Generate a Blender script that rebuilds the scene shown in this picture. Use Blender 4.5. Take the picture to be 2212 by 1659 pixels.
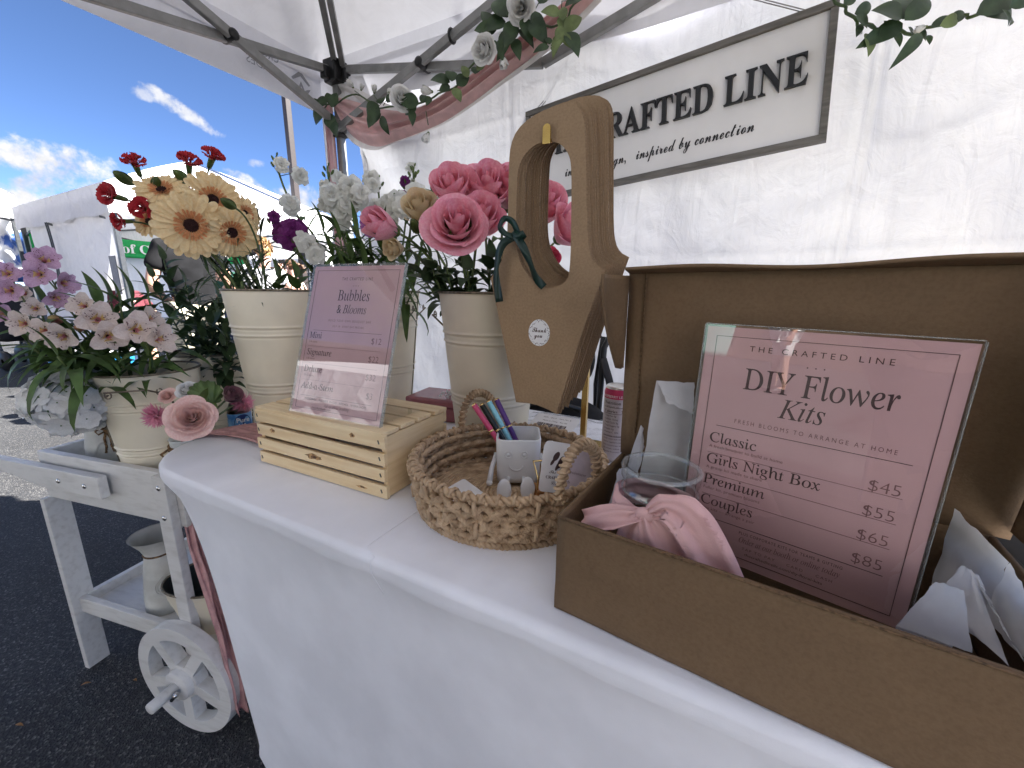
import bpy, math, random
from math import sin, cos, pi, radians, sqrt
from mathutils import Vector as V, Matrix as M, noise
from mathutils.geometry import tessellate_polygon

SC = bpy.context.scene
for o in list(bpy.data.objects):
    bpy.data.objects.remove(o)
COL = SC.collection
rnd = random.Random(7)

# ---------------------------------------------------------------- camera
TH, YAW, ROLL, CZ, FPX = radians(12.9), radians(27.5), 0.012, 1.10, 874.0
_h = V((-sin(YAW), cos(YAW), 0)); _r = V((cos(YAW), sin(YAW), 0)); _z = V((0, 0, 1))
FWD = _h*cos(TH) - _z*sin(TH); _u = _z*cos(TH) + _h*sin(TH)
RGT = _r*cos(ROLL) + _u*sin(ROLL); UPV = _u*cos(ROLL) - _r*sin(ROLL)
EYE = V((0, 0, CZ))
cd = bpy.data.cameras.new('camera'); cam = bpy.data.objects.new('camera', cd); COL.objects.link(cam)
cam.matrix_world = M((( RGT.x, UPV.x, -FWD.x, 0), (RGT.y, UPV.y, -FWD.y, 0), (RGT.z, UPV.z, -FWD.z, CZ), (0, 0, 0, 1)))
cd.sensor_fit = 'HORIZONTAL'; cd.sensor_width = 36.0; cd.lens = FPX/2212*36
cd.clip_start = 0.02; cd.clip_end = 2000
SC.camera = cam

# ---------------------------------------------------------------- light
SUNV = V((0.79, 0.50, 1.0)).normalized()
sd = bpy.data.lights.new('sun', 'SUN'); sun = bpy.data.objects.new('sun', sd); COL.objects.link(sun)
sd.energy = 5.0; sd.angle = radians(0.53); sd.color = (1.0, 0.965, 0.915)
sun.rotation_euler = SUNV.to_track_quat('Z', 'Y').to_euler(); sun.location = (3, 3, 6)
W = bpy.data.worlds.new('World'); SC.world = W; W.use_nodes = True
nt = W.node_tree; N = nt.nodes; L = nt.links
bg = N['Background']; bg.inputs['Strength'].default_value = 0.050
sky = N.new('ShaderNodeTexSky'); sky.sky_type = 'NISHITA'; sky.sun_disc = False
sky.sun_elevation = math.asin(SUNV.z); sky.sun_rotation = math.atan2(SUNV.x, SUNV.y)
sky.altitude = 1600; sky.air_density = 0.40; sky.dust_density = 0.35; sky.ozone_density = 2.2
tc = N.new('ShaderNodeTexCoord')
def vm(op, a, b=None):
    n = N.new('ShaderNodeVectorMath'); n.operation = op
    for i, x in enumerate((a, b)):
        if x is None: continue
        if hasattr(x, 'is_output'): L.new(x, n.inputs[i])
        else: n.inputs[i].default_value = x
    return n
def fm(op, a, b=None, c=None):
    n = N.new('ShaderNodeMath'); n.operation = op
    for i, x in enumerate((a, b, c)):
        if x is None: continue
        if hasattr(x, 'is_output'): L.new(x, n.inputs[i])
        else: n.inputs[i].default_value = x
    return n.outputs[0]
def ns(scale, det, rough, lac=2.0):
    n = N.new('ShaderNodeTexNoise'); L.new(tc.outputs['Generated'], n.inputs['Vector'])
    n.inputs['Scale'].default_value = scale; n.inputs['Detail'].default_value = det
    n.inputs['Roughness'].default_value = rough; n.inputs['Lacunarity'].default_value = lac
    return n.outputs['Fac']
n1 = ns(16, 9, 0.62); n2 = ns(60, 6, 0.6)
# clouds: direction, half widths (right, up), turn, density
CL = [((-.945, .269, .184), .068, .026, .05, 1.0), ((-.955, .262, .155), .050, .022, .6, .95), ((-.962, .238, .128), .060, .020, 0., 1.0),
      ((-.905, .36, .150), .085, .013, -.12, .6), ((-.859, .419, .294), .052, .011, -.5, .85), ((-.876, .382, .306), .018, .010, 0, .6),
      ((-.824, .517, .231), .016, .007, .1, .6), ((-.842, .505, .192), .045, .016, -.4, 1.0), ((-.79, .58, .17), .07, .03, .1, .9),
      ((-.75, .64, .2), .012, .012, 0, .7), ((.3, -.9, .35), .4, .12, .1, .8), ((-.5, -.8, .4), .3, .1, .1, .8)]
fac = None
for d, a, b, tw, dens in CL:
    c = V(d).normalized(); e1 = c.cross(_z).normalized(); e2 = e1.cross(c)
    f1 = e1*cos(tw) + e2*sin(tw); f2 = e2*cos(tw) - e1*sin(tw)
    x = vm('DOT_PRODUCT', tc.outputs['Generated'], tuple(f1)).outputs['Value']
    y = vm('DOT_PRODUCT', tc.outputs['Generated'], tuple(f2)).outputs['Value']
    w = vm('DOT_PRODUCT', tc.outputs['Generated'], tuple(c)).outputs['Value']
    q = fm('ADD', fm('POWER', fm('ABSOLUTE', fm('DIVIDE', x, a)), 2.0), fm('POWER', fm('ABSOLUTE', fm('DIVIDE', y, b)), 2.0))
    m = fm('SUBTRACT', 1.0, q)
    m = fm('ADD', m, fm('MULTIPLY', fm('SUBTRACT', n1, 0.5), 3.4))
    m = fm('ADD', m, fm('MULTIPLY', fm('SUBTRACT', n2, 0.5), 3.0))
    mr = N.new('ShaderNodeMapRange'); mr.interpolation_type = 'SMOOTHSTEP'; L.new(m, mr.inputs['Value'])
    mr.inputs['From Min'].default_value = -0.35; mr.inputs['From Max'].default_value = 1.25; mr.inputs['To Max'].default_value = dens
    m = fm('MULTIPLY', mr.outputs['Result'], fm('GREATER_THAN', w, 0.5))
    fac = m if fac is None else fm('MAXIMUM', fac, m)
cr = N.new('ShaderNodeValToRGB'); cr.color_ramp.elements[0].position = .36; cr.color_ramp.elements[1].position = .62
cr.color_ramp.elements[0].color = (1.9, 2.0, 2.25, 1); cr.color_ramp.elements[1].color = (3.2, 3.15, 3.1, 1)
L.new(n1, cr.inputs['Fac'])
tint = N.new('ShaderNodeMix'); tint.data_type = 'RGBA'; tint.blend_type = 'MULTIPLY'; tint.inputs['Factor'].default_value = 1
L.new(sky.outputs['Color'], tint.inputs['A']); tint.inputs['B'].default_value = (0.90, 1.0, 1.10, 1)
mx = N.new('ShaderNodeMix'); mx.data_type = 'RGBA'
L.new(fac, mx.inputs['Factor']); L.new(tint.outputs['Result'], mx.inputs['A']); L.new(cr.outputs['Color'], mx.inputs['B'])
L.new(mx.outputs['Result'], bg.inputs['Color'])

SC.view_settings.view_transform = 'Standard'; SC.view_settings.look = 'None'
SC.view_settings.exposure = 2.82; SC.view_settings.gamma = 1.0
SC.render.engine = 'CYCLES'
cy = SC.cycles
cy.use_denoising = True; cy.max_bounces = 10; cy.transparent_max_bounces = 12; cy.transmission_bounces = 8
cy.diffuse_bounces = 5; cy.glossy_bounces = 4; cy.caustics_reflective = False; cy.caustics_refractive = False
cy.sample_clamp_indirect = 6.0

# ---------------------------------------------------------------- pixel helpers (photo drawn 2212 wide)
def ray(x, y): return FWD + RGT*((x-1106)/FPX) - UPV*((y-829.5)/FPX)
def on_z(x, y, z):
    d = ray(x, y); return EYE + d*((z-CZ)/d.z)
def on_v(x, y, v):
    d = ray(x, y); return EYE + d*(v/d.y)
def on_u(x, y, u):
    d = ray(x, y); return EYE + d*(u/d.x)
def at(x, y, t): return EYE + ray(x, y)*t

# ---------------------------------------------------------------- mesh builder
def frame(o, xd, yd):
    x = V(xd).normalized(); z = x.cross(V(yd)).normalized(); y = z.cross(x)
    return M(((x.x, y.x, z.x, o[0]), (x.y, y.y, z.y, o[1]), (x.z, y.z, z.z, o[2]), (0, 0, 0, 1)))
def aim(o, zd, up=(0, 0, 1), roll=0.0):
    """frame at o whose z axis points along zd"""
    z = V(zd).normalized(); u = V(up)
    if abs(z.dot(u)) > .98: u = V((0, 1, 0)) if abs(z.y) < .9 else V((1, 0, 0))
    x = u.cross(z).normalized(); y = z.cross(x)
    m = M(((x.x, y.x, z.x, o[0]), (x.y, y.y, z.y, o[1]), (x.z, y.z, z.z, o[2]), (0, 0, 0, 1)))
    return m @ M.Rotation(roll, 4, 'Z')
I4 = M.Identity(4)
ROOT = {}
class MB:
    def __init__(s): s.v, s.f, s.m, s.s = [], [], [], []
    def add(s, vs, fs, mi=0, smooth=True, X=None):
        n = len(s.v)
        s.v += [X @ V(p) for p in vs] if X is not None else [V(p) for p in vs]
        s.f += [tuple(i+n for i in f) for f in fs]; s.m += [mi]*len(fs); s.s += [smooth]*len(fs)
        return s
    def box(s, c, d, X=None, mi=0, taper=1.0):
        x, y, z = d[0]/2, d[1]/2, d[2]/2
        vs = [(c[0]+a*x*(taper if e < 0 else 1), c[1]+b*y*(taper if e < 0 else 1), c[2]+e*z) for a in (-1, 1) for b in (-1, 1) for e in (-1, 1)]
        return s.add(vs, [(0, 1, 3, 2), (4, 6, 7, 5), (0, 4, 5, 1), (2, 3, 7, 6), (0, 2, 6, 4), (1, 5, 7, 3)], mi, False, X)
    def tube(s, pts, r, n=8, mi=0, cap=True, closed=False, sec=None, X=None, roll0=0.0):
        P = [V(p) for p in pts]; k = len(P)
        rs = r if isinstance(r, (list, tuple)) else [r]*k
        vs, fs = [], []; ref = None
        for i in range(k):
            if closed: t = P[(i+1) % k]-P[i-1]
            else: t = P[min(i+1, k-1)]-P[max(i-1, 0)]
            if t.length < 1e-9: t = V((0, 0, 1))
            t.normalize()
            if ref is None:
                ref = V((0, 0, 1)).cross(t)
                if ref.length < .05: ref = V((1, 0, 0))
            ref = (ref - t*ref.dot(t)); ref.normalize(); b = t.cross(ref)
            for j in range(n):
                a = 2*pi*j/n + roll0
                sx, sy = (1, 1) if sec is None else sec
                vs.append(P[i] + ref*(cos(a)*rs[i]*sx) + b*(sin(a)*rs[i]*sy))
        m = k if closed else k-1
        for i in range(m):
            for j in range(n):
                a, b2 = i*n+j, i*n+(j+1) % n; c, d = ((i+1) % k)*n+(j+1) % n, ((i+1) % k)*n+j
                fs.append((a, b2, c, d))
        if cap and not closed:
            fs.append(tuple(range(n))[::-1]); fs.append(tuple((k-1)*n+j for j in range(n)))
        return s.add(vs, fs, mi, n > 4, X)
    def bar(s, a, b, w, d=None, up=(0, 0, 1), mi=0):
        """rectangular bar from a to b, w across, d deep"""
        a, b = V(a), V(b); X = aim(a, b-a, up); l = (b-a).length
        return s.box((0, 0, l/2), (w, d or w, l), X, mi)
    def lathe(s, prof, n=32, X=None, mi=0, cap0=False, cap1=False, squash=(1, 1)):
        vs, fs = [], []
        for r, z in prof:
            for j in range(n):
                a = 2*pi*j/n; vs.append((r*cos(a)*squash[0], r*sin(a)*squash[1], z))
        for i in range(len(prof)-1):
            for j in range(n): fs.append((i*n+j, i*n+(j+1) % n, (i+1)*n+(j+1) % n, (i+1)*n+j))
        if cap0: fs.append(tuple(range(n))[::-1])
        if cap1: fs.append(tuple((len(prof)-1)*n+j for j in range(n)))
        return s.add(vs, fs, mi, True, X)
    def grid(s, fn, nu, nv, mi=0, X=None, smooth=True, wrap=False):
        vs = [fn(i/nu, j/nv) for i in range(nu+1) for j in range(nv+1)]; w = nv+1
        fs = [(i*w+j, (i+1)*w+j, (i+1)*w+j+1, i*w+j+1) for i in range(nu) for j in range(nv)]
        return s.add(vs, fs, mi, smooth, X)
    def prism(s, poly, t, X=None, mi=0, holes=(), ms=None):
        """polygon in the frame's xy plane, thickness t along its -z"""
        loops = [poly]+list(holes); tri = tessellate_polygon([[V((p[0], p[1], 0)) for p in l] for l in loops])
        flat = [p for l in loops for p in l]; n = len(flat)
        vs = [(p[0], p[1], 0) for p in flat]+[(p[0], p[1], -t) for p in flat]
        fs = []
        for a, b, c in tri:
            nz = (flat[b][0]-flat[a][0])*(flat[c][1]-flat[a][1])-(flat[b][1]-flat[a][1])*(flat[c][0]-flat[a][0])
            if nz < 0: a, b, c = c, b, a
            fs.append((a, b, c)); fs.append((c+n, b+n, a+n))
        s.add(vs, fs, mi, False, X)
        base = 0; fs2 = []
        for l in loops:
            k = len(l); area = sum(l[i][0]*l[(i+1) % k][1]-l[(i+1) % k][0]*l[i][1] for i in range(k))
            flip = (area > 0) != (l is poly)
            flip = not ((area > 0) == (l is poly))
            for i in range(k):
                a, b = base+i, base+(i+1) % k
                q = (a, a+n, b+n, b); fs2.append(q[::-1] if flip else q)
            base += k
        nn = len(s.v)-2*n
        s.f += [tuple(i+nn for i in f) for f in fs2]; s.m += [mi if ms is None else ms]*len(fs2); s.s += [False]*len(fs2)
        return s
    def ball(s, c, r, n=10, X=None, mi=0, sc=(1, 1, 1)):
        vs, fs = [], []
        for i in range(n+1):
            th = pi*i/n
            for j in range(2*n): 
                a = pi*j/n; vs.append((c[0]+r*sc[0]*sin(th)*cos(a), c[1]+r*sc[1]*sin(th)*sin(a), c[2]+r*sc[2]*cos(th)))
        k = 2*n
        for i in range(n):
            for j in range(k): fs.append((i*k+j, (i+1)*k+j, (i+1)*k+(j+1) % k, i*k+(j+1) % k))
        return s.add(vs, fs, mi, True, X)
    def mesh(s, name, mats):
        me = bpy.data.meshes.new(name); me.from_pydata([tuple(p) for p in s.v], [], s.f)
        for m in (mats if isinstance(mats, (list, tuple)) else [mats]): me.materials.append(m)
        me.polygons.foreach_set('material_index', s.m); me.polygons.foreach_set('use_smooth', s.s)
        me.validate(); me.update(); return me
    def build(s, name, mats, parent=None, at=None, bevel=0, solid=0, sub=0, weld=False):
        """one mesh object; vertices are given in world space"""
        if parent is not None:
            inv = ROOT[parent.name].inverted(); s.v = [inv @ p for p in s.v]
        elif at is not None:
            a = V(at); s.v = [p-a for p in s.v]
        o = bpy.data.objects.new(name, s.mesh(name, mats)); COL.objects.link(o)
        if parent is not None: o.parent = parent; ROOT[o.name] = ROOT[parent.name]
        else: o.location = at or (0, 0, 0); ROOT[o.name] = M.Translation(V(at or (0, 0, 0)))
        if weld:
            w = o.modifiers.new('weld', 'WELD'); w.merge_threshold = 1e-5
        if solid:
            d = o.modifiers.new('solid', 'SOLIDIFY'); d.thickness = solid; d.offset = 0
        if bevel:
            b = o.modifiers.new('bevel', 'BEVEL'); b.width = bevel; b.segments = 2; b.limit_method = 'ANGLE'; b.angle_limit = radians(40)
        if sub:
            q = o.modifiers.new('sub', 'SUBSURF'); q.levels = sub; q.render_levels = sub
        return o
def put(name, me, X, parent):
    """child object sharing mesh me, placed by world matrix X"""
    o = bpy.data.objects.new(name, me); COL.objects.link(o); o.parent = parent
    o.matrix_basis = ROOT[parent.name].inverted() @ X
    ROOT[o.name] = ROOT[parent.name] @ o.matrix_basis
    return o
def tag(o, label, cat, group=None):
    o['label'] = label; o['category'] = cat
    if group: o['group'] = group
    return o
def thing(name, label, cat, loc, rz=0.0, group=None):
    o = bpy.data.objects.new(name, None); COL.objects.link(o); o.empty_display_size = .05
    o.location = loc; o.rotation_euler = (0, 0, rz)
    ROOT[o.name] = M.Translation(V(loc)) @ M.Rotation(rz, 4, 'Z')
    return tag(o, label, cat, group)
def kind(o, k): o['kind'] = k; return o

def styl(t, k):
    if k == 'U': k = 'I'
    up, lo, dg = {'B': (0x1d400, 0x1d41a, 0x1d7ce), 'I': (0x1d434, 0x1d44e, None), 'S': (0x1d4d0, 0x1d4ea, None)}[k]
    r = ''
    for ch in t:
        if 'A' <= ch <= 'Z': r += chr(up+ord(ch)-65)
        elif ch == 'h' and k == 'I': r += '\u210e'
        elif 'a' <= ch <= 'z': r += chr(lo+ord(ch)-97)
        elif ch.isdigit() and dg: r += chr(dg+int(ch))
        else: r += ch
    return r
def text(mb, t, X, size, style=None, off=0.0, depth=0.0, align='CENTER', width=None, space=1.0, mi=0, shear=0.0, sx=1.0):
    """lettering in the xy plane of X; width squeezes it to an exact length"""
    c = bpy.data.curves.new('lettering', 'FONT'); c.body = styl(t, style) if style else t
    c.size = 1.0; c.offset = off; c.align_x = align; c.space_character = space; c.shear = -.24 if style == 'U' else shear; c.resolution_u = 3
    c.extrude = depth/size/2 if depth else 0
    o = bpy.data.objects.new('lettering', c); COL.objects.link(o)
    bpy.context.view_layer.update()
    me = bpy.data.meshes.new_from_object(o.evaluated_get(bpy.context.evaluated_depsgraph_get()))
    vs = [v.co.copy() for v in me.vertices]; fs = [tuple(p.vertices) for p in me.polygons]
    bpy.data.objects.remove(o); bpy.data.curves.remove(c); bpy.data.meshes.remove(me)
    if not vs: return mb
    k = size*sx
    if width:
        w = max(v.x for v in vs)-min(v.x for v in vs); k = width/w
    mb.add([(v.x*k, v.y*size, v.z*size) for v in vs], fs, mi, False, X)
    return mb
def off(X, x, y, z=0.0): return X @ M.Translation(V((x, y, z)))

# ---------------------------------------------------------------- materials
MATS = {}
def rgb(h):
    h = h.lstrip('#'); c = [int(h[i:i+2], 16)/255 for i in (0, 2, 4)]
    return tuple(x/12.92 if x <= .04045 else ((x+.055)/1.055)**2.4 for x in c)
def mat(name, col, rough=.55, metal=0.0, var=.12, vscale=30.0, bump=0.0, bscale=200.0, spec=.5, trans=0.0, sss=0.0, coat=0.0,
        col2=None, stretch=None, sheen=0.0, transmission=0.0, ior=1.45, alpha=1.0, detail=4.0, c2lo=.42, c2hi=.62, blot=.07):
    m = bpy.data.materials.new(name); m.use_nodes = True; t = m.node_tree; n = t.nodes; l = t.links
    b = n['Principled BSDF']; out = n['Material Output']
    b.inputs['Roughness'].default_value = rough; b.inputs['Metallic'].default_value = metal
    b.inputs['Specular IOR Level'].default_value = spec; b.inputs['IOR'].default_value = ior
    b.inputs['Transmission Weight'].default_value = transmission; b.inputs['Alpha'].default_value = alpha
    b.inputs['Coat Weight'].default_value = coat; b.inputs['Coat Roughness'].default_value = .06
    b.inputs['Sheen Weight'].default_value = sheen
    if sss:
        b.inputs['Subsurface Weight'].default_value = sss; b.inputs['Subsurface Radius'].default_value = (.006, .003, .002); b.inputs['Subsurface Scale'].default_value = .5
    co = n.new('ShaderNodeTexCoord'); vec = co.outputs['Object']
    if stretch:
        mp = n.new('ShaderNodeMapping'); l.new(vec, mp.inputs['Vector']); mp.inputs['Scale'].default_value = stretch; vec = mp.outputs['Vector']
    nz = n.new('ShaderNodeTexNoise'); l.new(vec, nz.inputs['Vector']); nz.inputs['Scale'].default_value = vscale; nz.inputs['Detail'].default_value = detail
    c1 = tuple(col); c2 = tuple(col2) if col2 else tuple(max(0, x*(1-var)) for x in c1)
    if not col2: c1 = tuple(min(1, x*(1+var*.6)) for x in c1)
    rp = n.new('ShaderNodeValToRGB'); l.new(nz.outputs['Fac'], rp.inputs['Fac'])
    rp.color_ramp.elements[0].position = c2lo; rp.color_ramp.elements[1].position = c2hi
    rp.color_ramp.elements[0].color = (*c2, 1); rp.color_ramp.elements[1].color = (*c1, 1)
    n2_ = n.new('ShaderNodeTexNoise'); l.new(co.outputs['Object'], n2_.inputs['Vector']); n2_.inputs['Scale'].default_value = max(3.0, vscale*.12); n2_.inputs['Detail'].default_value = 5; n2_.inputs['Roughness'].default_value = .65
    m2_ = n.new('ShaderNodeMapRange'); l.new(n2_.outputs['Fac'], m2_.inputs['Value']); m2_.inputs['From Min'].default_value = .3; m2_.inputs['From Max'].default_value = .7; m2_.inputs['To Min'].default_value = 1-blot; m2_.inputs['To Max'].default_value = 1+blot*.6
    x2_ = n.new('ShaderNodeMix'); x2_.data_type = 'RGBA'; x2_.blend_type = 'MULTIPLY'; x2_.inputs['Factor'].default_value = 1; l.new(rp.outputs['Color'], x2_.inputs['A']); l.new(m2_.outputs['Result'], x2_.inputs['B'])
    colo = x2_.outputs['Result']
    l.new(colo, b.inputs['Base Color'])
    if bump:
        bz = n.new('ShaderNodeTexNoise'); l.new(vec, bz.inputs['Vector']); bz.inputs['Scale'].default_value = bscale; bz.inputs['Detail'].default_value = 3
        bp = n.new('ShaderNodeBump'); bp.inputs['Strength'].default_value = bump; bp.inputs['Distance'].default_value = .002
        l.new(bz.outputs['Fac'], bp.inputs['Height']); l.new(bp.outputs['Normal'], b.inputs['Normal'])
        m['bumpnode'] = bp.name
    if trans:
        tr = n.new('ShaderNodeBsdfTranslucent'); l.new(colo, tr.inputs['Color'])
        ms = n.new('ShaderNodeMixShader'); ms.inputs['Fac'].default_value = trans
        l.new(b.outputs['BSDF'], ms.inputs[1]); l.new(tr.outputs['BSDF'], ms.inputs[2]); l.new(ms.outputs['Shader'], out.inputs['Surface'])
        if bump: l.new(n[m['bumpnode']].outputs['Normal'], tr.inputs['Normal'])
    MATS[name] = m
    return m
# ================================================================ materials
def asphalt():
    m = bpy.data.materials.new('asphalt'); m.use_nodes = True; t = m.node_tree; n = t.nodes; l = t.links
    b = n['Principled BSDF']; b.inputs['Roughness'].default_value = .8; b.inputs['Specular IOR Level'].default_value = .35
    co = n.new('ShaderNodeTexCoord')
    def nz(s, d, r=.6):
        x = n.new('ShaderNodeTexNoise'); l.new(co.outputs['Object'], x.inputs['Vector']); x.inputs['Scale'].default_value = s
        x.inputs['Detail'].default_value = d; x.inputs['Roughness'].default_value = r; return x.outputs['Fac']
    vo = n.new('ShaderNodeTexVoronoi'); l.new(co.outputs['Object'], vo.inputs['Vector']); vo.inputs['Scale'].default_value = 210
    hue = n.new('ShaderNodeSeparateColor'); l.new(vo.outputs['Color'], hue.inputs['Color'])
    r1 = n.new('ShaderNodeValToRGB'); l.new(hue.outputs['Red'], r1.inputs['Fac'])
    e = r1.color_ramp.elements; e[0].position = .0; e[0].color = (.013, .0135, .016, 1); e[1].position = 1; e[1].color = (.13, .126, .12, 1)
    x = r1.color_ramp.elements.new(.62); x.color = (.026, .0265, .028, 1)
    x = r1.color_ramp.elements.new(.9); x.color = (.052, .051, .051, 1)
    r2 = n.new('ShaderNodeMapRange'); l.new(nz(1.3, 6), r2.inputs['Value']); r2.inputs['From Min'].default_value = .3; r2.inputs['From Max'].default_value = .7
    r2.inputs['To Min'].default_value = .72; r2.inputs['To Max'].default_value = 1.3
    mu = n.new('ShaderNodeMix'); mu.data_type = 'RGBA'; mu.blend_type = 'MULTIPLY'; mu.inputs['Factor'].default_value = 1
    l.new(r1.outputs['Color'], mu.inputs['A']); l.new(r2.outputs['Result'], mu.inputs['B']); l.new(mu.outputs['Result'], b.inputs['Base Color'])
    bp = n.new('ShaderNodeBump'); bp.inputs['Strength'].default_value = .9; bp.inputs['Distance'].default_value = .004
    l.new(vo.outputs['Distance'], bp.inputs['Height']); l.new(bp.outputs['Normal'], b.inputs['Normal'])
    return m
def fabric(name, col, trans, crease=.5, cs=5.0, weave=900, wv=.15, fine=26, rough=.8, dist=.03, fold=None):
    """white tent cloth: lets light through, with creases from being folded"""
    m = bpy.data.materials.new(name); m.use_nodes = True; t = m.node_tree; n = t.nodes; l = t.links
    b = n['Principled BSDF']; b.inputs['Roughness'].default_value = rough; b.inputs['Specular IOR Level'].default_value = .2
    co = n.new('ShaderNodeTexCoord')
    wp = n.new('ShaderNodeTexNoise'); l.new(co.outputs['Object'], wp.inputs['Vector']); wp.inputs['Scale'].default_value = 2.2; wp.inputs['Detail'].default_value = 3
    mxv = n.new('ShaderNodeMix'); mxv.data_type = 'VECTOR'; mxv.inputs['Factor'].default_value = .22
    l.new(co.outputs['Object'], mxv.inputs['A']); l.new(wp.outputs['Color'], mxv.inputs['B'])
    h = None
    for s, k in ((cs, .7), (cs*2.3, .14)):
        v = n.new('ShaderNodeTexVoronoi'); v.feature = 'DISTANCE_TO_EDGE'; l.new(mxv.outputs['Result'], v.inputs['Vector']); v.inputs['Scale'].default_value = s
        q = n.new('ShaderNodeMapRange'); q.interpolation_type = 'SMOOTHSTEP'; l.new(v.outputs['Distance'], q.inputs['Value'])
        q.inputs['From Max'].default_value = .10; q.inputs['To Min'].default_value = k; q.inputs['To Max'].default_value = 0
        if h is None: h = q.outputs['Result']
        else:
            a = n.new('ShaderNodeMath'); l.new(h, a.inputs[0]); l.new(q.outputs['Result'], a.inputs[1]); h = a.outputs[0]
    nz = n.new('ShaderNodeTexNoise'); l.new(co.outputs['Object'], nz.inputs['Vector']); nz.inputs['Scale'].default_value = 11; nz.inputs['Detail'].default_value = 8; nz.inputs['Roughness'].default_value = .62; nz.inputs['Distortion'].default_value = 1.2
    a = n.new('ShaderNodeMath'); a.operation = 'MULTIPLY_ADD'; l.new(nz.outputs['Fac'], a.inputs[0]); a.inputs[1].default_value = .5; l.new(h, a.inputs[2]); h = a.outputs[0]
    mp = n.new('ShaderNodeMapping'); mp.inputs['Scale'].default_value = fold or (5, 5, .9); l.new(co.outputs['Object'], mp.inputs['Vector'])
    nf = n.new('ShaderNodeTexNoise'); l.new(mp.outputs['Vector'], nf.inputs['Vector']); nf.inputs['Scale'].default_value = 3.0; nf.inputs['Detail'].default_value = 5; nf.inputs['Distortion'].default_value = .6
    a = n.new('ShaderNodeMath'); a.operation = 'MULTIPLY_ADD'; l.new(nf.outputs['Fac'], a.inputs[0]); a.inputs[1].default_value = 1.1; l.new(h, a.inputs[2]); h = a.outputs[0]
    b1 = n.new('ShaderNodeBump'); b1.inputs['Strength'].default_value = crease; b1.inputs['Distance'].default_value = dist; l.new(h, b1.inputs['Height'])
    wz = n.new('ShaderNodeTexNoise'); l.new(co.outputs['Object'], wz.inputs['Vector']); wz.inputs['Scale'].default_value = weave
    b2 = n.new('ShaderNodeBump'); b2.inputs['Strength'].default_value = wv; b2.inputs['Distance'].default_value = .001
    l.new(wz.outputs['Fac'], b2.inputs['Height']); l.new(b1.outputs['Normal'], b2.inputs['Normal']); l.new(b2.outputs['Normal'], b.inputs['Normal'])
    rp = n.new('ShaderNodeValToRGB'); l.new(nz.outputs['Fac'], rp.inputs['Fac']); e = rp.color_ramp.elements
    e[0].position = .35; e[1].position = .6; e[0].color = (*[c*.95 for c in col], 1); e[1].color = (*col, 1)
    l.new(rp.outputs['Color'], b.inputs['Base Color'])
    tr = n.new('ShaderNodeBsdfTranslucent'); l.new(rp.outputs['Color'], tr.inputs['Color']); l.new(b2.outputs['Normal'], tr.inputs['Normal'])
    ms = n.new('ShaderNodeMixShader'); ms.inputs['Fac'].default_value = trans
    l.new(b.outputs['BSDF'], ms.inputs[1]); l.new(tr.outputs['BSDF'], ms.inputs[2]); l.new(ms.outputs['Shader'], n['Material Output'].inputs['Surface'])
    return m
mASP = asphalt()
mCANOPY = fabric('canopy_cloth', (.84, .84, .88), .058, .16, 1.2, 700, .35, 9, fold=(1.2, 1.2, 1.2))
mWALL = fabric('wall_cloth', (.86, .86, .88), .074, .34, 1.7, 800, .08, 13)
mTENT = fabric('far_tent_cloth', (.82, .82, .84), .22, .4, 2.2, 300, .05, 12)
mSTEEL = mat('painted_steel', (.25, .25, .245), .42, .3, var=.12, vscale=25)
mSTEELD = mat('dark_steel', (.075, .08, .085), .4, .5)
mBLACKP = mat('black_plastic', (.012, .012, .013), .4, var=.3)
mPRINT = mat('grey_print', (.34, .35, .38), .8)
mPINKCH = mat('pink_chiffon', (.80, .55, .54), .85, var=.08, trans=.35, bump=.2, bscale=500)
mWHITECH = mat('white_chiffon', (.78, .76, .74), .85, var=.05, trans=.35)

# ================================================================ ground
g = MB(); R0 = 400
g.add([(-R0, -R0, 0), (R0, -R0, 0), (R0, R0, 0), (-R0, R0, 0)], [(0, 1, 2, 3)])
kind(g.build('ground', mASP), 'structure')

# ================================================================ own canopy
CU0, CU1, CV0, CV1, ZE, ZV = -1.78, 1.27, -1.58, 1.47, 2.10, 1.895
ct = thing('canopy_tent', 'white pop up canopy with grey steel trusses sheltering the flower stall', 'canopy', (CU0+.08, CV1-.04, 0))
apex = V(((CU0+CU1)/2, (CV0+CV1)/2, 3.02))
crn = [V((CU0, CV1, ZE)), V((CU1, CV1, ZE)), V((CU1, CV0, ZE)), V((CU0, CV0, ZE))]
b = MB()
for k in range(4):
    p, q = crn[k], crn[(k+1) % 4]
    def rf(s, t, p=p, q=q):
        a = p.lerp(q, t); x = a.lerp(apex, s)
        e = min(t, 1-t)*2
        sag = -.10*sin(pi*min(1, s*1.0))*(.35+.65*e)
        fold = .022*exp_(-s*4)*sin(26*math.atan2(s*1.5, e+.02)*1.6)*min(1, s*8)
        return x+V((0, 0, sag+fold))
    exp_ = math.exp
    b.grid(rf, 26, 52)
    def vf(s, t, p=p, q=q):
        a = p.lerp(q, t); n = (q-p).normalized().cross(V((0, 0, 1)))
        return a+V((0, 0, -(ZE-ZV)*s))-n*(.006*s*sin(t*31+k*2)*(1-abs(2*t-1)**6)) + V((0, 0, .003*s*sin(t*23)))
    b.grid(vf, 6, 80)
b.build('canopy_cloth', mCANOPY, ct, weld=True)
b = MB()
for k in range(4):
    p, q = crn[k], crn[(k+1) % 4]; n = (q-p).normalized().cross(V((0, 0, 1)))
    b.add([p+n*.006+V((0, 0, -.05)), q+n*.006+V((0, 0, -.05)), q+n*.006+V((0, 0, -.075)), p+n*.006+V((0, 0, -.075))], [(0, 1, 2, 3)])
b.build('seam_band', mCANOPY, ct)
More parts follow.
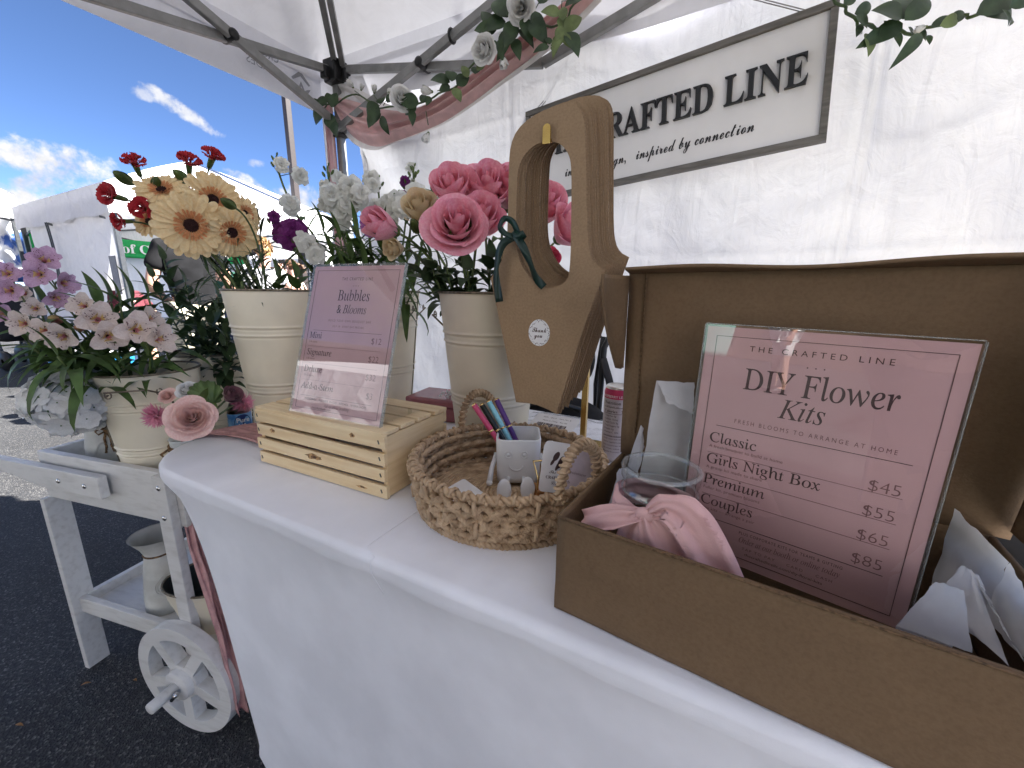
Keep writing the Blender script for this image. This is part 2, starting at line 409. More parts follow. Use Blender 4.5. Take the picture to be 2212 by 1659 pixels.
# print on the side flap, seen from its back
b = MB()
X = frame((CU0+.004, 0, 0), (0, -1, 0), (0, 0, 1))
pc = on_u(577, 130, CU0+.02); Xp = frame((CU0+.020, pc.y, pc.z), (0, -1, 0), (0, 0, 1))
text(b, 'CROWN', off(Xp, .018, .008), .043, width=.135); text(b, 'SHADES', off(Xp, .018, -.040), .042, width=.135)
pl = on_u(650, 178, CU0+.02); Xl = frame((CU0+.020, pl.y, pl.z), (0, -1, 0), (0, 0, 1))
for poly in ([(-.06, .012), (-.012, .055), (.012, .055), (.06, .012), (.05, .004), (.0, .038), (-.05, .004)],
             [(-.06, -.01), (-.028, -.058), (0, -.012), (.028, -.058), (.06, -.01), (.036, -.02), (.02, -.03), (0, .012), (-.02, -.03), (-.036, -.02)],
             [(-.05, -.05), (-.03, -.072), (.03, -.072), (.05, -.05), (.03, -.06), (-.03, -.06)]):
    b.prism([(x*.75, y*.75-.005) for x, y in poly], .001, Xl)
b.build('printed_emblem', mPRINT, ct)
LEGX, LEGY = CU0+.13, CV1-.02
def leg(b, x, y, z0, z1, w=.032): b.box((x, y, (z0+z1)/2), (w, w, z1-z0))
b = MB(); leg(b, LEGX, LEGY, 0, 1.45, .036); b.build('lower_leg', mSTEEL, ct, bevel=.003)
b = MB(); leg(b, LEGX, LEGY, 1.45, 2.08, .030); b.build('upper_leg', mSTEEL, ct, bevel=.003)
b = MB(); b.box((LEGX, LEGY, .008), (.09, .09, .012)); b.build('foot_plate', mSTEEL, ct, bevel=.002)
for (sx, sy) in ((1, 0), (0, -1), (1, -1)):
    x = CU1-.085 if sx else LEGX; y = CV0+.03 if sy else LEGY
    b = MB(); leg(b, x, y, 0, 2.08, .034); b.build('leg', mSTEEL, ct, bevel=.003)
b = MB(); b.box((LEGX+.01, LEGY-.01, 2.025), (.075, .075, .09)); b.box((LEGX+.05, LEGY, 2.01), (.05, .032, .05)); b.box((LEGX, LEGY-.05, 2.01), (.032, .05, .05))
b.build('corner_bracket', mBLACKP, ct, bevel=.006)
b = MB(); b.box((LEGX+.01, LEGY-.01, 1.80), (.055, .055, .06)); b.build('slider_bracket', mBLACKP, ct, bevel=.006)
def truss(a, c):
    x = MB(); x.bar(a, c, .022, .030); return x.build('truss_bar', mSTEEL, ct, bevel=.003)
yb = LEGY
truss((LEGX, yb, 2.043), (-.65, yb, 1.858)); truss((LEGX, yb-.034, 1.785), (-.65, yb-.034, 2.118))
truss((-.65, yb, 1.858), (.35, yb, 2.13)); truss((-.65, yb-.034, 2.118), (.35, yb-.034, 1.85))
xs = LEGX
truss((xs, yb, 2.035), (xs, .45, 1.845)); truss((xs+.034, yb, 1.795), (xs+.034, .45, 2.125))
truss((xs, .45, 1.845), (xs, -.55, 2.06)); truss((xs+.034, .45, 2.125), (xs+.034, -.55, 1.85))
for (x, y, zq) in ((-1.151, yb-.017, 1.951), (-.15, yb-.017, 1.99)):
    q = MB(); q.lathe([(.0, -.036), (.016, -.036), (.018, -.03), (.018, .03), (.012, .036), (0, .036)], 14, frame((x, y, zq), (1, 0, 0), (0, 0, 1))); q.build('pivot_cap', mBLACKP, ct)
q = MB(); q.lathe([(.0, -.036), (.016, -.036), (.018, -.03), (.018, .03), (.012, .036), (0, .036)], 14, frame((xs+.017, .988, 1.949), (0, 1, 0), (0, 0, 1))); q.build('pivot_cap', mBLACKP, ct)
for d in (0, .045):
    a = V((LEGX+.01+d, LEGY-.01, 2.05)); x = MB(); x.bar(a, V((apex.x+d*.3, apex.y-.05, 2.86)), .022, .028); x.build('roof_strut', mSTEEL, ct, bevel=.003)
x = MB(); x.tube([V((-1.005, yb-.036, 2.002)) + V((.006, .020*cos(t), .021*sin(t))) for t in [i*.5 for i in range(13)]], .005); x.build('strap_clip', mBLACKP, ct)

# back wall of cloth
w = thing('tent_side_wall', 'creased white cloth wall hanging behind the stall under the canopy', 'tent wall', (-.2, 1.505, 0))
def wf(s, t):
    u = -1.60+2.95*s; z = .012+1.99*t
    pull = math.exp(-((u+1.6)*2.2)**2)
    y = 1.508 + .010*sin(u*7+z*2.0)+.008*sin(u*17.0-z*3.1)*t + .02*noise.noise(V((u*1.4, z*1.2, 3.3))) + .012*noise.noise(V((u*5, z*3, 9.1)))
    # swags of cloth at the tied upper corner
    d = (u+1.15)*.9+(z-1.55)*.65
    y += .030*pull*sin(d*16)*(0.4+.6*t)
    for us in (-.80, .245, .27): y -= .007*math.exp(-((u-us-.01*sin(z*5))/.007)**2)
    for zs in (.62, 1.22, 1.72): y -= .004*math.exp(-((z-zs-.02*noise.noise(V((u*2, zs, 1))))/.010)**2)
    y += .008*sin((u*.55+z)*11+3*noise.noise(V((u, z, 1))))
    return V((u + (.05*t*t*0 if s > .01 else .03*sin(z*5)), y-.02, z))
b = MB(); b.grid(wf, 330, 170); b.build('wall_panel', mWALL, w)
# ================================================================ far tents
def tent(name, label, c, half, rz, ze, zp, zv, legs=True, walls=(), group=None, cloth=None, legm=None, dome=0.0):
    t = thing(name, label, 'tent', (c[0], c[1], 0), rz, group); Xr = ROOT[t.name]
    cr = [V((-half, half, ze)), V((half, half, ze)), V((half, -half, ze)), V((-half, -half, ze))]; ap = V((0, 0, zp)); b = MB()
    for k in range(4):
        p, q = cr[k], cr[(k+1) % 4]; nn = (q-p).normalized().cross(V((0, 0, 1)))
        b.grid(lambda s, tt: Xr @ (p.lerp(q, tt).lerp(ap, s)+V((0, 0, dome*sin(pi*s)-.03*sin(pi*s)*sin(pi*tt)))), 10, 14)
        b.grid(lambda s, tt: Xr @ (p.lerp(q, tt)+V((0, 0, -(ze-zv)*s+.012*s*sin(tt*21+k)))-nn*.015*s*sin(tt*33+k)*min(1, 8*min(tt, 1-tt))), 4, 40)
    b.build('roof', cloth or mTENT, t, weld=True)
    if legs:
        for (a, e) in ((1, 1), (1, -1), (-1, 1), (-1, -1)):
            b = MB(); b.bar(Xr @ V((a*(half-.05), e*(half-.05), 0)), Xr @ V((a*(half-.05), e*(half-.05), ze-.04)), .045); b.build('leg', legm or mSTEELD, t, bevel=.004)
        for k in range(4):
            p, q = cr[k]*.96, cr[(k+1) % 4]*.96; p.z = q.z = ze-.08; mid = p.lerp(q, .5)
            for a, e in ((p, mid), (mid, q)):
                for (z0, z1) in ((0, -.28), (-.28, 0)):
                    b = MB(); b.bar(Xr @ (a+V((0, 0, z0))), Xr @ (e+V((0, 0, z1))), .022); b.build('truss_bar', mSTEELD, t)
    for side in walls:
        p, q = cr[side]*.97, cr[(side+1) % 4]*.97
        b = MB(); fe = .88 if side == 2 else 1.0; b.grid(lambda s, tt: Xr @ (V((p.x+(q.x-p.x)*s*fe, p.y+(q.y-p.y)*s, .05+(ze-.15)*tt))+ (q-p).normalized().cross(V((0, 0, 1)))*(.02*noise.noise(V((s*6, tt*5, side)))+.012*sin(s*40+tt*4))), 40, 26)
        b.build('side_wall', cloth or mTENT, t)
    return t
mGREEN = mat('green_banner', (.012, .40, .10), .6, var=.1, trans=.15); mBLUE = mat('blue_banner', (.03, .10, .36), .6, var=.15)
mWTEXT = mat('white_lettering', (.85, .85, .85), .6)
tA = tent('market_tent', 'white market tent with a cloth side wall and dark steel leg behind the gerberas', (-7.2, 3.55), 1.525, radians(-1), 2.13, 2.90, 1.84, walls=(2, 3), dome=.02)
b = MB(); XA = ROOT[tA.name]
for k in range(2):
    b.tube([XA @ V((-.35+.06*k+.12*sin(i*.35), -1.53-.004*i, 1.86-.11*i)) for i in range(8)], .008, 5)
b.build('tie_cord', mSTEELD, tA)
pw = MB(); pw.box((0, 0, 0), (.16, .006, .40), XA @ M.Translation(V((1.34, -1.512, 1.22)))); pw.build('mesh_window', mat('window_mesh', (.16, .16, .18), .6), tA)
def banner(name, label, p0, p1, z0, z1, m, txt=None, tsize=.2, tx=0.0, tm=None, wrinkle=.02, tz=.5):
    p0, p1 = V(p0), V(p1); d = (p1-p0).normalized(); n = d.cross(V((0, 0, 1)))
    t = thing(name, label, 'banner', ((p0.x+p1.x)/2, (p0.y+p1.y)/2, z0)); b = MB()
    b.grid(lambda s, k: p0.lerp(p1, s)+V((0, 0, z0+(z1-z0)*k))+n*(wrinkle*noise.noise(V((s*4, k*5, 2)))), 24, 10); b.build('cloth', m, t, solid=.004)
    if txt:
        b = MB(); c = p0.lerp(p1, .5)+d*tx+n*.045+V((0, 0, z0+(z1-z0)*tz)); text(b, txt, frame(c, d, (0, 0, 1)), tsize, 'B', align='CENTER', depth=.006); b.build('lettering', tm or mWTEXT, t)
    return t
V_XY = V((1, 1, 0))
banner('hanging_banner', 'green banner lettered in white inside the market tent behind the dark shirted man', (-8.53, 2.1, 0), (-8.53, 4.9, 0), 1.55, 1.825, mGREEN, 'of Colorado', .20, -.50+.55-.0, wrinkle=.008, tz=.25)
tent('corner_tent', 'white tent at the far left edge with its valance dropping beside a blue banner', (-10.62, .62), 1.525, radians(2), 2.36, 3.1, 2.02, dome=.12)
banner('hanging_banner', 'rumpled green cloth hanging between the two left white tents', V((at(22, 500, 6.9).x, at(22, 500, 6.9).y, 0)), V((at(80, 500, 6.9).x, at(80, 500, 6.9).y, 0)), 1.60, 2.10, mGREEN, wrinkle=.08)
mBLUEW = mat('blue_white_print', (.03, .10, .36), .6, col2=(.70, .72, .75), vscale=3.2, stretch=(1, 1, .5), detail=7, c2lo=.46, c2hi=.50)
banner('feather_banner', 'creased blue and white banner hanging at the left edge of the photo', V((-9.62, 2.02, 0)), V((-9.28, 2.32, 0)), 1.15, 2.02, mBLUEW, wrinkle=.12)
for i, (x, y, h, rz, lab) in enumerate([(-13.6, 10.2, 2.05, 12, 'small white tent with blue valance far off beside the ponytailed woman'),
        (-17.5, 12.8, 2.3, 5, 'distant white tent peeking above the ponytailed woman'), (-14.5, 5.6, 2.2, 2, 'white tent standing behind the green lettered banner tent')]):
    tent('distant_tent', lab, (x, y), 1.5, radians(rz), h, h+.85, h-.3, group='tents at the far end of the market')
mHOUSE = mat('brown_brick', (.13, .085, .06), .8, var=.3, vscale=8); mGLAZE = mat('window_glass', (.02, .025, .03), .1, spec=.8); mROOF = mat('dark_roofing', (.06, .055, .05), .8)
def block(name, label, c, d, rz, nwin, m):
    t = thing(name, label, 'building', (c[0], c[1], 0), rz); X = ROOT[t.name]
    b = MB(); b.box((0, 0, d[2]/2), d, X); b.build('wall', m, t, bevel=.03)
    b = MB(); b.box((0, 0, d[2]+.12), (d[0]+.5, d[1]+.5, .24), X); b.build('roof', mROOF, t, bevel=.04)
    for k in range(nwin):
        x = -d[0]/2+d[0]*(k+.5)/nwin
        b = MB(); b.box((x, -d[1]/2-.02, d[2]*.5), (d[0]/nwin*.5, .10, d[2]*.45), X); o = b.build('window_frame', mROOF, t)
        b = MB(); b.box((x, -d[1]/2-.075, d[2]*.5), (d[0]/nwin*.44, .02, d[2]*.40), X); b.build('window_pane', mGLAZE, o)
    return t
block('brick_building', 'low brown building far behind the tents', (-27, 20), (14, 8, 3.9), radians(38), 6, mHOUSE)
mBARK = mat('bark', (.10, .07, .05), .9, var=.4, bump=.6, bscale=40)
mFOL = mat('tree_leaves', (.065, .11, .025), .6, col2=(.030, .06, .012), vscale=2.2, trans=.25)
def tree(label, x, y, h, seed, wd=1.0):
    r = random.Random(seed); t = thing('leafy_tree', label, 'tree', (x, y, 0), 0, 'trees beyond the market')
    b = MB(); b.tube([(x, y, 0), (x+.1, y, h*.25), (x-.05, y+.1, h*.55), (x, y, h*.85)], [.22, .17, .11, .03], 10); tips = []
    for k in range(16):
        z0 = h*r.uniform(.25, .7); a = r.uniform(0, 6.28); l = h*r.uniform(.16, .3)*wd
        p = V((x, y, z0)); q = p+V((cos(a)*l, sin(a)*l, l*r.uniform(.4, 1.0))); b.tube([p, p.lerp(q, .5)+V((0, 0, .1)), q], [.07, .045, .015], 6); tips += [q, p.lerp(q, .65)]
    tips.append(V((x, y, h*.9))); b.build('trunk', mBARK, t); b = MB()
    for q in tips:
        cr_ = h*r.uniform(.09, .17)
        for k in range(130):
            d = V((r.gauss(0, 1), r.gauss(0, 1), r.gauss(0, .8))); d.normalize(); p = q+d*cr_*r.uniform(.35, 1.05)
            s = r.uniform(.09, .17); X = aim(p, d+V((r.uniform(-1, 1), r.uniform(-1, 1), r.uniform(-.4, .8))), roll=r.uniform(0, 6))
            b.add([(-s, 0, 0), (0, -s*.5, .02), (s, 0, 0), (0, s*.5, .02)], [(0, 1, 2, 3)], 0, False, X)
    b.build('crown', mFOL, t)
tree('rounded green tree top peeking over the left white tent', -44.5, 13.4, 7.4, 3, .7)
tree('dark green tree beside the distant brown building', -27.5, 21.6, 4.6, 4, 1.2)
tree('broad tree far beyond the distant tents', -36, 23, 5.2, 5, 1.2)
# thin lamp post beyond the canopy corner
lp = thing('lamp_post', 'slim dark brown lamp post rising behind the flower buckets', 'lamp post', (-5.99, 4.33, 0))
b = MB(); b.box((-5.99, 4.33, 2.6), (.085, .085, 5.2)); b.build('post', mat('bronze_paint', (.030, .022, .020), .5), lp, bevel=.006)
b = MB(); b.box((-5.99, 4.33, .15), (.24, .24, .3)); b.build('base', mHOUSE, lp, bevel=.02)
b = MB(); b.box((-5.7, 4.33, 5.15), (.6, .25, .10)); b.build('lamp_head', mSTEELD, lp, bevel=.02)

# ================================================================ people
mSKIN = mat('skin', (.52, .30, .21), .5, var=.08, vscale=9, sss=.15); mSKIN2 = mat('fair_skin', (.60, .36, .27), .5, var=.08, vscale=9, sss=.15)
def skin(verts, edges, radii, sub=1):
    me = bpy.data.meshes.new('body'); me.from_pydata([tuple(v) for v in verts], edges, []); o = bpy.data.objects.new('body', me); COL.objects.link(o)
    o.modifiers.new('s', 'SKIN'); me.skin_vertices[0].data[0].use_root = True
    for i, r in enumerate(radii):
        me.skin_vertices[0].data[i].radius = r if isinstance(r, tuple) else (r, r)
    s = o.modifiers.new('ss', 'SUBSURF'); s.levels = sub
    bpy.context.view_layer.update()
    em = bpy.data.meshes.new_from_object(o.evaluated_get(bpy.context.evaluated_depsgraph_get()))
    r = ([v.co.copy() for v in em.vertices], [tuple(p.vertices) for p in em.polygons])
    bpy.data.objects.remove(o); bpy.data.meshes.remove(me); bpy.data.meshes.remove(em); return r
def person(label, loc, rz, s, shirt, pants, hairm, skinm=None, hair='short', lean=0.0, larm=None, rarm=None, sleeve=.55, shorts=True, tank=False, extra=None, group=None):
    t = thing('person', label, 'person', loc, rz, group); X = ROOT[t.name] @ M.Scale(s, 4); sk = skinm or mSKIN
    ln = lambda p: V((p[0], p[1]+max(0, p[2]-.95)*sin(lean), .95+(p[2]-.95)*cos(lean) if p[2] > .95 else p[2]))
    J = {'pel': (0, 0, .95), 'sp': (0, 0, 1.10), 'ch': (0, .0, 1.30), 'nb': (0, -.005, 1.46), 'nk': (0, .01, 1.53), 'h0': (0, .03, 1.585), 'h1': (0, .03, 1.66), 'h2': (0, .02, 1.71)}
    J = {k: ln(p) for k, p in J.items()}
    Rj = {'pel': (.15, .11), 'sp': (.135, .10), 'ch': (.15, .105), 'nb': (.075, .06), 'nk': .055, 'h0': (.07, .085), 'h1': (.078, .095), 'h2': (.055, .065)}
    E = [('pel', 'sp'), ('sp', 'ch'), ('ch', 'nb'), ('nb', 'nk'), ('nk', 'h0'), ('h0', 'h1'), ('h1', 'h2')]
    for sd_, arm in (('l', larm), ('r', rarm)):
        g = -1 if sd_ == 'l' else 1
        sh = ln((g*.17, 0, 1.41)); el = ln((g*.25, -.04, 1.13)) if not arm else ln((g*arm[0][0], arm[0][1], arm[0][2])); wr = ln((g*.26, .06, .90)) if not arm else ln((g*arm[1][0], arm[1][1], arm[1][2]))
        fd = (wr-el).normalized(); J.update({sd_+'s': sh, sd_+'e': el, sd_+'w': wr, sd_+'p': wr+fd*.08})
        Rj.update({sd_+'s': .062, sd_+'e': .042, sd_+'w': .028, sd_+'p': (.036, .018)})
        E += [('ch', sd_+'s'), (sd_+'s', sd_+'e'), (sd_+'e', sd_+'w'), (sd_+'w', sd_+'p')]
        sdv = fd.cross(V((0, 0, 1))).normalized() if abs(fd.z) < .95 else V((0, 1, 0))
        dn = fd.cross(sdv)
        for q, (a, l) in enumerate(((-.030, .055), (-.011, .066), (.010, .068), (.030, .060))):
            k1, k2 = f'{sd_}f{q}a', f'{sd_}f{q}b'; b0 = J[sd_+'p']+sdv*a+fd*.03
            J[k1] = b0; J[k2] = b0+fd*l*.8-dn*l*.35; Rj[k1] = .0095; Rj[k2] = .0075; E += [(sd_+'p', k1), (k1, k2)]
        J[sd_+'t1'] = wr+fd*.04+sdv*.045; J[sd_+'t2'] = wr+fd*.085+sdv*.06; Rj[sd_+'t1'] = .011; Rj[sd_+'t2'] = .009; E += [(sd_+'w', sd_+'t1'), (sd_+'t1', sd_+'t2')]
        J.update({sd_+'h': V((g*.09, 0, .90)), sd_+'k': V((g*.11, .02, .50)), sd_+'a': V((g*.12, -.02, .09)), sd_+'o': V((g*.13, .14, .04))})
        Rj.update({sd_+'h': .098, sd_+'k': .060, sd_+'a': .040, sd_+'o': (.045, .03)})
        E += [('pel', sd_+'h'), (sd_+'h', sd_+'k'), (sd_+'k', sd_+'a'), (sd_+'a', sd_+'o')]
    K = list(J); vs, fs = skin([J[k] for k in K], [(K.index(a), K.index(c)) for a, c in E], [Rj[k] for k in K], 2)
    b = MB(); b.add(vs, fs, 0, True, X); hc = J['h1']
    fr = M.Translation(hc); 
    b.ball((0, 0, 0), 1, 8, X @ fr, 0, (.073, .092, .108))
    b.add(*nose(), 0, True, X @ fr)
    for g in (-1, 1):
        b.ball((g*.076, -.005, -.015), .026, 5, X @ fr, 0, (.35, .7, 1.15)); b.ball((g*.03, .083, .012), .011, 5, X @ fr, 1)
    b.box((0, .09, -.055), (.045, .012, .010), X @ fr, 2)
    b.build('body', [sk, mBLACKP, mat('lips', (.42, .16, .14), .5) if 'lips' not in MATS else MATS['lips']], t)
    # clothes grown over the same bones
    def cloth(keys, edges, rad, m, name, sub=2, wob=.010):
        v2, f2 = skin([J2[k] for k in keys], [(keys.index(a), keys.index(c)) for a, c in edges], rad, sub)
        v2 = [p+V((1, 1, 0))*(wob*noise.noise(p*9+V((rz, 0, 0)))) for p in v2]
        q = MB(); q.add(v2, f2, 0, True, X); return q.build(name, m, t)
    J2 = dict(J); J2['hem'] = ln((0, 0, .90))
    for g in 'lr':
        J2[g+'m'] = J[g+'s'].lerp(J[g+'e'], sleeve); J2[g+'q'] = J[g+'h'].lerp(J[g+'k'], .92) if shorts else J[g+'a']+V((0, 0, .03))
    if tank:
        cloth(['sp', 'pel', 'ch', 'nb'], [('sp', 'pel'), ('sp', 'ch')], [(.145, .108), (.158, .12), (.155, .112), (.05, .05)][:4], shirt, 'top', 2) if False else \
        cloth(['sp', 'pel', 'ch'], [('sp', 'pel'), ('sp', 'ch')], [(.148, .112), (.160, .12), (.148, .114)], shirt, 'tank_top')
        for g in (-1, 1):
            q = MB(); q.tube([X @ ln((g*.075, .10, 1.33)), X @ ln((g*.085, .05, 1.45)), X @ ln((g*.085, -.05, 1.45)), X @ ln((g*.07, -.112, 1.30))], .012*s, 6); q.build('strap', shirt, t)
    else:
        ks = ['sp', 'hem', 'ch', 'nb', 'ls', 'lm', 'rs', 'rm']
        cloth(ks, [('sp', 'hem'), ('sp', 'ch'), ('ch', 'nb'), ('ch', 'ls'), ('ls', 'lm'), ('ch', 'rs'), ('rs', 'rm')], [(.158, .125), (.172, .135), (.172, .125), (.088, .075), .082, .074, .082, .074], shirt, 'shirt')
    ks = ['pel', 'lh', 'lq', 'rh', 'rq']
    cloth(ks, [('pel', 'lh'), ('lh', 'lq'), ('pel', 'rh'), ('rh', 'rq')], [(.160, .122), .108, .085 if shorts else .055, .108, .085 if shorts else .055], pants, 'shorts' if shorts else 'trousers')
    for g in 'lr':
        q = MB(); a = J[g+'a']; q.ball((a.x, a.y+.06, .05), 1, 7, X, 0, (.05, .135, .055)); q.build('shoe', mBLACKP, t)
    # hair: many fine strands over the skull
    q = MB(); r = random.Random(int(s*1000)+len(label)); hx = X @ fr
    q.ball((0, -.012, .018), 1, 9, hx, 0, (.081, .094, .106))
    n_ = 260 if hair != 'short' else 130
    for k in range(n_):
        a = r.uniform(0, 6.28); e = r.uniform(-.35, 1.45); d = V((cos(a)*cos(e), sin(a)*cos(e), sin(e)))
        if d.y > .55 and d.z < .55: continue
        if hair == 'short' and d.z < -.2: continue
        p = V((d.x*.082, d.y*.095-.012, d.z*.108+.018)); w = V((r.uniform(-.01, .01), r.uniform(-.01, .01), 0))
        if hair == 'pony': e2 = V((.0, -.125, .03)); mid = p.lerp(e2, .5); mid = mid.normalized()*max(mid.length, .10)
        elif hair == 'bun': e2 = p+V((r.uniform(-.03, .03), -.02, .045)); mid = p.lerp(e2, .5)*1.06
        else: e2 = p+d*.008+V((0, -.012, -.018)); mid = p.lerp(e2, .5)+d*.004
        q.tube([p, mid+w, e2+w], [.006, .006, .002], 4, 0, X=hx)
    if hair == 'pony':
        q.ball((0, -.135, .03), .03, 6, hx)
        for k in range(60):
            w = V((r.uniform(-.025, .025), r.uniform(-.03, .02), r.uniform(-.03, .02))); q.tube([(0, -.135, .03), V((0, -.175, .015))+w, V((0, -.195, -.05))+w*1.5], [.007, .007, .002], 4, 0, X=hx)
    if hair == 'bun':
        for k in range(90):
            a = r.uniform(0, 6.28); z = r.uniform(-.02, .04); q.tube([V((cos(a)*.02, -.05+sin(a)*.02, .12)), V((cos(a)*.055, -.05+sin(a)*.05, .12+z)), V((cos(a+.9)*.06, -.05+sin(a+.9)*.055, .10+z))], [.006, .007, .002], 4, 0, X=hx)
    q.build('hair', hairm, t)
    return t, X, J
def nose():
    return [(0, .088, .02), (-.016, .086, -.025), (.016, .086, -.025), (0, .118, -.022), (0, .09, -.035)], [(0, 1, 3), (0, 3, 2), (1, 4, 3), (3, 4, 2)]
mTEE = mat('charcoal_cotton', (.008, .008, .009), .9, var=.25, spec=.2, vscale=14, bump=.3, bscale=60); mKHAKI = mat('khaki_print', (.50, .46, .34), .85, col2=(.22, .20, .16), vscale=16, c2lo=.44, c2hi=.5)
mWTEE = mat('white_cotton', (.80, .80, .80), .85, var=.06, bump=.3, bscale=50); mGTEE = mat('dark_green_cotton', (.012, .07, .045), .85); mMTEE = mat('maroon_knit', (.10, .014, .022), .9, var=.4, vscale=60, bump=.5, bscale=120)
mBTOP = mat('black_cotton', (.015, .015, .017), .85); mDENIM = mat('dark_denim', (.03, .045, .09), .85)
mHDARK = mat('dark_hair', (.035, .018, .010), .45, var=.5, vscale=60); mHBLOND = mat('blonde_hair', (.50, .32, .14), .45, col2=(.22, .12, .05), vscale=50); mHBRN = mat('brown_hair', (.12, .055, .022), .45, var=.5, vscale=60)
mHGREY = mat('grey_hair', (.42, .40, .37), .5, var=.4, vscale=60)
faceaway = math.atan2(.40, -.91)-pi/2
person('back of a man in a charcoal T-shirt and pale patterned shorts before the white tent', (-3.92, 1.82, 0), faceaway+.15, 1.0, mTEE, mKHAKI, mHDARK, lean=.10, larm=((.27, -.02, 1.10), (.14, .22, .98)), rarm=((.26, -.02, 1.12), (.24, .24, 1.05)), sleeve=.62)
t, X, J = person('blonde woman in a white T-shirt with a dark bag strap seen from behind', (-4.30, 2.66, 0), faceaway-.5, .885, mWTEE, mDENIM, mHBLOND, mSKIN2, hair='bun', rarm=((.24, .10, 1.18), (.10, .28, 1.42)), lean=.06)
b = MB(); b.tube([X @ V(p) for p in ((-.17, .05, 1.47), (-.14, -.10, 1.45), (0, -.16, 1.25), (.13, -.14, 1.05), (.19, .0, .98))], .016, 6); b.build('bag_strap', mBLACKP, t)
b = MB(); b.box((0, -.085, 1.70), (.05, .02, .06), X); b.build('hair_clip', mBLACKP, t, bevel=.006)
ph = tag(MB().box((0, 0, 0), (.075, .010, .15), X @ M.Translation(J['rp']+V((.0, .05, .05)))).build('phone', mBLACKP, None, at=tuple(X @ J['rp'])), 'black phone held up by the blonde woman in white', 'phone')
person('young woman with a brown ponytail and black tank top looking left', (-4.98, 3.52, 0), radians(118), .83, mBTOP, mDENIM, mHBRN, mSKIN2, hair='pony', tank=True, lean=.12)
person('person in a maroon knit top bending down behind the charcoal shirted man', at(292, 640, 4.6)*1 - V((0, 0, at(292, 640, 4.6).z)), faceaway+.6, .74, mMTEE, mDENIM, mHDARK, hair='short', lean=.5, sleeve=.9)
person('grey haired person in a dark green shirt right of the charcoal shirted man', at(480, 600, 4.5)*1 - V((0, 0, at(480, 600, 4.5).z)), radians(200), .86, mGTEE, mDENIM, mHGREY, hair='short', larm=((.26, .08, 1.14), (.20, .30, 1.12)))

# ================================================================ stroller and boxes on the road
st = thing('stroller', 'black stroller with small wheels at the left edge behind the alstroemerias', 'stroller', (-8.7, 1.72, 0), radians(15)); X = ROOT[st.name]
b = MB(); b.box((0, 0, .52), (.75, .5, .30), X); b.box((-.15, 0, .80), (.42, .48, .34), X); b.build('seat_basket', mBTOP, st, bevel=.08)
for (x, y) in ((-.33, -.26), (.36, -.26), (-.33, .26), (.36, .26)):
    b = MB(); b.lathe([(.03, -.03), (.11, -.03), (.13, -.015), (.13, .015), (.11, .03), (.03, .03)], 20, X @ frame((x, y, .13), (1, 0, 0), (0, 0, 1))); b.build('wheel', mBLACKP, st)
    b = MB(); b.bar(X @ V((x, y, .13)), X @ V((x*.6, y*.9, .5)), .03); b.build('leg_tube', mSTEELD, st)
b = MB(); b.tube([X @ V(p) for p in ((-.35, -.2, .5), (-.6, -.2, 1.0), (-.6, .2, 1.0), (-.35, .2, .5))], .018); b.build('handle', mSTEELD, st)
for k, (x, y) in enumerate(((-8.32, 2.0),)):
    cb = thing('storage_crate', 'ribbed black crate standing on the road behind the alstroemerias', 'crate', (x, y, 0)); b = MB()
    for j in range(5): b.box((x, y, .06+.11*j), (.48+.012*j, .40+.012*j, .085))
    b.box((x, y, .28), (.46, .38, .55)); b.build('crate_body', mBLACKP, cb, bevel=.012)
cl = thing('cool_box', 'blue cooler with a white lid on the road behind the cream bucket', 'cool box', tuple(on_z(205, 800, .25)-V((0, 0, .25))), radians(20)); X = ROOT[cl.name]
b = MB(); b.box((0, 0, .22), (.62, .36, .42), X, taper=.92); b.build('cooler_body', mat('blue_plastic', (.02, .22, .50), .4), cl, bevel=.03)
b = MB(); b.box((0, 0, .465), (.64, .38, .06), X); b.build('lid', mat('white_plastic', (.75, .75, .75), .4), cl, bevel=.02)
# ================================================================ the other side of the market lane (part seen in the acrylic signs, part added to shape the light)
tent('lane_tent', 'white tent across the lane behind the photographer opposite the stall', (-4.9, -4.8), 1.525, radians(3), 2.25, 3.05, 1.72, walls=(0,), dome=.03)
tent('lane_tent', 'unseen white tent added across the lane on the right as fill light', (2.35, -4.6), 1.525, radians(-2), 2.3, 3.1, 1.9, walls=(0,), dome=.03)  # added out of view so its sunlit cloth fills the stall front
tent('lane_tent', 'unseen white tent added across the lane at the far right as fill light', (5.7, -4.7), 1.525, radians(2), 2.3, 3.1, 1.9, walls=(0,), dome=.03)  # second added tent, bounces sunlight into the shaded stall
block('sky_block_building', 'long brown building added behind the camera to block the low sky', (1, -14), (40, 7, 5.6), radians(180), 9, mHOUSE)  # added behind the camera, holds back sky light from the front
person('photographer in dark clothes standing in front of the table holding up a phone', (.16, -.46, 0), radians(14), 1.0, mTEE, mDENIM, mHDARK, larm=((.26, .10, 1.16), (.10, .28, 1.05)), rarm=((.27, .10, 1.16), (.12, .28, 1.05)), shorts=False)
person('young woman in a white T-shirt and white shorts walking in the sun across the lane', (-2.0, -5.75, 0), radians(40), .97, mWTEE, mWTEE, mHBRN, mSKIN2, hair='pony', lean=.18)
tl = thing('feather_banner', 'teal feather banner lettered in white across the lane behind the photographer', 'banner', (-2.72, -4.9, 0)); p0 = V((-3.02, -4.85, 0)); d = V((.92, -.39, 0)).normalized()
mTEAL = mat('teal_banner', (.30, .52, .47), .6, var=.06); b = MB()
b.grid(lambda s, k: p0+d*(.66*(1-s)*(.55+.45*sin(pi*min(1, .25+k*.75))))+V((0, 0, .5+2.2*k))-d*.0+V((0, .03*sin(s*6), 0)), 12, 24); b.build('cloth', mTEAL, tl, solid=.004)
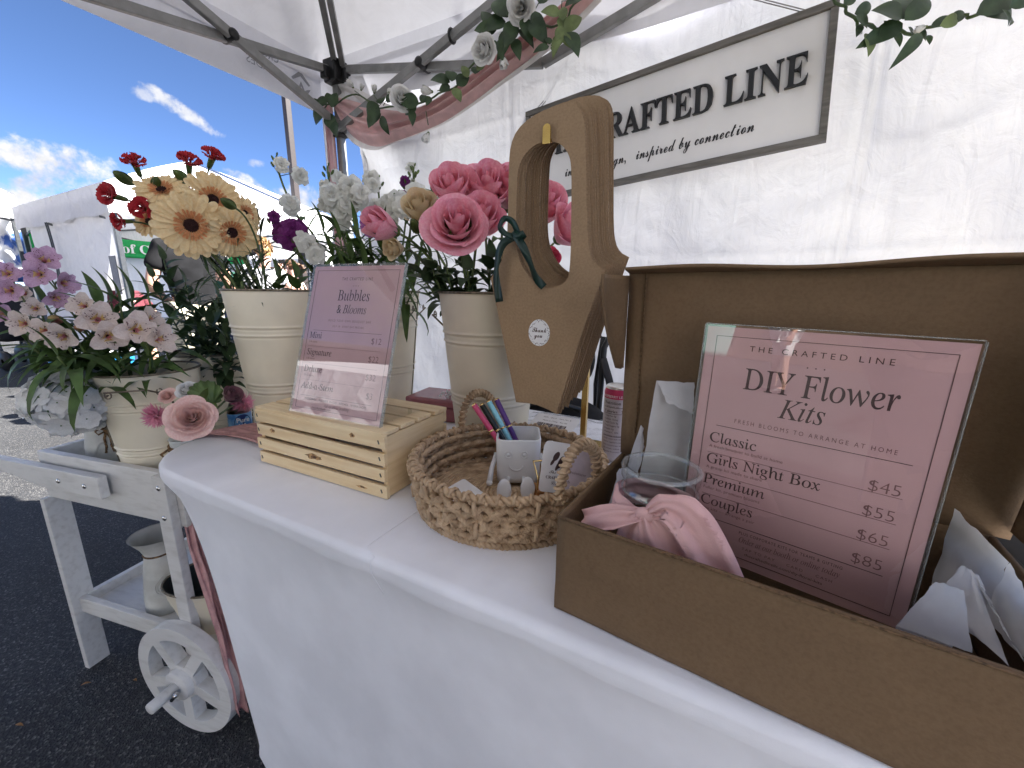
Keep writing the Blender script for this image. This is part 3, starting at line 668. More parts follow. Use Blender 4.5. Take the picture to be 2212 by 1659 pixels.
b = MB(); b.tube([p0+V((0, 0, .0)), p0+V((0, 0, 2.75))], .014, 8); b.build('pole', mSTEELD, tl); b = MB()
Xt_ = frame(p0+V((.30, .06, 0)), (-.92, .39, 0), (0, 0, 1))
for q, (tx, z, sz_) in enumerate((('Stray', 2.18, .16), ('BOX', 2.02, .13), ('Detailed Diorama', 1.78, .075), ('Statues', 1.63, .075), ('Paintings:', 1.46, .075), ('-Acrylic', 1.34, .07), ('-Watercolor', 1.22, .07), ('-Spray Paint', 1.10, .07))): text(b, tx, off(Xt_, 0, z, .02), sz_, None, .01, depth=.004)
b.build('lettering', mWTEXT, tl)
# ================================================================ table under a stretch cover
def cloth_mat(name, col, bump=.12, trans=0.0, sc=6, cr=.0):
    return mat(name, col, .75, var=.03, vscale=sc, bump=bump, bscale=900, spec=.25, sheen=.15, trans=trans)
mSPAN = cloth_mat('white_spandex', (.86, .865, .90), .15)
TZ, TU0, TU1, TV0, TV1 = .74, -1.125, .80, .345, 1.115
tb = thing('table', 'long folding table under a tight white stretch cover carrying the flower display', 'table', (-.16, .73, 0))
def rrect(u0, u1, v0, v1, r, n=10, seg=34):
    P = []
    cs = [((u0+r, v0+r), pi, 1.5*pi), ((u1-r, v0+r), 1.5*pi, 2*pi), ((u1-r, v1-r), 0, .5*pi), ((u0+r, v1-r), .5*pi, pi)]
    for k, (c, a, e) in enumerate(cs):
        for i in range(n+1):
            q = a+(e-a)*i/n; P.append(V((c[0]+r*cos(q), c[1]+r*sin(q))))
        nx = cs[(k+1) % 4]; end = P[-1]; st = V((nx[0][0]+r*cos(nx[1]), nx[0][1]+r*sin(nx[1])))
        for i in range(1, seg): P.append(end.lerp(st, i/seg))
    return P
top = rrect(TU0, TU1, TV0, TV1, .165); bot = rrect(-.862, .55, .380, 1.07, .03); mid_ = V((-.16, .73)); NP = len(top)
b = MB(); rows = []
prof = [(0, .006, 0), (.0, .0015, 1), (0, -.004, 1)]
def ringrow(fn): rows.append([fn(i) for i in range(NP)])
def inset(p, d): return p+(mid_-p).normalized()*d
ringrow(lambda i: V((*inset(top[i], .016), TZ))); ringrow(lambda i: V((*inset(top[i], .006), TZ-.0015))); ringrow(lambda i: V((*top[i], TZ-.008)))
ringrow(lambda i: V((*top[i], TZ-.012)))
ringrow(lambda i: V((*top[i], TZ-.020+.003*noise.noise(V((top[i].x*8, top[i].y*8, 0)))))); ringrow(lambda i: V((*top[i], TZ-.028+.006*noise.noise(V((top[i].x*9, top[i].y*9, 0)))+.004*noise.noise(V((top[i].x*40, top[i].y*40, 0))))))
ringrow(lambda i: V((*inset(top[i], .0015), TZ-.031+.006*noise.noise(V((top[i].x*9, top[i].y*9, 0)))+.004*noise.noise(V((top[i].x*40, top[i].y*40, 0)))))); 
for k in range(1, 27):
    f = k/26; z = (TZ-.036)*(1-f)
    def fn(i, f=f, z=z):
        t, q = top[i], bot[i]; w = f**.43
        p = inset(t, .003).lerp(q, w)
        # the free hem rises a little between the feet
        du = min(abs(q.x+.86), abs(q.x-.54), .5)/.5; dv = min(abs(q.y-.39), abs(q.y-1.07), .25)/.25
        rise = .035*min(1, max(du, dv*.6 if du < .03 else 0))*f**3
        s = .010*f*(1-f)*4*noise.noise(V((t.x*1.3, t.y*1.3, z*1.5)))
        foot = .010*math.exp(-((f-.965)/.03)**2)*math.exp(-(max(0, du)*14)**2)
        n_ = (t-mid_).normalized()
        return V((p.x+n_.x*(s+foot), p.y+n_.y*(s+foot), max(.004, z+rise)))
    ringrow(fn)
for r_ in rows: pass
vs = [p for r_ in rows for p in r_]; fs = [(k*NP+i, k*NP+(i+1) % NP, (k+1)*NP+(i+1) % NP, (k+1)*NP+i) for k in range(len(rows)-1) for i in range(NP)]
fs = [f[::-1] for f in fs]; fs.append(tuple(range(NP)))
b.add(vs, fs); b.build('stretch_cover', mSPAN, tb)
b = MB(); sm = []
j0 = min(range(NP), key=lambda i: (top[i]-V((-.42, TV0))).length)
b.tube([V((-.42, TV1-.02, TZ+.0005)), V((-.42, .7, TZ+.0005)), V((-.42, TV0+.016, TZ+.0002))]+[rows[k][j0]+V((0, -.0002, .0002)) for k in range(1, 8)], .0008, 5)
b.build('seam', mSPAN, tb)
for (x, y) in ((-.87, .40), (-.87, 1.055), (.54, .40), (.54, 1.055)):
    b = MB(); b.tube([(x, y, .02), (x, y, .69)], .014, 10); b.build('leg', mSTEELD, tb)

# gauze runner over the end of the table
mGAUZE = mat('rose_gauze', (.66, .38, .37), .9, var=.14, vscale=45, bump=.5, bscale=260, trans=.18)
rn = thing('table_runner', 'dusty pink gauze runner trailing over the left end of the table to the ground', 'table runner', (-1.1, .55, 0))
P1 = [(-.80, .60, .7435), (-.90, .57, .7435), (-1.0, .555, .7435), (-1.085, .54, .744), (-1.132, .50, .735), (-1.12, .455, .68)]+[tuple(on_v(x, y, v)) for x, y, v in ((452, 1175, .425), (478, 1262, .418), (500, 1345, .412), (518, 1425, .408), (532, 1490, .405), (541, 1538, .402))]
b = MB()
def rfn(s, t):
    x = s*(len(P1)-1); i = min(int(x), len(P1)-2); p = V(P1[i]).lerp(V(P1[i+1]), x-i)
    w = .115*(1-.55*s)*(t-.5); fl = max(0, min(1, (s-.33)*6))
    ruck = .006*abs(sin(t*15+s*6))+.004*abs(sin(t*27-s*11+2))
    d = V((.12, 1, 0)).normalized()
    if fl < .5: return p+d*(w*(1.0+.15*sin(s*25)))+V((0, 0, ruck))
    return p+d*(w*.75)+V((-ruck*2.2-.010*fl*(1+sin(t*13+s*5)), 0, .004*sin(t*40)))
b.grid(rfn, 110, 40); b.build('gauze', mGAUZE, rn, solid=.0012)

# ================================================================ wooden crate, turned upside down
def wood(name, c1, c2, sc=(3, 40, 40), rough=.6):
    m = mat(name, c1, rough, col2=c2, vscale=2.2, stretch=sc, detail=8, bump=.2, bscale=9, c2lo=.35, c2hi=.65)
    return m
mPINE = wood('pine', (.84, .68, .43), (.74, .55, .31)); mPINEE = wood('pine_end', (.82, .64, .39), (.68, .50, .28), (40, 3, 40)); mKNOT = mat('knot', (.16, .070, .03), .6, var=.6, vscale=160)
cu, cv, cw, cdp, ch = -.842, .468, .348, .185, .122
cr8 = thing('wooden_crate', 'small pine crate turned upside down under the pink bubbles price sign', 'crate', (cu+cw/2, cv+cdp/2, TZ), radians(1.5)); X = ROOT[cr8.name] @ M.Translation(V((-cw/2, -cdp/2, 0)))
for k in range(4):
    rj = random.Random(k+20); b = MB(); z = .0015+k*.0305; b.box((rj.uniform(-.002, .002), 0, 0), (cw+rj.uniform(-.002, .003), .008, .0236+rj.uniform(-.0008, .0004)), X @ M.Translation(V((cw/2, .004, z+.0125))) @ M.Rotation(rj.uniform(-.006, .006), 4, 'Y')); o = b.build('front_slat', mPINE, cr8, bevel=.0012)
    b = MB(); r = random.Random(k)
    for e in (.008, cw-.010): b.box((e, -.0003, z+.013), (.0022, .001, .007), X @ M.Translation(V((e, 0, z+.013))) @ M.Rotation(-.35, 4, 'Y') @ M.Translation(V((-e, 0, -z-.013))))
    b.build('staple', mSTEELD, o)
    b = MB(); z = .0015+k*.0305; b.box((cw/2, cdp-.004, z+.0125), (cw, .008, .0255), X); b.build('back_slat', mPINE, cr8, bevel=.0012)
for k, (x, z, rx, rz_) in enumerate(((.168, .046, .020, .0055), (.052, .0795, .007, .0045), (.276, .108, .006, .004), (.29, .012, .012, .002))):
    b = MB(); n = 18; b.prism([(rx*cos(2*pi*i/n)*(1+.25*sin(i*2.3)), rz_*sin(2*pi*i/n)*(1+.3*sin(i*1.7))) for i in range(n)], .0006, X @ frame((x, -.0004, z), (1, 0, 0), (0, 0, 1)))
    b.prism([(rx*.4*cos(2*pi*i/n), rz_*.5*sin(2*pi*i/n)) for i in range(n)], .0006, X @ frame((x+.002, -.0007, z), (1, 0, 0), (0, 0, 1)), 1); b.build('knot', [mat('knot_ring%d' % k, (.44, .25, .10), .6, var=.5, vscale=120), mKNOT], cr8)
for x in (.0065, cw-.0065):
    b = MB(); b.box((x, cdp/2, .058), (.011, cdp-.0165, .112), X); b.build('end_board', mPINEE, cr8, bevel=.001)
for k in range(4):
    rj = random.Random(k+30); b = MB(); b.box((rj.uniform(-.002, .002), 0, 0), (cw+rj.uniform(-.001, .003), .0405, .0075), X @ M.Translation(V((cw/2, .0215+k*.0475, .1195))) @ M.Rotation(rj.uniform(-.008, .008), 4, 'Z')); b.build('top_slat', mPINE, cr8, bevel=.0012)
CRT = TZ+.1235

# ================================================================ acrylic price signs
def clearmat(name, tint=(1, 1, 1), rough=.01, base=0.0):
    m = bpy.data.materials.new(name); m.use_nodes = True; n = m.node_tree.nodes; l = m.node_tree.links
    n.remove(n['Principled BSDF']); tr = n.new('ShaderNodeBsdfTransparent'); tr.inputs['Color'].default_value = (*tint, 1)
    gl = n.new('ShaderNodeBsdfGlossy'); gl.inputs['Roughness'].default_value = rough; fr = n.new('ShaderNodeFresnel'); fr.inputs['IOR'].default_value = 1.75
    ge = n.new('ShaderNodeNewGeometry'); iv = n.new('ShaderNodeMath'); iv.operation = 'SUBTRACT'; iv.inputs[0].default_value = 1; l.new(ge.outputs['Backfacing'], iv.inputs[1])
    mu = n.new('ShaderNodeMath'); mu.operation = 'MULTIPLY'; l.new(fr.outputs[0], mu.inputs[0]); l.new(iv.outputs[0], mu.inputs[1])
    ms = n.new('ShaderNodeMixShader'); l.new(mu.outputs[0], ms.inputs[0]); l.new(tr.outputs[0], ms.inputs[1]); l.new(gl.outputs[0], ms.inputs[2]); l.new(ms.outputs[0], n['Material Output'].inputs['Surface'])
    return m
mACR = clearmat('clear_acrylic', (.985, .985, .985)); mACRE = mat('acrylic_edge', (.55, .60, .58), .15, alpha=.3, spec=.8)
mPAPER = mat('pink_paper', (.58, .36, .355), .5, var=.05, vscale=7); mINK = mat('dark_ink', (.065, .032, .030), .6); mINK2 = mat('soft_ink', (.20, .10, .10), .6)
def price_sign(name, label, c, yaw, tilt, roll, w, h):
    e1 = V((cos(yaw), sin(yaw), 0)); nn = V((-sin(yaw), cos(yaw), 0)); e2 = nn*sin(tilt)+V((0, 0, 1))*cos(tilt)
    a = e1*cos(roll)+e2*sin(roll); bb = e2*cos(roll)-e1*sin(roll)
    t = thing(name, label, 'sign', c); X = frame(V(c)+bb*(h/2)+nn*.002, a, bb)
    b = MB(); b.box((0, 0, -.0045), (w*.985, h*.985, .0006), X); pp = b.build('printed_paper', mPAPER, t)
    b = MB(); b.box((0, 0, -.0022), (w, h, .003), X); b.build('clear_front', mACR, t)
    b = MB(); b.box((0, 0, -.0070), (w, h, .003), X); b.build('clear_back', mACR, t)
    b = MB()
    for s in (-1, 1): b.box((s*(w/2+.0008), 0, -.0047), (.0008, h, .0080), X)
    b.box((0, h/2+.0008, -.0047), (w, .0008, .0080), X); b.build('polished_edge', mACRE, t)
    return t, X, pp
def rule(b, X, x0, x1, y, th=.0005, mi=0): b.box(((x0+x1)/2, y, -.0039), (x1-x0, th, .0004), X, mi)
def border(b, X, w, h, m, th=.0005):
    for s in (-1, 1):
        b.box((s*(w/2-m), 0, -.0039), (th, h-2*m, .0004), X); b.box((0, s*(h/2-m), -.0039), (w-2*m, th, .0004), X)
PZ = -.0039
t, X, pp = price_sign('price_sign', 'pink bubbles and blooms price list in clear acrylic standing on the pine crate', (-.632, .4817, CRT+.0005), .0466, .3085, 0, .2304, .2976)
w, h = .2304, .2976; b = MB(); border(b, X, w, h, .011)
T = lambda s, x, y, sz, st=None, al='CENTER', of=0.0, wd=None, sp=1.0, mi=0, shr=0.0, sx=1.0: text(b, s, off(X, x, y, PZ), sz, st, of, 0.0, al, wd, sp, mi, shr, sx)
T('THE CRAFTED LINE', .004, .118, .0085, sp=1.35, wd=.078)
for k in (-1, 0, 1): b.box((.004+k*.006, .107, PZ), (.0013, .0013, .0003), X)
T('Bubbles', .004, .078, .030, 'U', wd=.080); T('& Blooms', .002, .053, .024, 'I', wd=.075)
T('BUILD YOUR OWN BOUQUET BAR', .001, .036, .0062, sp=1.4, wd=.108, mi=1); T('JULY 18 \u00b7 EVENT DAY PRICING', .0, .025, .0056, sp=1.3, wd=.080, mi=1)
rule(b, X, -.090, .085, .017)
for i, (a, s, p) in enumerate((('Mini', '3-4 stems', '$12'), ('Signature', '6-8 stems', '$22'), ('Deluxe', '10-12 stems', '$32'), ('Add-a-Stem', '', '$3'))):
    y = .001-i*.0335
    T(a, -.0965, y, .0175, 'U', 'LEFT', .004); T(s, -.0965, y-.009, .0058, None, 'LEFT', mi=1); T(p, .088, y-.003, .0165, None, 'RIGHT', -.012, mi=1)
    if i < 3: rule(b, X, -.097, .088, y-.016, .00035, 1)
rule(b, X, -.097, .088, -.113)
T('WEDDINGS . FLOWER WALLS . ARCHES . WORKSHOPS', -.003, -.1205, .0058, wd=.16, mi=0, sp=1.15); T('Ask us about booking', .004, -.1305, .0085, 'I', wd=.066, mi=1); T('thecraftedlinellc.com', -.034, -.136, .0052, wd=.05)
b.build('lettering', [mINK, mINK2], pp)
b = MB(); b.box((-.632, .55, CRT+.0025), (.228, .10, .003)); b.build('clear_foot', mACR, t)
# second sign, inside the box
t, X, pp = price_sign('price_sign', 'large pink flower kits price list in clear acrylic leaning inside the cardboard box', (.0815, .489, .7802), -.215, .025, -.010, .2165, .285)
w, h = .2165, .285; b = MB(); border(b, X, w, h, .0125)
T('THE CRAFTED LINE', -.002, .1155, .0085, sp=1.6, wd=.118)
for k in (-1, 0, 1): b.box((k*.007, .1045, PZ), (.0012, .0012, .0003), X)
T('DIY Flower', .004, .073, .034, 'U', wd=.128, of=.003); T('Kits', -.004, .0475, .030, 'I', wd=.040, shr=0.0)
T('FRESH BLOOMS TO ARRANGE AT HOME', .004, .0325, .0068, sp=1.5, wd=.138, mi=1); rule(b, X, -.083, .085, .0255)
for i, (a, s, p) in enumerate((('Classic', 'A fresh bouquet to build at home', '$45'), ('Girls Night Box', 'A group kit made to share', '$55'), ('Premium', 'Fuller kit, premium blooms', '$65'), ('Couples', 'Two kits \u2014 arrange a pair', '$85'))):
    y = .0045-i*.0265
    T(a, -.0875, y, .0172, 'U', 'LEFT', .004); T(s, -.0875, y-.0068, .0052, None, 'LEFT', mi=1, sp=1.05); T(p, .083, y-.012, .0165, None, 'RIGHT', -.013, mi=1)
    if i < 3: rule(b, X, -.088, .084, y-.0135, .00035, 1)
rule(b, X, -.088, .084, -.0915)
T('PLUS CORPORATE KITS FOR TEAMS & GIFTING', .006, -.0995, .0050, wd=.096, sp=1.2); T('Order at our booth or online today', .006, -.1095, .0098, 'I', wd=.094, mi=1)
T('TAP TO PAY     CARD     CASH', .006, -.118, .0046, wd=.085, sp=1.3, mi=1); T('thecraftedlinellc.com/diy-floral-kits', .004, -.1245, .0046, wd=.074)
b.build('lettering', [mINK, mINK2], pp)

# ================================================================ hanging shop sign
mBOARD = mat('sign_board', (.70, .69, .68), .5, var=.03, vscale=5); mFRAME = wood('grey_wood', (.15, .14, .125), (.095, .088, .078), (4, 50, 50)); mLET = mat('black_lettering', (.008, .009, .011), .45)
yaw, tilt, roll, w, h = -.1326, .0229, .0617, .8921, .3129
e1 = V((cos(yaw), sin(yaw), 0)); nn = V((-sin(yaw), cos(yaw), 0)); e2 = nn*sin(tilt)+V((0, 0, 1))*cos(tilt)
a_ = e1*cos(roll)+e2*sin(roll); b_ = e2*cos(roll)-e1*sin(roll); c0 = V((-.2694, 1.4182, 1.4497))
hs = thing('hanging_sign', 'white framed shop sign with raised black letters hanging before the cloth wall', 'sign', c0); X = frame(c0+b_*(h/2), a_, b_)
b = MB(); b.box((0, 0, -.008), (w-.03, h-.03, .008), X); bd = b.build('board', mBOARD, hs)
fw = .017
for s in (-1, 1):
    b = MB(); b.box((0, s*(h/2-fw/2), -.006), (w, fw, .024), X); b.build('frame_rail', mFRAME, hs, bevel=.0015)
    b = MB(); b.box((s*(w/2-fw/2), 0, -.0062), (fw, h-2*fw-.001, .0235), X); b.build('frame_stile', mFRAME, hs, bevel=.0015)
b = MB(); text(b, 'THE CRAFTED LINE', off(X, .010, -.012, .001), .108, 'B', -.004, .012, width=.772); b.build('raised_letters', mLET, bd)
for tx_, xx_, wd_ in (('interior design,', -.180, .218), ('inspired by connection', .124, .322)):
    b = MB(); text(b, tx_, off(X, xx_, -.092, -.003), .050, 'S', .002, .001, width=wd_); b.build('tagline', mLET, bd)
b = MB(); p = X @ V((-.40, h/2, 0)); q = X @ V((.37, h/2, 0))
hk1 = at(1452, -112, (p-EYE).dot(FWD)*.93); hk2 = at(1440, -50, (q-EYE).dot(FWD)*.9)
hk1 = hk1; 
for dx in (0, .012): b.tube([p+V((dx, 0, 0)), p.lerp(hk1, .5)+V((dx*.8, 0, -.004)), hk1+V((dx*.6, 0, 0))], .0013, 5); b.tube([q+V((dx, 0, 0)), hk2+V((dx*.6, 0, 0))], .0013, 5)
b.build('hanging_string', mat('grey_string', (.30, .29, .30), .7), hs)

# ================================================================ cardboard box with lid up
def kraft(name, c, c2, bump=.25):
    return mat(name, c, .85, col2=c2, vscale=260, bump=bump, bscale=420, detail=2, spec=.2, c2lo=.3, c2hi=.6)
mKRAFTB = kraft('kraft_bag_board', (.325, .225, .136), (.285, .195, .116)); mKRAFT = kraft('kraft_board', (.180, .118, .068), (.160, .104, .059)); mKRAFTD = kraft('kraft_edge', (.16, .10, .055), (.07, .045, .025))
BU0, BU1, BV0, BV1, BZ = -.139, .252, .383, .605, .858
bx = thing('cardboard_box', 'open brown cardboard box with its lid up holding the flower kits sign', 'box', ((BU0+BU1)/2, (BV0+BV1)/2, TZ))
th = .0035
BXM = M.Translation(V((BU0, BV0, 0))) @ M.Rotation(radians(-5.5), 4, 'Z') @ M.Translation(V((-BU0, -BV0, 0)))
def panel(pts, name, t=th, m=None, sub=0, wob=.0):
    """board from a corner loop p00,p10,p11,p01"""
    p = [BXM @ V(q) for q in pts]; b = MB(); n = (p[1]-p[0]).cross(p[3]-p[0]).normalized()
    b.grid(lambda s, k: p[0].lerp(p[1], s).lerp(p[3].lerp(p[2], s), k)+n*(wob*noise.noise(V((s*5, k*4, len(name))))), 28, 16)
    return b.build(name, m or mKRAFT, bx, solid=t)
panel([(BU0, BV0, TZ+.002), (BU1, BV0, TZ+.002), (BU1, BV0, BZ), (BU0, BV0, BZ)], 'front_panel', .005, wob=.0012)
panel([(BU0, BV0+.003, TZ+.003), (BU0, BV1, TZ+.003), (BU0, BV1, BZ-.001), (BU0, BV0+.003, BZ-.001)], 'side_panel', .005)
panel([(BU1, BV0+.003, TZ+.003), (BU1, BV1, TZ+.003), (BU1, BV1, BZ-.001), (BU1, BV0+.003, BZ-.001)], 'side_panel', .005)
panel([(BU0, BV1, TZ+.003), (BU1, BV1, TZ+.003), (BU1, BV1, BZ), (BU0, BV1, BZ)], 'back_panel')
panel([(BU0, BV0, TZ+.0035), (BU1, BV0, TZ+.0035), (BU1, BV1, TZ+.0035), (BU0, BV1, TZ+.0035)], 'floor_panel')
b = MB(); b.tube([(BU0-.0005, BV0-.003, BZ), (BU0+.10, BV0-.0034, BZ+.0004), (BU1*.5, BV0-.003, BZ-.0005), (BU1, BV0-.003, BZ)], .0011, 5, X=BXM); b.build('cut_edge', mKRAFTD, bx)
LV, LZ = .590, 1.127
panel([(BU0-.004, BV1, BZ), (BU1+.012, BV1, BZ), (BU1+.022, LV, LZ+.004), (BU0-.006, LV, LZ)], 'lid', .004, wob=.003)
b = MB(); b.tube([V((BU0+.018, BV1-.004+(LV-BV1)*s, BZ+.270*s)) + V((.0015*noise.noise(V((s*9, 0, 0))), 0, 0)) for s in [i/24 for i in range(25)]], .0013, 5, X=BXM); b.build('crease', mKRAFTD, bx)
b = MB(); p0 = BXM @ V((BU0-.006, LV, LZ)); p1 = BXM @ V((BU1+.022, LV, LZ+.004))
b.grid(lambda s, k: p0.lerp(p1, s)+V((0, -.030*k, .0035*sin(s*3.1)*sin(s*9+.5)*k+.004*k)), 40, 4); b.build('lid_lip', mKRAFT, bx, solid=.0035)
# side flaps of the lid, tapering downwards
def flap(side):
    b = MB()
    out = V((-.26, -1, 0)).normalized() if side < 0 else V((.06, -1, 0)).normalized()
    L0 = .060 if side < 0 else .115; zl = .13 if side < 0 else .255
    def fl(s, k):
        z = LZ-.004-zl*s; v = LV+(BV1-LV)*(LZ-z)/.273; wd = L0*(1-s**2.3*.93) if side < 0 else L0*(1-.15*s-.75*max(0, s-.9)*5)
        u = BU0-.006 if side < 0 else BU1+.020-.009*s
        return V((u, v-.004, z))+out*(wd*k)+V((-.010*sin(pi*k)*(1 if side < 0 else 0), 0, 0))
    b.grid(lambda s, k: BXM @ fl(s, k), 24, 10); b.build('lid_flap', mKRAFT, bx, solid=.004)
flap(-1); flap(1)
mTISS = mat('tissue_paper', (.72, .72, .74), .8, var=.10, vscale=18, trans=.35, bump=.35, bscale=45)
def sheet(b, pts, n=10, wob=.002, seed=0):
    p = [V(q) for q in pts]
    b.grid(lambda s, k: p[0].lerp(p[1], s).lerp(p[3].lerp(p[2], s), k)+V((noise.noise(V((s*6, k*5, seed))), noise.noise(V((s*5+9, k*5, seed))), noise.noise(V((s*5, k*6+7, seed))))) * wob, n, n)
ts = thing('tissue_paper', 'grey tissue sheets standing at the left wall inside the cardboard box', 'tissue paper', (-.09, .56, TZ+.006)); b = MB()
sheet(b, [on_v(1372, 1090, .545), on_v(1478, 1100, .56), on_v(1500, 826, .565), on_v(1418, 822, .555)], 10, .003, 1)
sheet(b, [on_v(1420, 823, .553), on_v(1500, 828, .563), on_v(1498, 895, .548), on_v(1440, 868, .545)], 8, .002, 2)
sheet(b, [on_v(1330, 1085, .50), on_v(1360, 1080, .52), on_v(1391, 925, .565), on_v(1384, 918, .56)], 8, .003, 3)
sheet(b, [on_v(1345, 1080, .51), on_v(1366, 1075, .52), on_v(1392, 965, .56), on_v(1388, 925, .565)], 8, .003, 4)
sheet(b, [on_v(1310, 1105, .46), on_v(1350, 1110, .47), on_v(1362, 1010, .52), on_v(1338, 1012, .50)], 8, .003, 5)
b.build('sheet', mTISS, ts)
ts = thing('tissue_paper', 'crumpled white tissue folded in the right end of the cardboard box', 'tissue paper', (.18, .45, TZ+.006)); b = MB()
def fold(px, dv, seed):
    """pleated sheet: a polyline of ridge points with depths, dropped to the box floor"""
    top_ = [on_v(x, y, v) for (x, y), v in zip(px, dv)]
    for i in range(len(top_)-1):
        p, q = top_[i], top_[i+1]; z0 = TZ+.03
        sheet(b, [V((p.x, p.y-.012, z0)), V((q.x, q.y-.012, z0)), q, p], 8, .0018, seed+i)
fold([(1935, 1352), (2022, 1256), (2082, 1275)], [.43, .445, .44], 1)
sheet(b, [on_v(1935, 1352, .425), on_v(2100, 1410, .40), on_v(2082, 1276, .42), on_v(2022, 1256, .432)], 10, .0016, 21)
sheet(b, [on_v(2020, 1290, .455), on_v(2180, 1440, .40), on_v(2100, 1232, .46), on_v(2078, 1221, .468)], 10, .0016, 31)
sheet(b, [on_v(2090, 1230, .462), on_v(2230, 1460, .405), on_v(2160, 1345, .43), on_v(2115, 1243, .455)], 10, .0016, 41)
sheet(b, [on_v(2000, 1300, .50), on_v(2140, 1400, .45), on_v(2180, 1215, .475), on_v(2062, 1098, .56)], 12, .003, 51)
sheet(b, [on_v(2120, 1330, .455), on_v(2260, 1470, .405), on_v(2240, 1320, .43), on_v(2182, 1215, .475)], 12, .003, 61)
b.build('sheet', mTISS, ts)
# storage bin behind the box
bn = thing('storage_bin', 'black storage bin with a yellow lid at the right edge behind the cardboard box', 'storage bin', (.56, .83, TZ)); b = MB()
b.box((.56, .83, TZ+.055), (.36, .28, .10)); b.build('bin_body', mBLACKP, bn, bevel=.015)
mYEL = mat('yellow_plastic', (.62, .42, .03), .4, var=.05); b = MB(); b.box((.56, .83, TZ+.118), (.40, .32, .028)); b.box((.56, .83, TZ+.137), (.34, .26, .014)); b.build('lid', mYEL, bn, bevel=.006)
# ================================================================ cream flower buckets
mCREAM = mat('cream_enamel', (.80, .735, .58), .42, var=.05, vscale=6, bump=.05, bscale=30, spec=.5); mRIM = mat('worn_rim', (.20, .17, .12), .5, .3, var=.4, vscale=90); mWIRE = mat('wire', (.22, .18, .14), .4, .7)
mWATER = mat('dull_green', (.05, .07, .03), .6)  # plain dull green, not used by any part
def bucket(label, c, Rt, Rb, H, hang=(-1, 1), a0=0.0, loops=True, group='cream metal flower buckets', tilt=1.0):
    t = thing('flower_bucket', label, 'bucket', c, a0, group); X = ROOT[t.name]
    def r(z): return Rb+(Rt-Rb)*(z/H)
    pr = [(.0, .003), (Rb-.004, .003), (Rb, 0), (Rb, .004)]; zs = [i/40*H for i in range(1, 41)]
    ribs = [.30, .355, .70, .755]
    out = []
    for i in range(1, 161):
        z = i/160*(H-.004); e = 0
        for q in ribs: e += .0030*math.exp(-((z/H-q)/.0065)**2)-.0022*math.exp(-((z/H-q+.013)/.0055)**2)
        out.append((r(z)+e, z))
    pr += out; b = MB(); b.lathe(pr+[(Rt+.0006, H-.003)], 56, X); b.lathe([(Rt-.001, H-.002), (r(H*.5)-.0015, H*.5), (Rb-.001, .006), (0, .006)], 40, X)
    b.build('bucket_body', mCREAM, t)
    b = MB(); b.tube([X @ V((Rt*cos(i*2*pi/48), Rt*sin(i*2*pi/48), H)) for i in range(48)], .0028, 6, closed=True); b.build('rolled_rim', mRIM, t)
    b = MB(); b.tube([X @ V((r(z)+.0012, 0, z)) for z in (0.002, H*.3, H*.7, H*.985)], .0016, 5); b.build('side_seam', mRIM, t)
    for k in hang:
        a = k*pi/2+.35
        rr = r(H*.90); ex = V((cos(a), sin(a), 0)); ey = V((-sin(a), cos(a), 0)); p0 = ex*(rr+.003)+V((0, 0, H*.86))
        b = MB(); b.tube([X @ (p0+ey*s*.042+ex*.002) for s in (-1, 1)], .0001, 3)
        w = .046; dn = ex*.045*tilt+V((0, 0, .015 if tilt > 0 else -.03))
        path = [p0-ey*w, p0-ey*w+ex*.01, p0-ey*w*.78+dn, p0+ey*w*.78+dn, p0+ey*w+ex*.01, p0+ey*w]
        b.tube([X @ q for q in path], .0021, 6)
        for s in (-1, 1): b.tube([X @ (p0+ey*s*w+V((0, 0, .008*cos(i)))+ey*(.006*sin(i))+ex*.002) for i in [j*.7 for j in range(9)]], .0016, 5)
        b.build('wire_handle', mWIRE, t)
    return t
BH = .356
B1, B2, B3 = V((-1.025, .665, TZ)), V((-.975, .965, TZ)), V((-.485, .825, TZ))
bucket('tall cream bucket of peach gerberas and red carnations behind the pine crate', B1, .122, .084, BH, hang=(), a0=2.2)
bucket('tall cream bucket of white stock half hidden behind the bubbles price sign', B2, .122, .084, BH, hang=(3.75,), a0=.4, tilt=-.4)
bucket('tall cream bucket of pink roses behind the woven basket', B3, .120, .085, BH, hang=(1.35,), a0=.9, tilt=-.4)
CT = .612   # cart tray floor
B4, B5 = V((-1.275, .462, CT)), V((-1.37, .66, CT))
bucket('short cream bucket of alstroemerias standing on the white cart', B4, .106, .076, .288, hang=(2.35, .55), a0=-1.85, tilt=1.0)
bucket('short cream bucket of dark green foliage at the back of the white cart', B5, .108, .078, .300, hang=(-.2, 3.6), a0=.6, tilt=.5)

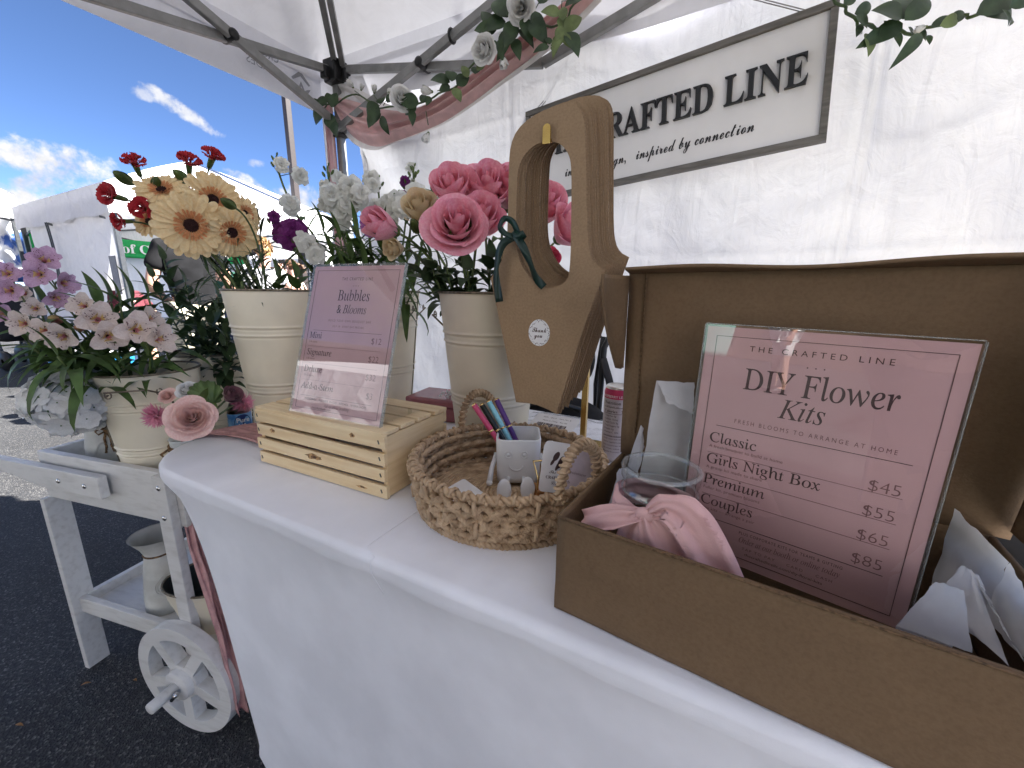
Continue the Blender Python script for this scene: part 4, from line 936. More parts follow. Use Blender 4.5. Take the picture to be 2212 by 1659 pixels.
# ================================================================ woven basket
mROPE = mat('seagrass_rope', (.58, .42, .27), .85, col2=(.32, .215, .125), vscale=55, bump=.6, bscale=230, detail=5, c2lo=.3, c2hi=.62)
bc, bR, bH = V((-.312, .588, TZ)), .158, .082
bk = thing('woven_basket', 'round woven seagrass basket with two loop handles on the white table', 'basket', bc)
def twist(b, path, r, n=2, turns=30.0, closed=False, sub=3, seg=6, jit=0.0):
    """rope of n twisted strands along a path"""
    P = [V(p) for p in path]; k = len(P); m = k*sub
    for s in range(n):
        pts = []
        for i in range(m if closed else m-sub+1):
            x = i/sub; a = int(x) % k; c = (a+1) % k if closed else min(a+1, k-1); p = P[a].lerp(P[c], x-int(x))
            tg = (P[c]-P[a]) if (P[c]-P[a]).length > 1e-9 else V((0, 0, 1)); tg.normalize()
            u = V((0, 0, 1)).cross(tg); u = u.normalized() if u.length > .1 else V((1, 0, 0)); w = tg.cross(u)
            ph = 2*pi*(turns*i/m+s/n); pts.append(p+u*(cos(ph)*r*.52)+w*(sin(ph)*r*.52))
        b.tube(pts, r*.62, seg, closed=closed)
def circ(R, z, n=90, wob=0.0, ph=0.0, k=1): return [bc+V((R*cos(2*pi*i/n)*1.03, R*sin(2*pi*i/n), z+wob*sin(2*pi*i/n*k+ph))) for i in range(n)]
b = MB()
# braided bands: each band is a chain of overlapping plaits
for lv, (z, R) in enumerate(((.020, .149), (.038, .152), (.057, .155))):
    n = 200
    for q in range(4):
        pts = []
        for i in range(n):
            a = 2*pi*i/n; ph = (8 if lv != 1 else -8)*a+2*pi*q/4+lv*.9; rr = R+.0058*cos(2*ph)+.0012*sin(3*ph+q)
            pts.append(bc+V((1.03*rr*cos(a), rr*sin(a), z+.0125*sin(ph)+.0015*noise.noise(V((a*9, q, lv))))))
        twist(b, pts, .0064, 3, 95+7*q, True, 2, 5)
twist(b, circ(.151, .004), .0068, 2, 60, True, 3); b.build('woven_wall', mROPE, bk)
b = MB(); twist(b, circ(.160, .079, 80), .0066, 2, 46, True, 4)
for i in range(46):
    a = 2*pi*(i+.5)/46; p = bc+V((1.03*.160*cos(a), .160*sin(a), .079)); tg = V((-sin(a), cos(a), 0)); ex = V((cos(a), sin(a), 0))
    b.tube([p+ex*(.0078*cos(t))+V((0, 0, .0078*sin(t)))+tg*(.0016*t-.004) for t in [j*.63 for j in range(11)]], .0026, 5)
b.build('wrapped_rim', mROPE, bk)
for i in range(12):
    b = MB(); a = 2*pi*i/12+.2; ex = V((cos(a)*1.03, sin(a), 0)); b.tube([bc+ex*(.168)+V((0, 0, .078)), bc+ex*.166+V((0, 0, .060)), bc+ex*(.152)+V((0, 0, .046)), bc+ex*(.152)+V((0, 0, .040)), bc+ex*.163+V((0, 0, .036)), bc+ex*.161+V((0, 0, .018))], .0034, 6); b.build('stake', mROPE, bk)
b = MB()
for q in range(20): b.tube(circ(.008+.0072*q, .0055, 60, .0015, q, 5), .0042, 6, closed=True)
b.lathe([(0, .002), (.15, .002)], 40, M.Translation(bc)); b.build('coiled_base', mROPE, bk)
for a, tilt_ in ((2.42, .25), (-.42, .10)):
    ex = V((cos(a)*1.03, sin(a), 0)); ey = V((-sin(a), cos(a), 0)); b = MB(); path = []
    for i in range(25):
        t = pi*i/24; path.append(bc+ex*(.160+.03*sin(t)*tilt_)+ey*(-.040*cos(t))+V((0, 0, .070+.082*sin(t)**.8)))
    twist(b, path, .0060, 2, 13, False, 4)
    for i in range(22):
        x = (i+.5)/22*24; k = min(int(x), 23); p = path[k].lerp(path[k+1], x-k); tg = (path[k+1]-path[k]).normalized(); u = ex; w = tg.cross(u)
        b.tube([p+u*(.0070*cos(t))+w*(.0070*sin(t))+tg*(.0013*t-.004) for t in [j*.63 for j in range(11)]], .0024, 5)
    b.build('loop_handle', mROPE, bk)
BF = TZ+.0105
# smiling cup with pens
mWPLA = mat('white_plastic_cup', (.74, .74, .74), .45, var=.02)
cc = V((-.322, .648, BF)); crz = radians(27)
cp = thing('pen_cup', 'white smiling pen cup with tiny arms and feet sitting in the woven basket', 'pen cup', cc, crz); X = ROOT[cp.name]
def rsq(w, r, n=6):
    P = []
    for (sx, sy, a) in ((1, -1, -pi/2), (1, 1, 0), (-1, 1, pi/2), (-1, -1, pi)):
        for i in range(n+1): q = a+pi/2*i/n; P.append((sx*(w-r)+r*cos(q), sy*(w-r)+r*sin(q)))
    return P
def cupshell(b, lv, X):
    k = None; vs = []; fs = []
    for (w, r, z) in lv:
        p = rsq(w, r); k = len(p); vs += [(x, y, z) for x, y in p]
    for i in range(len(lv)-1): fs += [(i*k+j, i*k+(j+1) % k, (i+1)*k+(j+1) % k, (i+1)*k+j) for j in range(k)]
    fs.append(tuple(range(k))[::-1]); fs.append(tuple((len(lv)-1)*k+j for j in range(k))); b.add(vs, fs, 0, True, X)
b = MB(); cupshell(b, [(.034, .014, .004), (.0385, .014, .006), (.0395, .014, .014), (.0410, .014, .088), (.0405, .014, .0895), (.0385, .013, .0895), (.0375, .013, .088), (.036, .012, .014), (.034, .012, .012)], X); b.build('cup_body', mWPLA, cp)
for s in (-1, 1):
    b = MB(); e = X @ frame((s*.0145-.004, -.0407, .062), (1, 0, 0), (0, 0, 1)); b.tube([(.0066*cos(i*.35), .0066*sin(i*.35), .0) for i in range(18)], .0011, 5, closed=True, X=e); b.ball((0, 0, -.004), .0055, 6, e); b.build('eye', mWPLA, cp)
b = MB(); e = X @ frame((-.004, -.0408, .042), (1, 0, 0), (0, 0, 1)); b.tube([(.0125*cos(t), .0105*sin(t), 0) for t in [pi+.15+i*(pi-.3)/12 for i in range(13)]], .0011, 5, X=e); b.build('smile', mWPLA, cp)
for s, f in ((-1, (-.024, -.094, .009)), (1, (.016, -.085, .009))):
    b = MB(); b.tube([X @ V((s*.014-.004, -.036, .016)), X @ V(f)], .0045, 10); o = b.build('leg', mWPLA, cp)
    fx = X @ M.Translation(V((f[0], f[1]-.003, .020))) @ M.Rotation(-.25, 4, 'X'); b = MB(); b.ball((0, 0, 0), 1, 9, fx, 0, (.0125, .0055, .021)); b.build('foot', mWPLA, o)
for s in (-1, 1):
    b = MB(); b.tube([X @ V((s*.041, -.010, .052)), X @ V((s*.049, -.030, .030)), X @ V((s*.052, -.048, .012))], [.0045, .0045, .0055], 10); b.ball((s*.052, -.049, .011), .006, 6, X); b.build('arm', mWPLA, cp)
pens = [('pink', (.55, .07, .16), -.016, 'rose pink'), ('black', (.012, .02, .018), -.006, 'black'), ('blue', (.28, .62, .72), .004, 'pale blue'), ('purple', (.10, .035, .20), .015, 'dark purple')]
mGOLD = mat('gold', (.80, .58, .25), .22, 1.0, var=.05)
for i, (nm, col, dx, w_) in enumerate(pens):
    base = X @ V((dx*.7+.012, -.010+.004*i, .016)); tip = at(1020+[3, 20, 35, 52][i], [873, 873, 866, 862][i], .755+.010*i)
    d = (tip-base).normalized(); L_ = (tip-base).length; p = thing('pen', w_+' pen with a thin gold ring leaning in the smiling cup', 'pen', base, 0, 'pens in the smiling cup'); Y = aim(base, d, (0, 1, 0))
    m = mat(nm+'_pen', col, .4, var=.04); b = MB(); b.lathe([(0, 0), (.0045, 0), (.0050, .004), (.0050, L_*.62), (.0053, L_*.62+.001), (.0053, L_-.001), (.0046, L_), (0, L_)], 16, Y); b.build('barrel', m, p)
    b = MB(); b.lathe([(.0051, L_*.60), (.0058, L_*.60+.0005), (.0058, L_*.60+.003), (.0051, L_*.60+.0035)], 16, Y); b.build('ring', mGOLD, p); b = MB(); b.lathe([(.0054, L_-.0016), (.0055, L_-.0004), (.0030, L_+.0012), (0, L_+.0012)], 16, Y); b.build('end_cap', mGOLD, p)
# business card holder
mOAK = wood('oiled_wood', (.42, .20, .065), (.28, .12, .035), (40, 6, 40)); mCARD = mat('white_card', (.74, .73, .74), .6, var=.03); mCARDP = mat('lilac_card', (.60, .52, .60), .6, var=.10, vscale=40)
hc = V((-.236, .606, BF)); ch_ = thing('card_holder', 'small wooden card stand with a gold wire frame inside the woven basket', 'card holder', hc, radians(40)); X = ROOT[ch_.name]
b = MB(); b.box((0, 0, .011), (.060, .034, .022), X); b.build('wooden_base', mOAK, ch_, bevel=.003)
b = MB(); b.tube([X @ V(p) for p in ((-.028, -.010, .015), (-.028, -.012, .045), (-.028, .020, .060), (.028, .020, .060), (.028, -.012, .045), (.028, -.010, .015))], .0019, 8); b.build('wire_frame', mGOLD, ch_)
def card(name, label, o, xd, yd, w, h, n, m, draw=None, group=None):
    X = frame(o, xd, yd); t = thing(name, label, 'business cards', tuple(o), 0, group); r = .006; P = []
    for (sx, sy, a) in ((1, -1, -pi/2), (1, 1, 0), (-1, 1, pi/2), (-1, -1, pi)):
        for i in range(5): q = a+pi/2*i/4; P.append((sx*(w/2-r)+r*cos(q), sy*(h/2-r)+r*sin(q)))
    b = MB()
    for k in range(n): b.prism(P, .00045, off(X, .0008*k, .0010*k, -.0011*k))
    c = b.build('card_stack', m, t)
    if draw: b = MB(); draw(b, X); b.build('print', [mINK, mCARDP], c)
    return t
def pr1(b, X):
    for (x, y, rx, ry, a) in ((-.001, .018, .0042, .008, -.5), (.007, .010, .004, .010, -.35), (-.006, .009, .0022, .006, -.5), (.003, .004, .0025, .008, -.4)):
        b.prism([(rx*cos(i*.4)*cos(a)-ry*sin(i*.4)*sin(a), rx*cos(i*.4)*sin(a)+ry*sin(i*.4)*cos(a)) for i in range(16)], .0001, off(X, x, y, .0003))
    text(b, 'The', off(X, -.004, -.008, .0004), .0075, 'S'); text(b, 'CRAFTED', off(X, 0, -.016, .0004), .0062, 'B', width=.028); text(b, 'Line', off(X, .002, -.024, .0004), .0075, 'S')
def pr2(b, X):
    for k, s in enumerate(('For', 'Appointment', 'with')): text(b, s, off(X, -.017, .018-.016*k, .0004), .0062, 'I', align='LEFT')
card('business_cards', 'white business cards with a black flower logo in the gold wire holder', at(1200, 1012, .612), (.74, .62, -.22), (-.1, .35, .93), .046, .072, 5, mCARD, pr1)
card('business_cards', 'lilac cards with printed lines behind the right handle of the basket', at(1243, 1028, .612), (.80, .55, -.30), (.20, .35, .9), .050, .066, 6, mCARDP, pr2)
cx = at(1010, 1052, .60); t = card('paper_card', 'blank white card lying flat against the front wall inside the basket', V((-.360, .520, BF+.012)), (.90, -.44, 0), (.1, .85, .22), .085, .050, 1, mCARD)

# ================================================================ brass stand and kraft bouquet bags
mBRASS = mat('brass', (.62, .42, .14), .24, 1.0, var=.06)
PX, PY = -.262, .862
sd_ = thing('display_stand', 'brass stand with a hooked arm holding the stack of kraft bouquet bags', 'display stand', (PX, PY, TZ))
b = MB(); b.box((PX, PY, TZ+.33), (.013, .013, .655)); b.build('pole', mBRASS, sd_, bevel=.0015)
b = MB(); b.box((PX, PY+.01, TZ+.004), (.11, .11, .007)); b.build('base', mBRASS, sd_, bevel=.002)
ARM0 = V((-.283, .652, 1.332)); ARM1 = V((PX, PY-.0, 1.391))
b = MB(); b.bar(ARM0, ARM1, .010, .006); b.build('arm', mBRASS, sd_, bevel=.001)
b = MB(); n = 14; P = [(.0065*cos(pi*i/n), .018+.0065*sin(pi*i/n)) for i in range(n+1)]+[(-.0065, -.004), (.0065, -.004)]
b.prism(P, .003, frame(ARM0+V((0, -.0015, 0)), (1, 0, .0), (0, 0, 1))); b.build('end_tab', mBRASS, sd_)
OUT = [(-.068, .418), (-.065, .446), (-.054, .466), (-.03, .481), (.002, .489), (.032, .4885), (.048, .484), (.058, .473), (.063, .456), (.070, .362), (.076, .291), (.081, .266), (.090, .251), (.106, .243), (.070, .125), (.034, -.008), (.016, -.001), (-.012, .005), (-.048, .003), (-.076, .12), (-.104, .230), (-.083, .255), (-.072, .286), (-.069, .316)]
HOL = [(-.052, .388), (-.049, .412), (-.036, .431), (-.016, .441), (.004, .442), (.025, .435), (.039, .418), (.044, .398), (.047, .33), (.049, .238), (.041, .222), (.025, .213), (.004, .214), (-.018, .225), (-.036, .243), (-.049, .27), (-.053, .301)]
def smooth(P, it=1):
    for _ in range(it):
        Q = []
        for i in range(len(P)):
            a, c = V(P[i]), V(P[(i+1) % len(P)]); Q += [tuple(a.lerp(c, .25))[:2], tuple(a.lerp(c, .75))[:2]]
        P = Q
    return P
sharp = {13, 20, 15, 18}
def smooth_keep(P, keep):
    Q = []
    for i in range(len(P)):
        p = V((*P[i], 0)); a = V((*P[i-1], 0)); c = V((*P[(i+1) % len(P)], 0))
        if i in keep: Q.append(P[i])
        else: Q += [tuple(p.lerp(a, .25))[:2], tuple(p.lerp(c, .25))[:2]]
    return Q
OUTS = smooth_keep(smooth_keep(OUT, sharp), {k for k in ()}) if False else smooth_keep(OUT, sharp); HOLS = smooth_keep(smooth_keep(HOL, ()), ())
def bagmesh():
    b = MB()
    b.prism(OUTS, .0013, I4, 0, holes=[HOLS[::-1]], ms=1); b.prism(OUTS, .0013, off(I4, .0022, -.0010, -.0034), 0, holes=[HOLS[::-1]], ms=1); return b
bagme = bagmesh().mesh('bag_board', [mKRAFTB, mat('kraft_cut', (.34, .235, .145), .9, col2=(.15, .095, .055), vscale=420)])
NB = 13
for k in range(NB):
    r = random.Random(k+3); f = k/(NB-1); hp = ARM0.lerp(ARM1, .035+.25*f)+V((.020*f, 0, .012*f))
    X = M.Translation(hp) @ M.Rotation((.035*f + (r.uniform(-.012, .012) if k else 0)), 4, 'Y') @ M.Rotation((r.uniform(-.07, .07)-.05*f if k else 0), 4, 'Z') @ M.Rotation(.0+.10*f, 4, 'X') @ frame((0, 0, 0), (1, 0, 0), (0, 0, 1)) @ M.Translation(V((-.004 + (r.uniform(-.0055, .0055) if k else 0), -.4415+(r.uniform(-.003, .001) if k else 0), 0)))
    if k == 0: lab = 'kraft bouquet bag with a thank you sticker and green ribbon at the very front'
    elif k == NB-1: lab = 'kraft cardboard bouquet bag hanging at the very back of the stack on the brass arm'
    else: lab = 'kraft cardboard bouquet bag hanging in the middle of the stack on the brass arm'
    t = thing('bouquet_bag', lab, 'bouquet bag', tuple(hp), 0, 'kraft bouquet bags'); o = put('bag_board', bagme, X, t)
    if k == 0:
        mSTK = mat('white_sticker', (.78, .78, .79), .45, var=.02); S = off(X, -.004, .1365, .0006); b = MB(); n = 40
        b.prism([(.0205*cos(2*pi*i/n), .0235*sin(2*pi*i/n)) for i in range(n)], .0004, S); stk = b.build('sticker', mSTK, t)
        b = MB(); text(b, 'Thank', off(S, 0, .001, .0003), .0125, 'S', .01, sx=.8); text(b, 'you', off(S, -.001, -.0085, .0003), .0125, 'S', .01, sx=.8)
        r = random.Random(5)
        for q in range(46):
            a = 2*pi*q/46; R_ = r.uniform(.80, .95); x, y = .0205*R_*cos(a), .0235*R_*sin(a); s = r.uniform(.0007, .0018); g = r.uniform(0, 6)
            b.prism([(x+s*cos(g)*c-s*.45*sin(g)*e, y+s*sin(g)*c+s*.45*cos(g)*e) for c, e in ((1, 0), (0, 1), (-1, 0), (0, -1))], .0001, off(S, 0, 0, .0003))
        b.build('lettering', mINK, stk)
        mRIB = mat('green_satin', (.003, .026, .019), .42, var=.15); b = MB()
        def strip(pts, w, nrm=(0, -1, 0)):
            P = [V(p) for p in pts]; Q = []
            for i in range(len(P)-1):
                for j in range(4): 
                    p0 = P[max(i-1, 0)]; p1 = P[i]; p2 = P[i+1]; p3 = P[min(i+2, len(P)-1)]; u = j/4
                    Q.append(.5*((2*p1)+(p2-p0)*u+(2*p0-5*p1+4*p2-p3)*u*u+(3*p1-p0-3*p2+p3)*u**3))
            Q.append(P[-1]); vs = []
            for i, p in enumerate(Q):
                tg = (Q[min(i+1, len(Q)-1)]-Q[max(i-1, 0)]).normalized(); s = tg.cross(V(nrm)+V((.5*sin(i*.5), 0, .5*cos(i*.37)))).normalized(); vs += [p-s*w/2, p+s*w/2]
            b.add(vs, [(2*i, 2*i+1, 2*i+3, 2*i+2) for i in range(len(Q)-1)])
        G = lambda x, y, d=-.012: on_v(x, y, ARM0.y+.02+d-.012)
        strip([G(1119, 505), G(1108, 480, -.022), G(1090, 472, -.03), G(1080, 490, -.03), G(1092, 505, -.025), G(1117, 512, -.015)], 0.0099)
        strip([G(1117, 510), G(1088, 525, -.018), G(1075, 560, -.016), G(1072, 600, -.014), G(1079, 652, -.012)], 0.0136)
        strip([G(1113, 505, -.016), G(1128, 530, -.02), G(1144, 565, -.018), G(1158, 600, -.012), G(1175, 620, -.008)], 0.0136)
        strip([G(1108, 500, -.016), G(1120, 508, -.021), G(1133, 505, -.02), G(1128, 512, .0)], 0.0120)
        b.build('ribbon', mRIB, t, solid=.0004)

# ================================================================ things at the back of the table
can = thing('drink_can', 'slim pink and white drink can behind the cardboard box', 'can', (-.186, .852, TZ)); X = ROOT[can.name]
mCANP = mat('can_print', (.56, .50, .52), .35, .4, var=.04); mCANR = mat('can_red', (.55, .05, .13), .35, .3, var=.04); mALU = mat('aluminium', (.7, .7, .7), .3, 1.0)
b = MB(); b.lathe([(0, .001), (.024, .001), (.0285, .008), (.029, .012), (.029, .142)], 32, X, 0); b.lathe([(.0291, .142), (.0291, .154), (.0265, .162)], 32, X, 1); b.build('can_body', [mCANP, mCANR], can)
b = MB(); b.lathe([(.0265, .162), (.0262, .166), (.024, .168), (.0225, .163), (0, .163)], 32, X); b.build('lid', mALU, can)
b = MB(); ang0 = math.atan2(-.852, .184)
def wrapx(tx, a, z, size, st=None):
    q = MB(); text(q, tx, I4, size, st, align='LEFT'); n0 = len(b.v)
    b.add([X @ V((.0294*cos(a+p.x/.0294), .0294*sin(a+p.x/.0294), z+p.y)) for p in q.v], q.f, 0 if st != 'w' else 1, False)
a0 = ang0-.95
q = MB(); text(q, 'RASPBERRY LEMONADE', I4, .0075, None, align='LEFT'); b.add([X @ V((.0294*cos(a0-.35+p.x/.0294), .0294*sin(a0-.35+p.x/.0294), .145+p.y)) for p in q.v], q.f, 1, False)
wrapx('Nutrition Facts', a0-.1, .131, .0095, 'B'); wrapx('1 serving per can', a0, .125, .0045); wrapx('Calories   10', a0-.05, .113, .0085, 'B')
for k, s in enumerate(('Total Fat 0g', 'Sodium 15mg', 'Total Carb 3g', 'Total Sugars 0g', 'Protein 0g', 'Vitamin C 10%', 'Ingredients: carbonated', 'water, citric acid, natural', 'flavors, raspberry juice', 'from concentrate, stevia', 'leaf extract, sodium', 'benzoate to protect')):
    wrapx(s, a0, .104-.0072*k, .0056 if k < 6 else .0048)
for z in (.110, .1235, .060):
    b.add([X @ V((.0294*cos(a0-.1+i*.11), .0294*sin(a0-.1+i*.11), z+e)) for i in range(17) for e in (0, .0009)], [(2*i, 2*i+2, 2*i+3, 2*i+1) for i in range(16)], 0, False)
b.build('lettering', [mINK, mWTEXT], can)
mROSEB = mat('rose_box', (.30, .10, .12), .25, var=.05)
pb = thing('pink_box', 'small glossy dusty pink case between the cream buckets', 'box', (-.705, .93, TZ), radians(8)); X = ROOT[pb.name]
b = MB(); b.box((0, 0, .021), (.19, .13, .040), X); b.build('case_bottom', mROSEB, pb, bevel=.006); b = MB(); b.box((0, 0, .053), (.19, .13, .022), X); b.build('case_lid', mROSEB, pb, bevel=.006)
chn = MB(); r = random.Random(2)
for k in range(26):
    c = X @ V((.045+r.uniform(-.035, .035), -.03+r.uniform(-.02, .02), .068+.004*(k % 3))); Y = aim(c, (r.uniform(-1, 1), r.uniform(-1, 1), r.uniform(.2, 1))); chn.tube([Y @ V((.005*cos(i*.8), .0034*sin(i*.8), 0)) for i in range(8)], .0010, 5, closed=True)
tag(chn.build('silver_chain', mALU, None, at=tuple(X @ V((.045, -.03, .066)))), 'little heap of silver chain lying on the dusty pink case', 'chain')
vb = thing('woven_vase', 'narrow two tone woven vase holding a clear bag behind the rose bucket', 'vase', (-.610, 1.045, TZ)); X = ROOT[vb.name]
def rv(z): return .052+.030*(z/.25)
b = MB()
for k in range(34): b.tube([X @ V((rv(z)*cos(a), rv(z)*sin(a), z+.0015*sin(8*a+k))) for z in [.004+k*.0073] for a in [i*2*pi/40 for i in range(40)]], .0043, 6, 0 if k < 19 else 1, closed=True)
b.lathe([(0, .004), (.05, .004)], 20, X); b.build('woven_body', [mat('brown_jute', (.26, .16, .085), .9, var=.4, vscale=60, bump=.5), mat('natural_cotton', (.62, .56, .46), .9, var=.15, vscale=60, bump=.5)], vb)
b = MB(); b.grid(lambda s, k: X @ V(((.06+.012*noise.noise(V((cos(s*6.28)*2, sin(s*6.28)*2, k*5)))-.02*k)*cos(s*6.283), (.06+.012*noise.noise(V((cos(s*6.28)*2, sin(s*6.28)*2, k*5+4)))-.02*k)*sin(s*6.283), .20+.12*k+.012*sin(s*25)*k)), 40, 12)
mBAG = clearmat('clear_plastic_film', (.93, .94, .96), .12); tag(b.build('plastic_bag', mBAG, None, at=(-.61, 1.045, TZ+.2)), 'crumpled clear plastic bag stuffed in the woven vase', 'plastic bag')
pk = thing('plastic_packet', 'clear plastic packet with a barcode label lying on the table behind the basket', 'packet', (-.36, 1.0, TZ)); b = MB()
b.grid(lambda s, k: V((-.49+.30*s, .93+.17*k, TZ+.003+.016*sin(pi*s)*sin(pi*k)+.006*noise.noise(V((s*8, k*6, 1))))), 40, 24); b.build('film', mBAG, pk)
b = MB(); L0 = on_z(1165, 925, TZ+.022); Xb = frame(L0+V((.02, .04, .002)), (.93, -.08, .02), (.10, 1, .28)); b.box((0, 0, 0), (.125, .085, .0006), Xb); lb = b.build('label', mCARD, pk)
b = MB(); r = random.Random(9); x = -.042
while x < .040:
    wd = r.choice([.0008, .0014, .0022]); b.box((x, -.018, .0006), (wd, .036, .0003), Xb); x += wd+r.choice([.0008, .0014])
text(b, 'Made in China   Rev 05', off(Xb, 0, .010, .0006), .0075); text(b, 'Style   Qty 6    Item No. 8', off(Xb, 0, .026, .0006), .0075)
b.build('barcode', mINK, lb)
# folding chair with a black bag behind the table
chr_ = thing('folding_chair', 'black folding chair with fabric sling standing between the table and the cloth wall', 'chair', (-.36, 1.30, 0)); b = MB()
for du in (0, .40):
    b.tube([(-.335+du*.0-.0+du, 1.24, .0), (-.335+du, 1.245, .60), (-.33+du, 1.26, .93), (-.315+du, 1.30, .985)], .010, 8); b.tube([(-.335+du, 1.245, .62), (-.36+du, 1.30, .80), (-.345+du, 1.30, .96)], .009, 8)
b.build('frame_tube', mBLACKP, chr_); b = MB(); b.grid(lambda s, k: V((-.335+.40*s, 1.26+.03*sin(pi*s)+.02*k, .45+.02*sin(pi*s)+.0*k-.0)) + V((0, .35*k, .05*k*k)), 10, 8); b.build('fabric_seat', mBTOP, chr_, solid=.004)
b = MB(); b.tube([(-.325, 1.235, .90), (-.30, 1.225, .84), (-.285, 1.225, .79)], .016, 8, sec=(1.2, .25)); b.build('strap', mBTOP, chr_)
bp = thing('backpack', 'soft black bag hanging behind the kraft bouquet bags', 'bag', (-.42, 1.26, .70)); b = MB()
b.ball((-.43, 1.27, .885), 1, 12, None, 0, (.07, .05, .10)); b.build('bag_body', mBTOP, bp); b = MB(); b.tube([(-.38, 1.25, .93), (-.36, 1.25, .99), (-.345, 1.255, .96)], .01, 8); b.build('strap', mBTOP, bp)
dk = thing('duffel_bag', 'low black duffel on the table end behind the rose bucket and basket', 'bag', (-.42, 1.19, .60)); b = MB(); b.ball((-.44, 1.20, .685), 1, 12, None, 0, (.16, .07, .09)); b.build('bag_body', mBTOP, dk); b = MB(); b.tube([(-.54, 1.16, .74), (-.46, 1.13, .775), (-.36, 1.15, .75)], .008, 8); b.build('carry_handle', mBLACKP, dk)

# ================================================================ glass jar with pink ribbon in the box
mGLASS = clearmat('jar_glass', (.93, .95, .95), .02); mGRIM = mat('jar_rim_glass', (.60, .61, .61), .06, var=.05, alpha=.20, spec=.9)
jc = V((-.046, .458, TZ+.009)); jr = thing('glass_jar', 'clear glass jar tied with a frayed pink chiffon ribbon inside the cardboard box', 'jar', jc); X = ROOT[jr.name]
jh = .160
b = MB(); b.lathe([(0, 0), (.040, 0), (.044, .004), (.0445, .085), (.042, .100), (.0405, .106), (.0405, .112), (.0425, .114), (.0425, .118), (.0405, .120), (.0405, .126), (.0428, .129), (.0428, .139), (.0415, 0.142), (.0385, 0.142), (.0375, .138), (.0372, .108), (.040, .092), (.0412, .080), (.0408, .008), (.036, .006), (0, .006)], 48, X @ M.Diagonal(V((1, 1, 1.127, 1)))); b.build('jar_body', mGLASS, jr)
b = MB(); b.tube([jc+V((.0415*cos(i*pi/24), .0415*sin(i*pi/24), .1575)) for i in range(48)], .0026, 8, closed=True)
b.tube([jc+V((.0410*cos(i*pi/24), .0410*sin(i*pi/24), .131)) for i in range(48)], .0012, 6, closed=True)
b.build('glass_rim', mGRIM, jr)
mCHIF = mat('pink_chiffon_ribbon', (.86, .55, .53), .8, var=.06, vscale=12, bump=.3, bscale=700, trans=.25)
b = MB()
def band(s, k):
    a = s*2*pi; z = .121-.034*k-.006*sin(a*1.0+1.0); R_ = .0465+.0035*sin(k*pi)+.0022*sin(k*14+3*sin(a))+.001*sin(a*9)
    return X @ V((R_*cos(a), R_*sin(a), z))
b.grid(band, 60, 16)
kn = on_v(1393, 1112, .406)
b.ball(kn, 1, 8, None, 0, (.010, .006, .008))
def tail(path, w0, w1, nz, seed):
    P = [V(p) for p in path]; k = len(P)-1
    def fn(s, t):
        x = s*k; i = min(int(x), k-1); u = x-i; p0 = P[max(i-1, 0)]; p1 = P[i]; p2 = P[i+1]; p3 = P[min(i+2, k)]
        p = .5*((2*p1)+(p2-p0)*u+(2*p0-5*p1+4*p2-p3)*u*u+(3*p1-p0-3*p2+p3)*u**3)
        tg = (P[i+1]-P[i]).normalized(); sd2 = tg.cross(V(nz)).normalized(); nn2 = sd2.cross(tg); w = w0+(w1-w0)*min(1, s*2.2)
        fray = .0009*(noise.noise(V((s*160, seed, 0)))) if abs(t-.5) > .47 else 0
        return p+sd2*((t-.5)*w+fray)+nn2*(.0034*sin(t*9+s*3+seed)*(.35+.65*s)+.002*sin(t*21+seed)*(1-s))
    b.grid(fn, 40, 22)
Q = lambda *p: [on_v(x, y, v) for x, y, v in p]
tail(Q((1392, 1112, .407), (1345, 1114, .405), (1300, 1118, .405), (1258, 1130, .408)), .014, .032, (0, -.6, .8), 1)
tail(Q((1398, 1110, .404), (1440, 1096, .402), (1488, 1125, .401), (1530, 1195, .398), (1575, 1300, .394)), .012, .042, (.1, -1, .3), 4)
tail(Q((1396, 1112, .403), (1412, 1145, .401), (1440, 1205, .397), (1470, 1295, .393)), .014, .046, (.1, -1, .2), 7)
tail(Q((1390, 1114, .404), (1372, 1155, .400), (1350, 1225, .394)), .012, .036, (0, -1, .2), 9)
b.build('ribbon', mCHIF, jr, solid=.0005)
b = MB(); r = random.Random(4)
for k in range(70):
    s = r.random(); p = on_v(1515+80*s, 1120+150*s**1.2, .399); b.tube([p, p+V((r.uniform(.001, .006), r.uniform(-.003, .003), r.uniform(.000, .005)))], .00022, 3)
b.build('frayed_threads', mCHIF, jr)
# ================================================================ white flower cart
mPAINT = mat('white_paint', (.70, .69, .66), .5, col2=(.585, .57, .535), vscale=5, stretch=(3, 14, 14), c2lo=.28, c2hi=.52, blot=.10, bump=.14, bscale=12, detail=6); mBOLT = mat('zinc_bolt', (.62, .62, .62), .25, 1.0)
KB = radians(11.5); cart = thing('flower_cart', 'white painted wooden flower cart with spoked wheel at the left end of the table', 'cart', (-1.555, .303, 0), KB); X = ROOT[cart.name]
KL, KD = .50, .42
def brd(name, c, d, bev=.002): return MB().box(c, d, X).build(name, mPAINT, cart, bevel=bev)
brd('tray_floor', (KL/2, KD/2, .603), (KL-.02, KD-.02, .014))
fb = brd('tray_front', (KL/2, .009, .615), (KL, .018, .13)); brd('tray_back', (KL/2, KD-.009, .615), (KL, .018, .13))
brd('tray_side', (.009, KD/2, .6148), (.0178, KD-.037, .1295)); brd('tray_side', (KL-.009, KD/2, .6148), (.0178, KD-.037, .1295))
for y in (-.004, KD-.028): brd('rear_leg', (.004+.0, y+.014, .277), (.018, .052, .545) if y < 0 else (.018, .052, .545))
lg = brd('wheel_leg', (KL-.035, -.0105, .435), (.040, .020, .495)); brd('wheel_leg', (KL-.035, KD+.0105, .435), (.040, .020, .495))
SL, sz = .552, .205
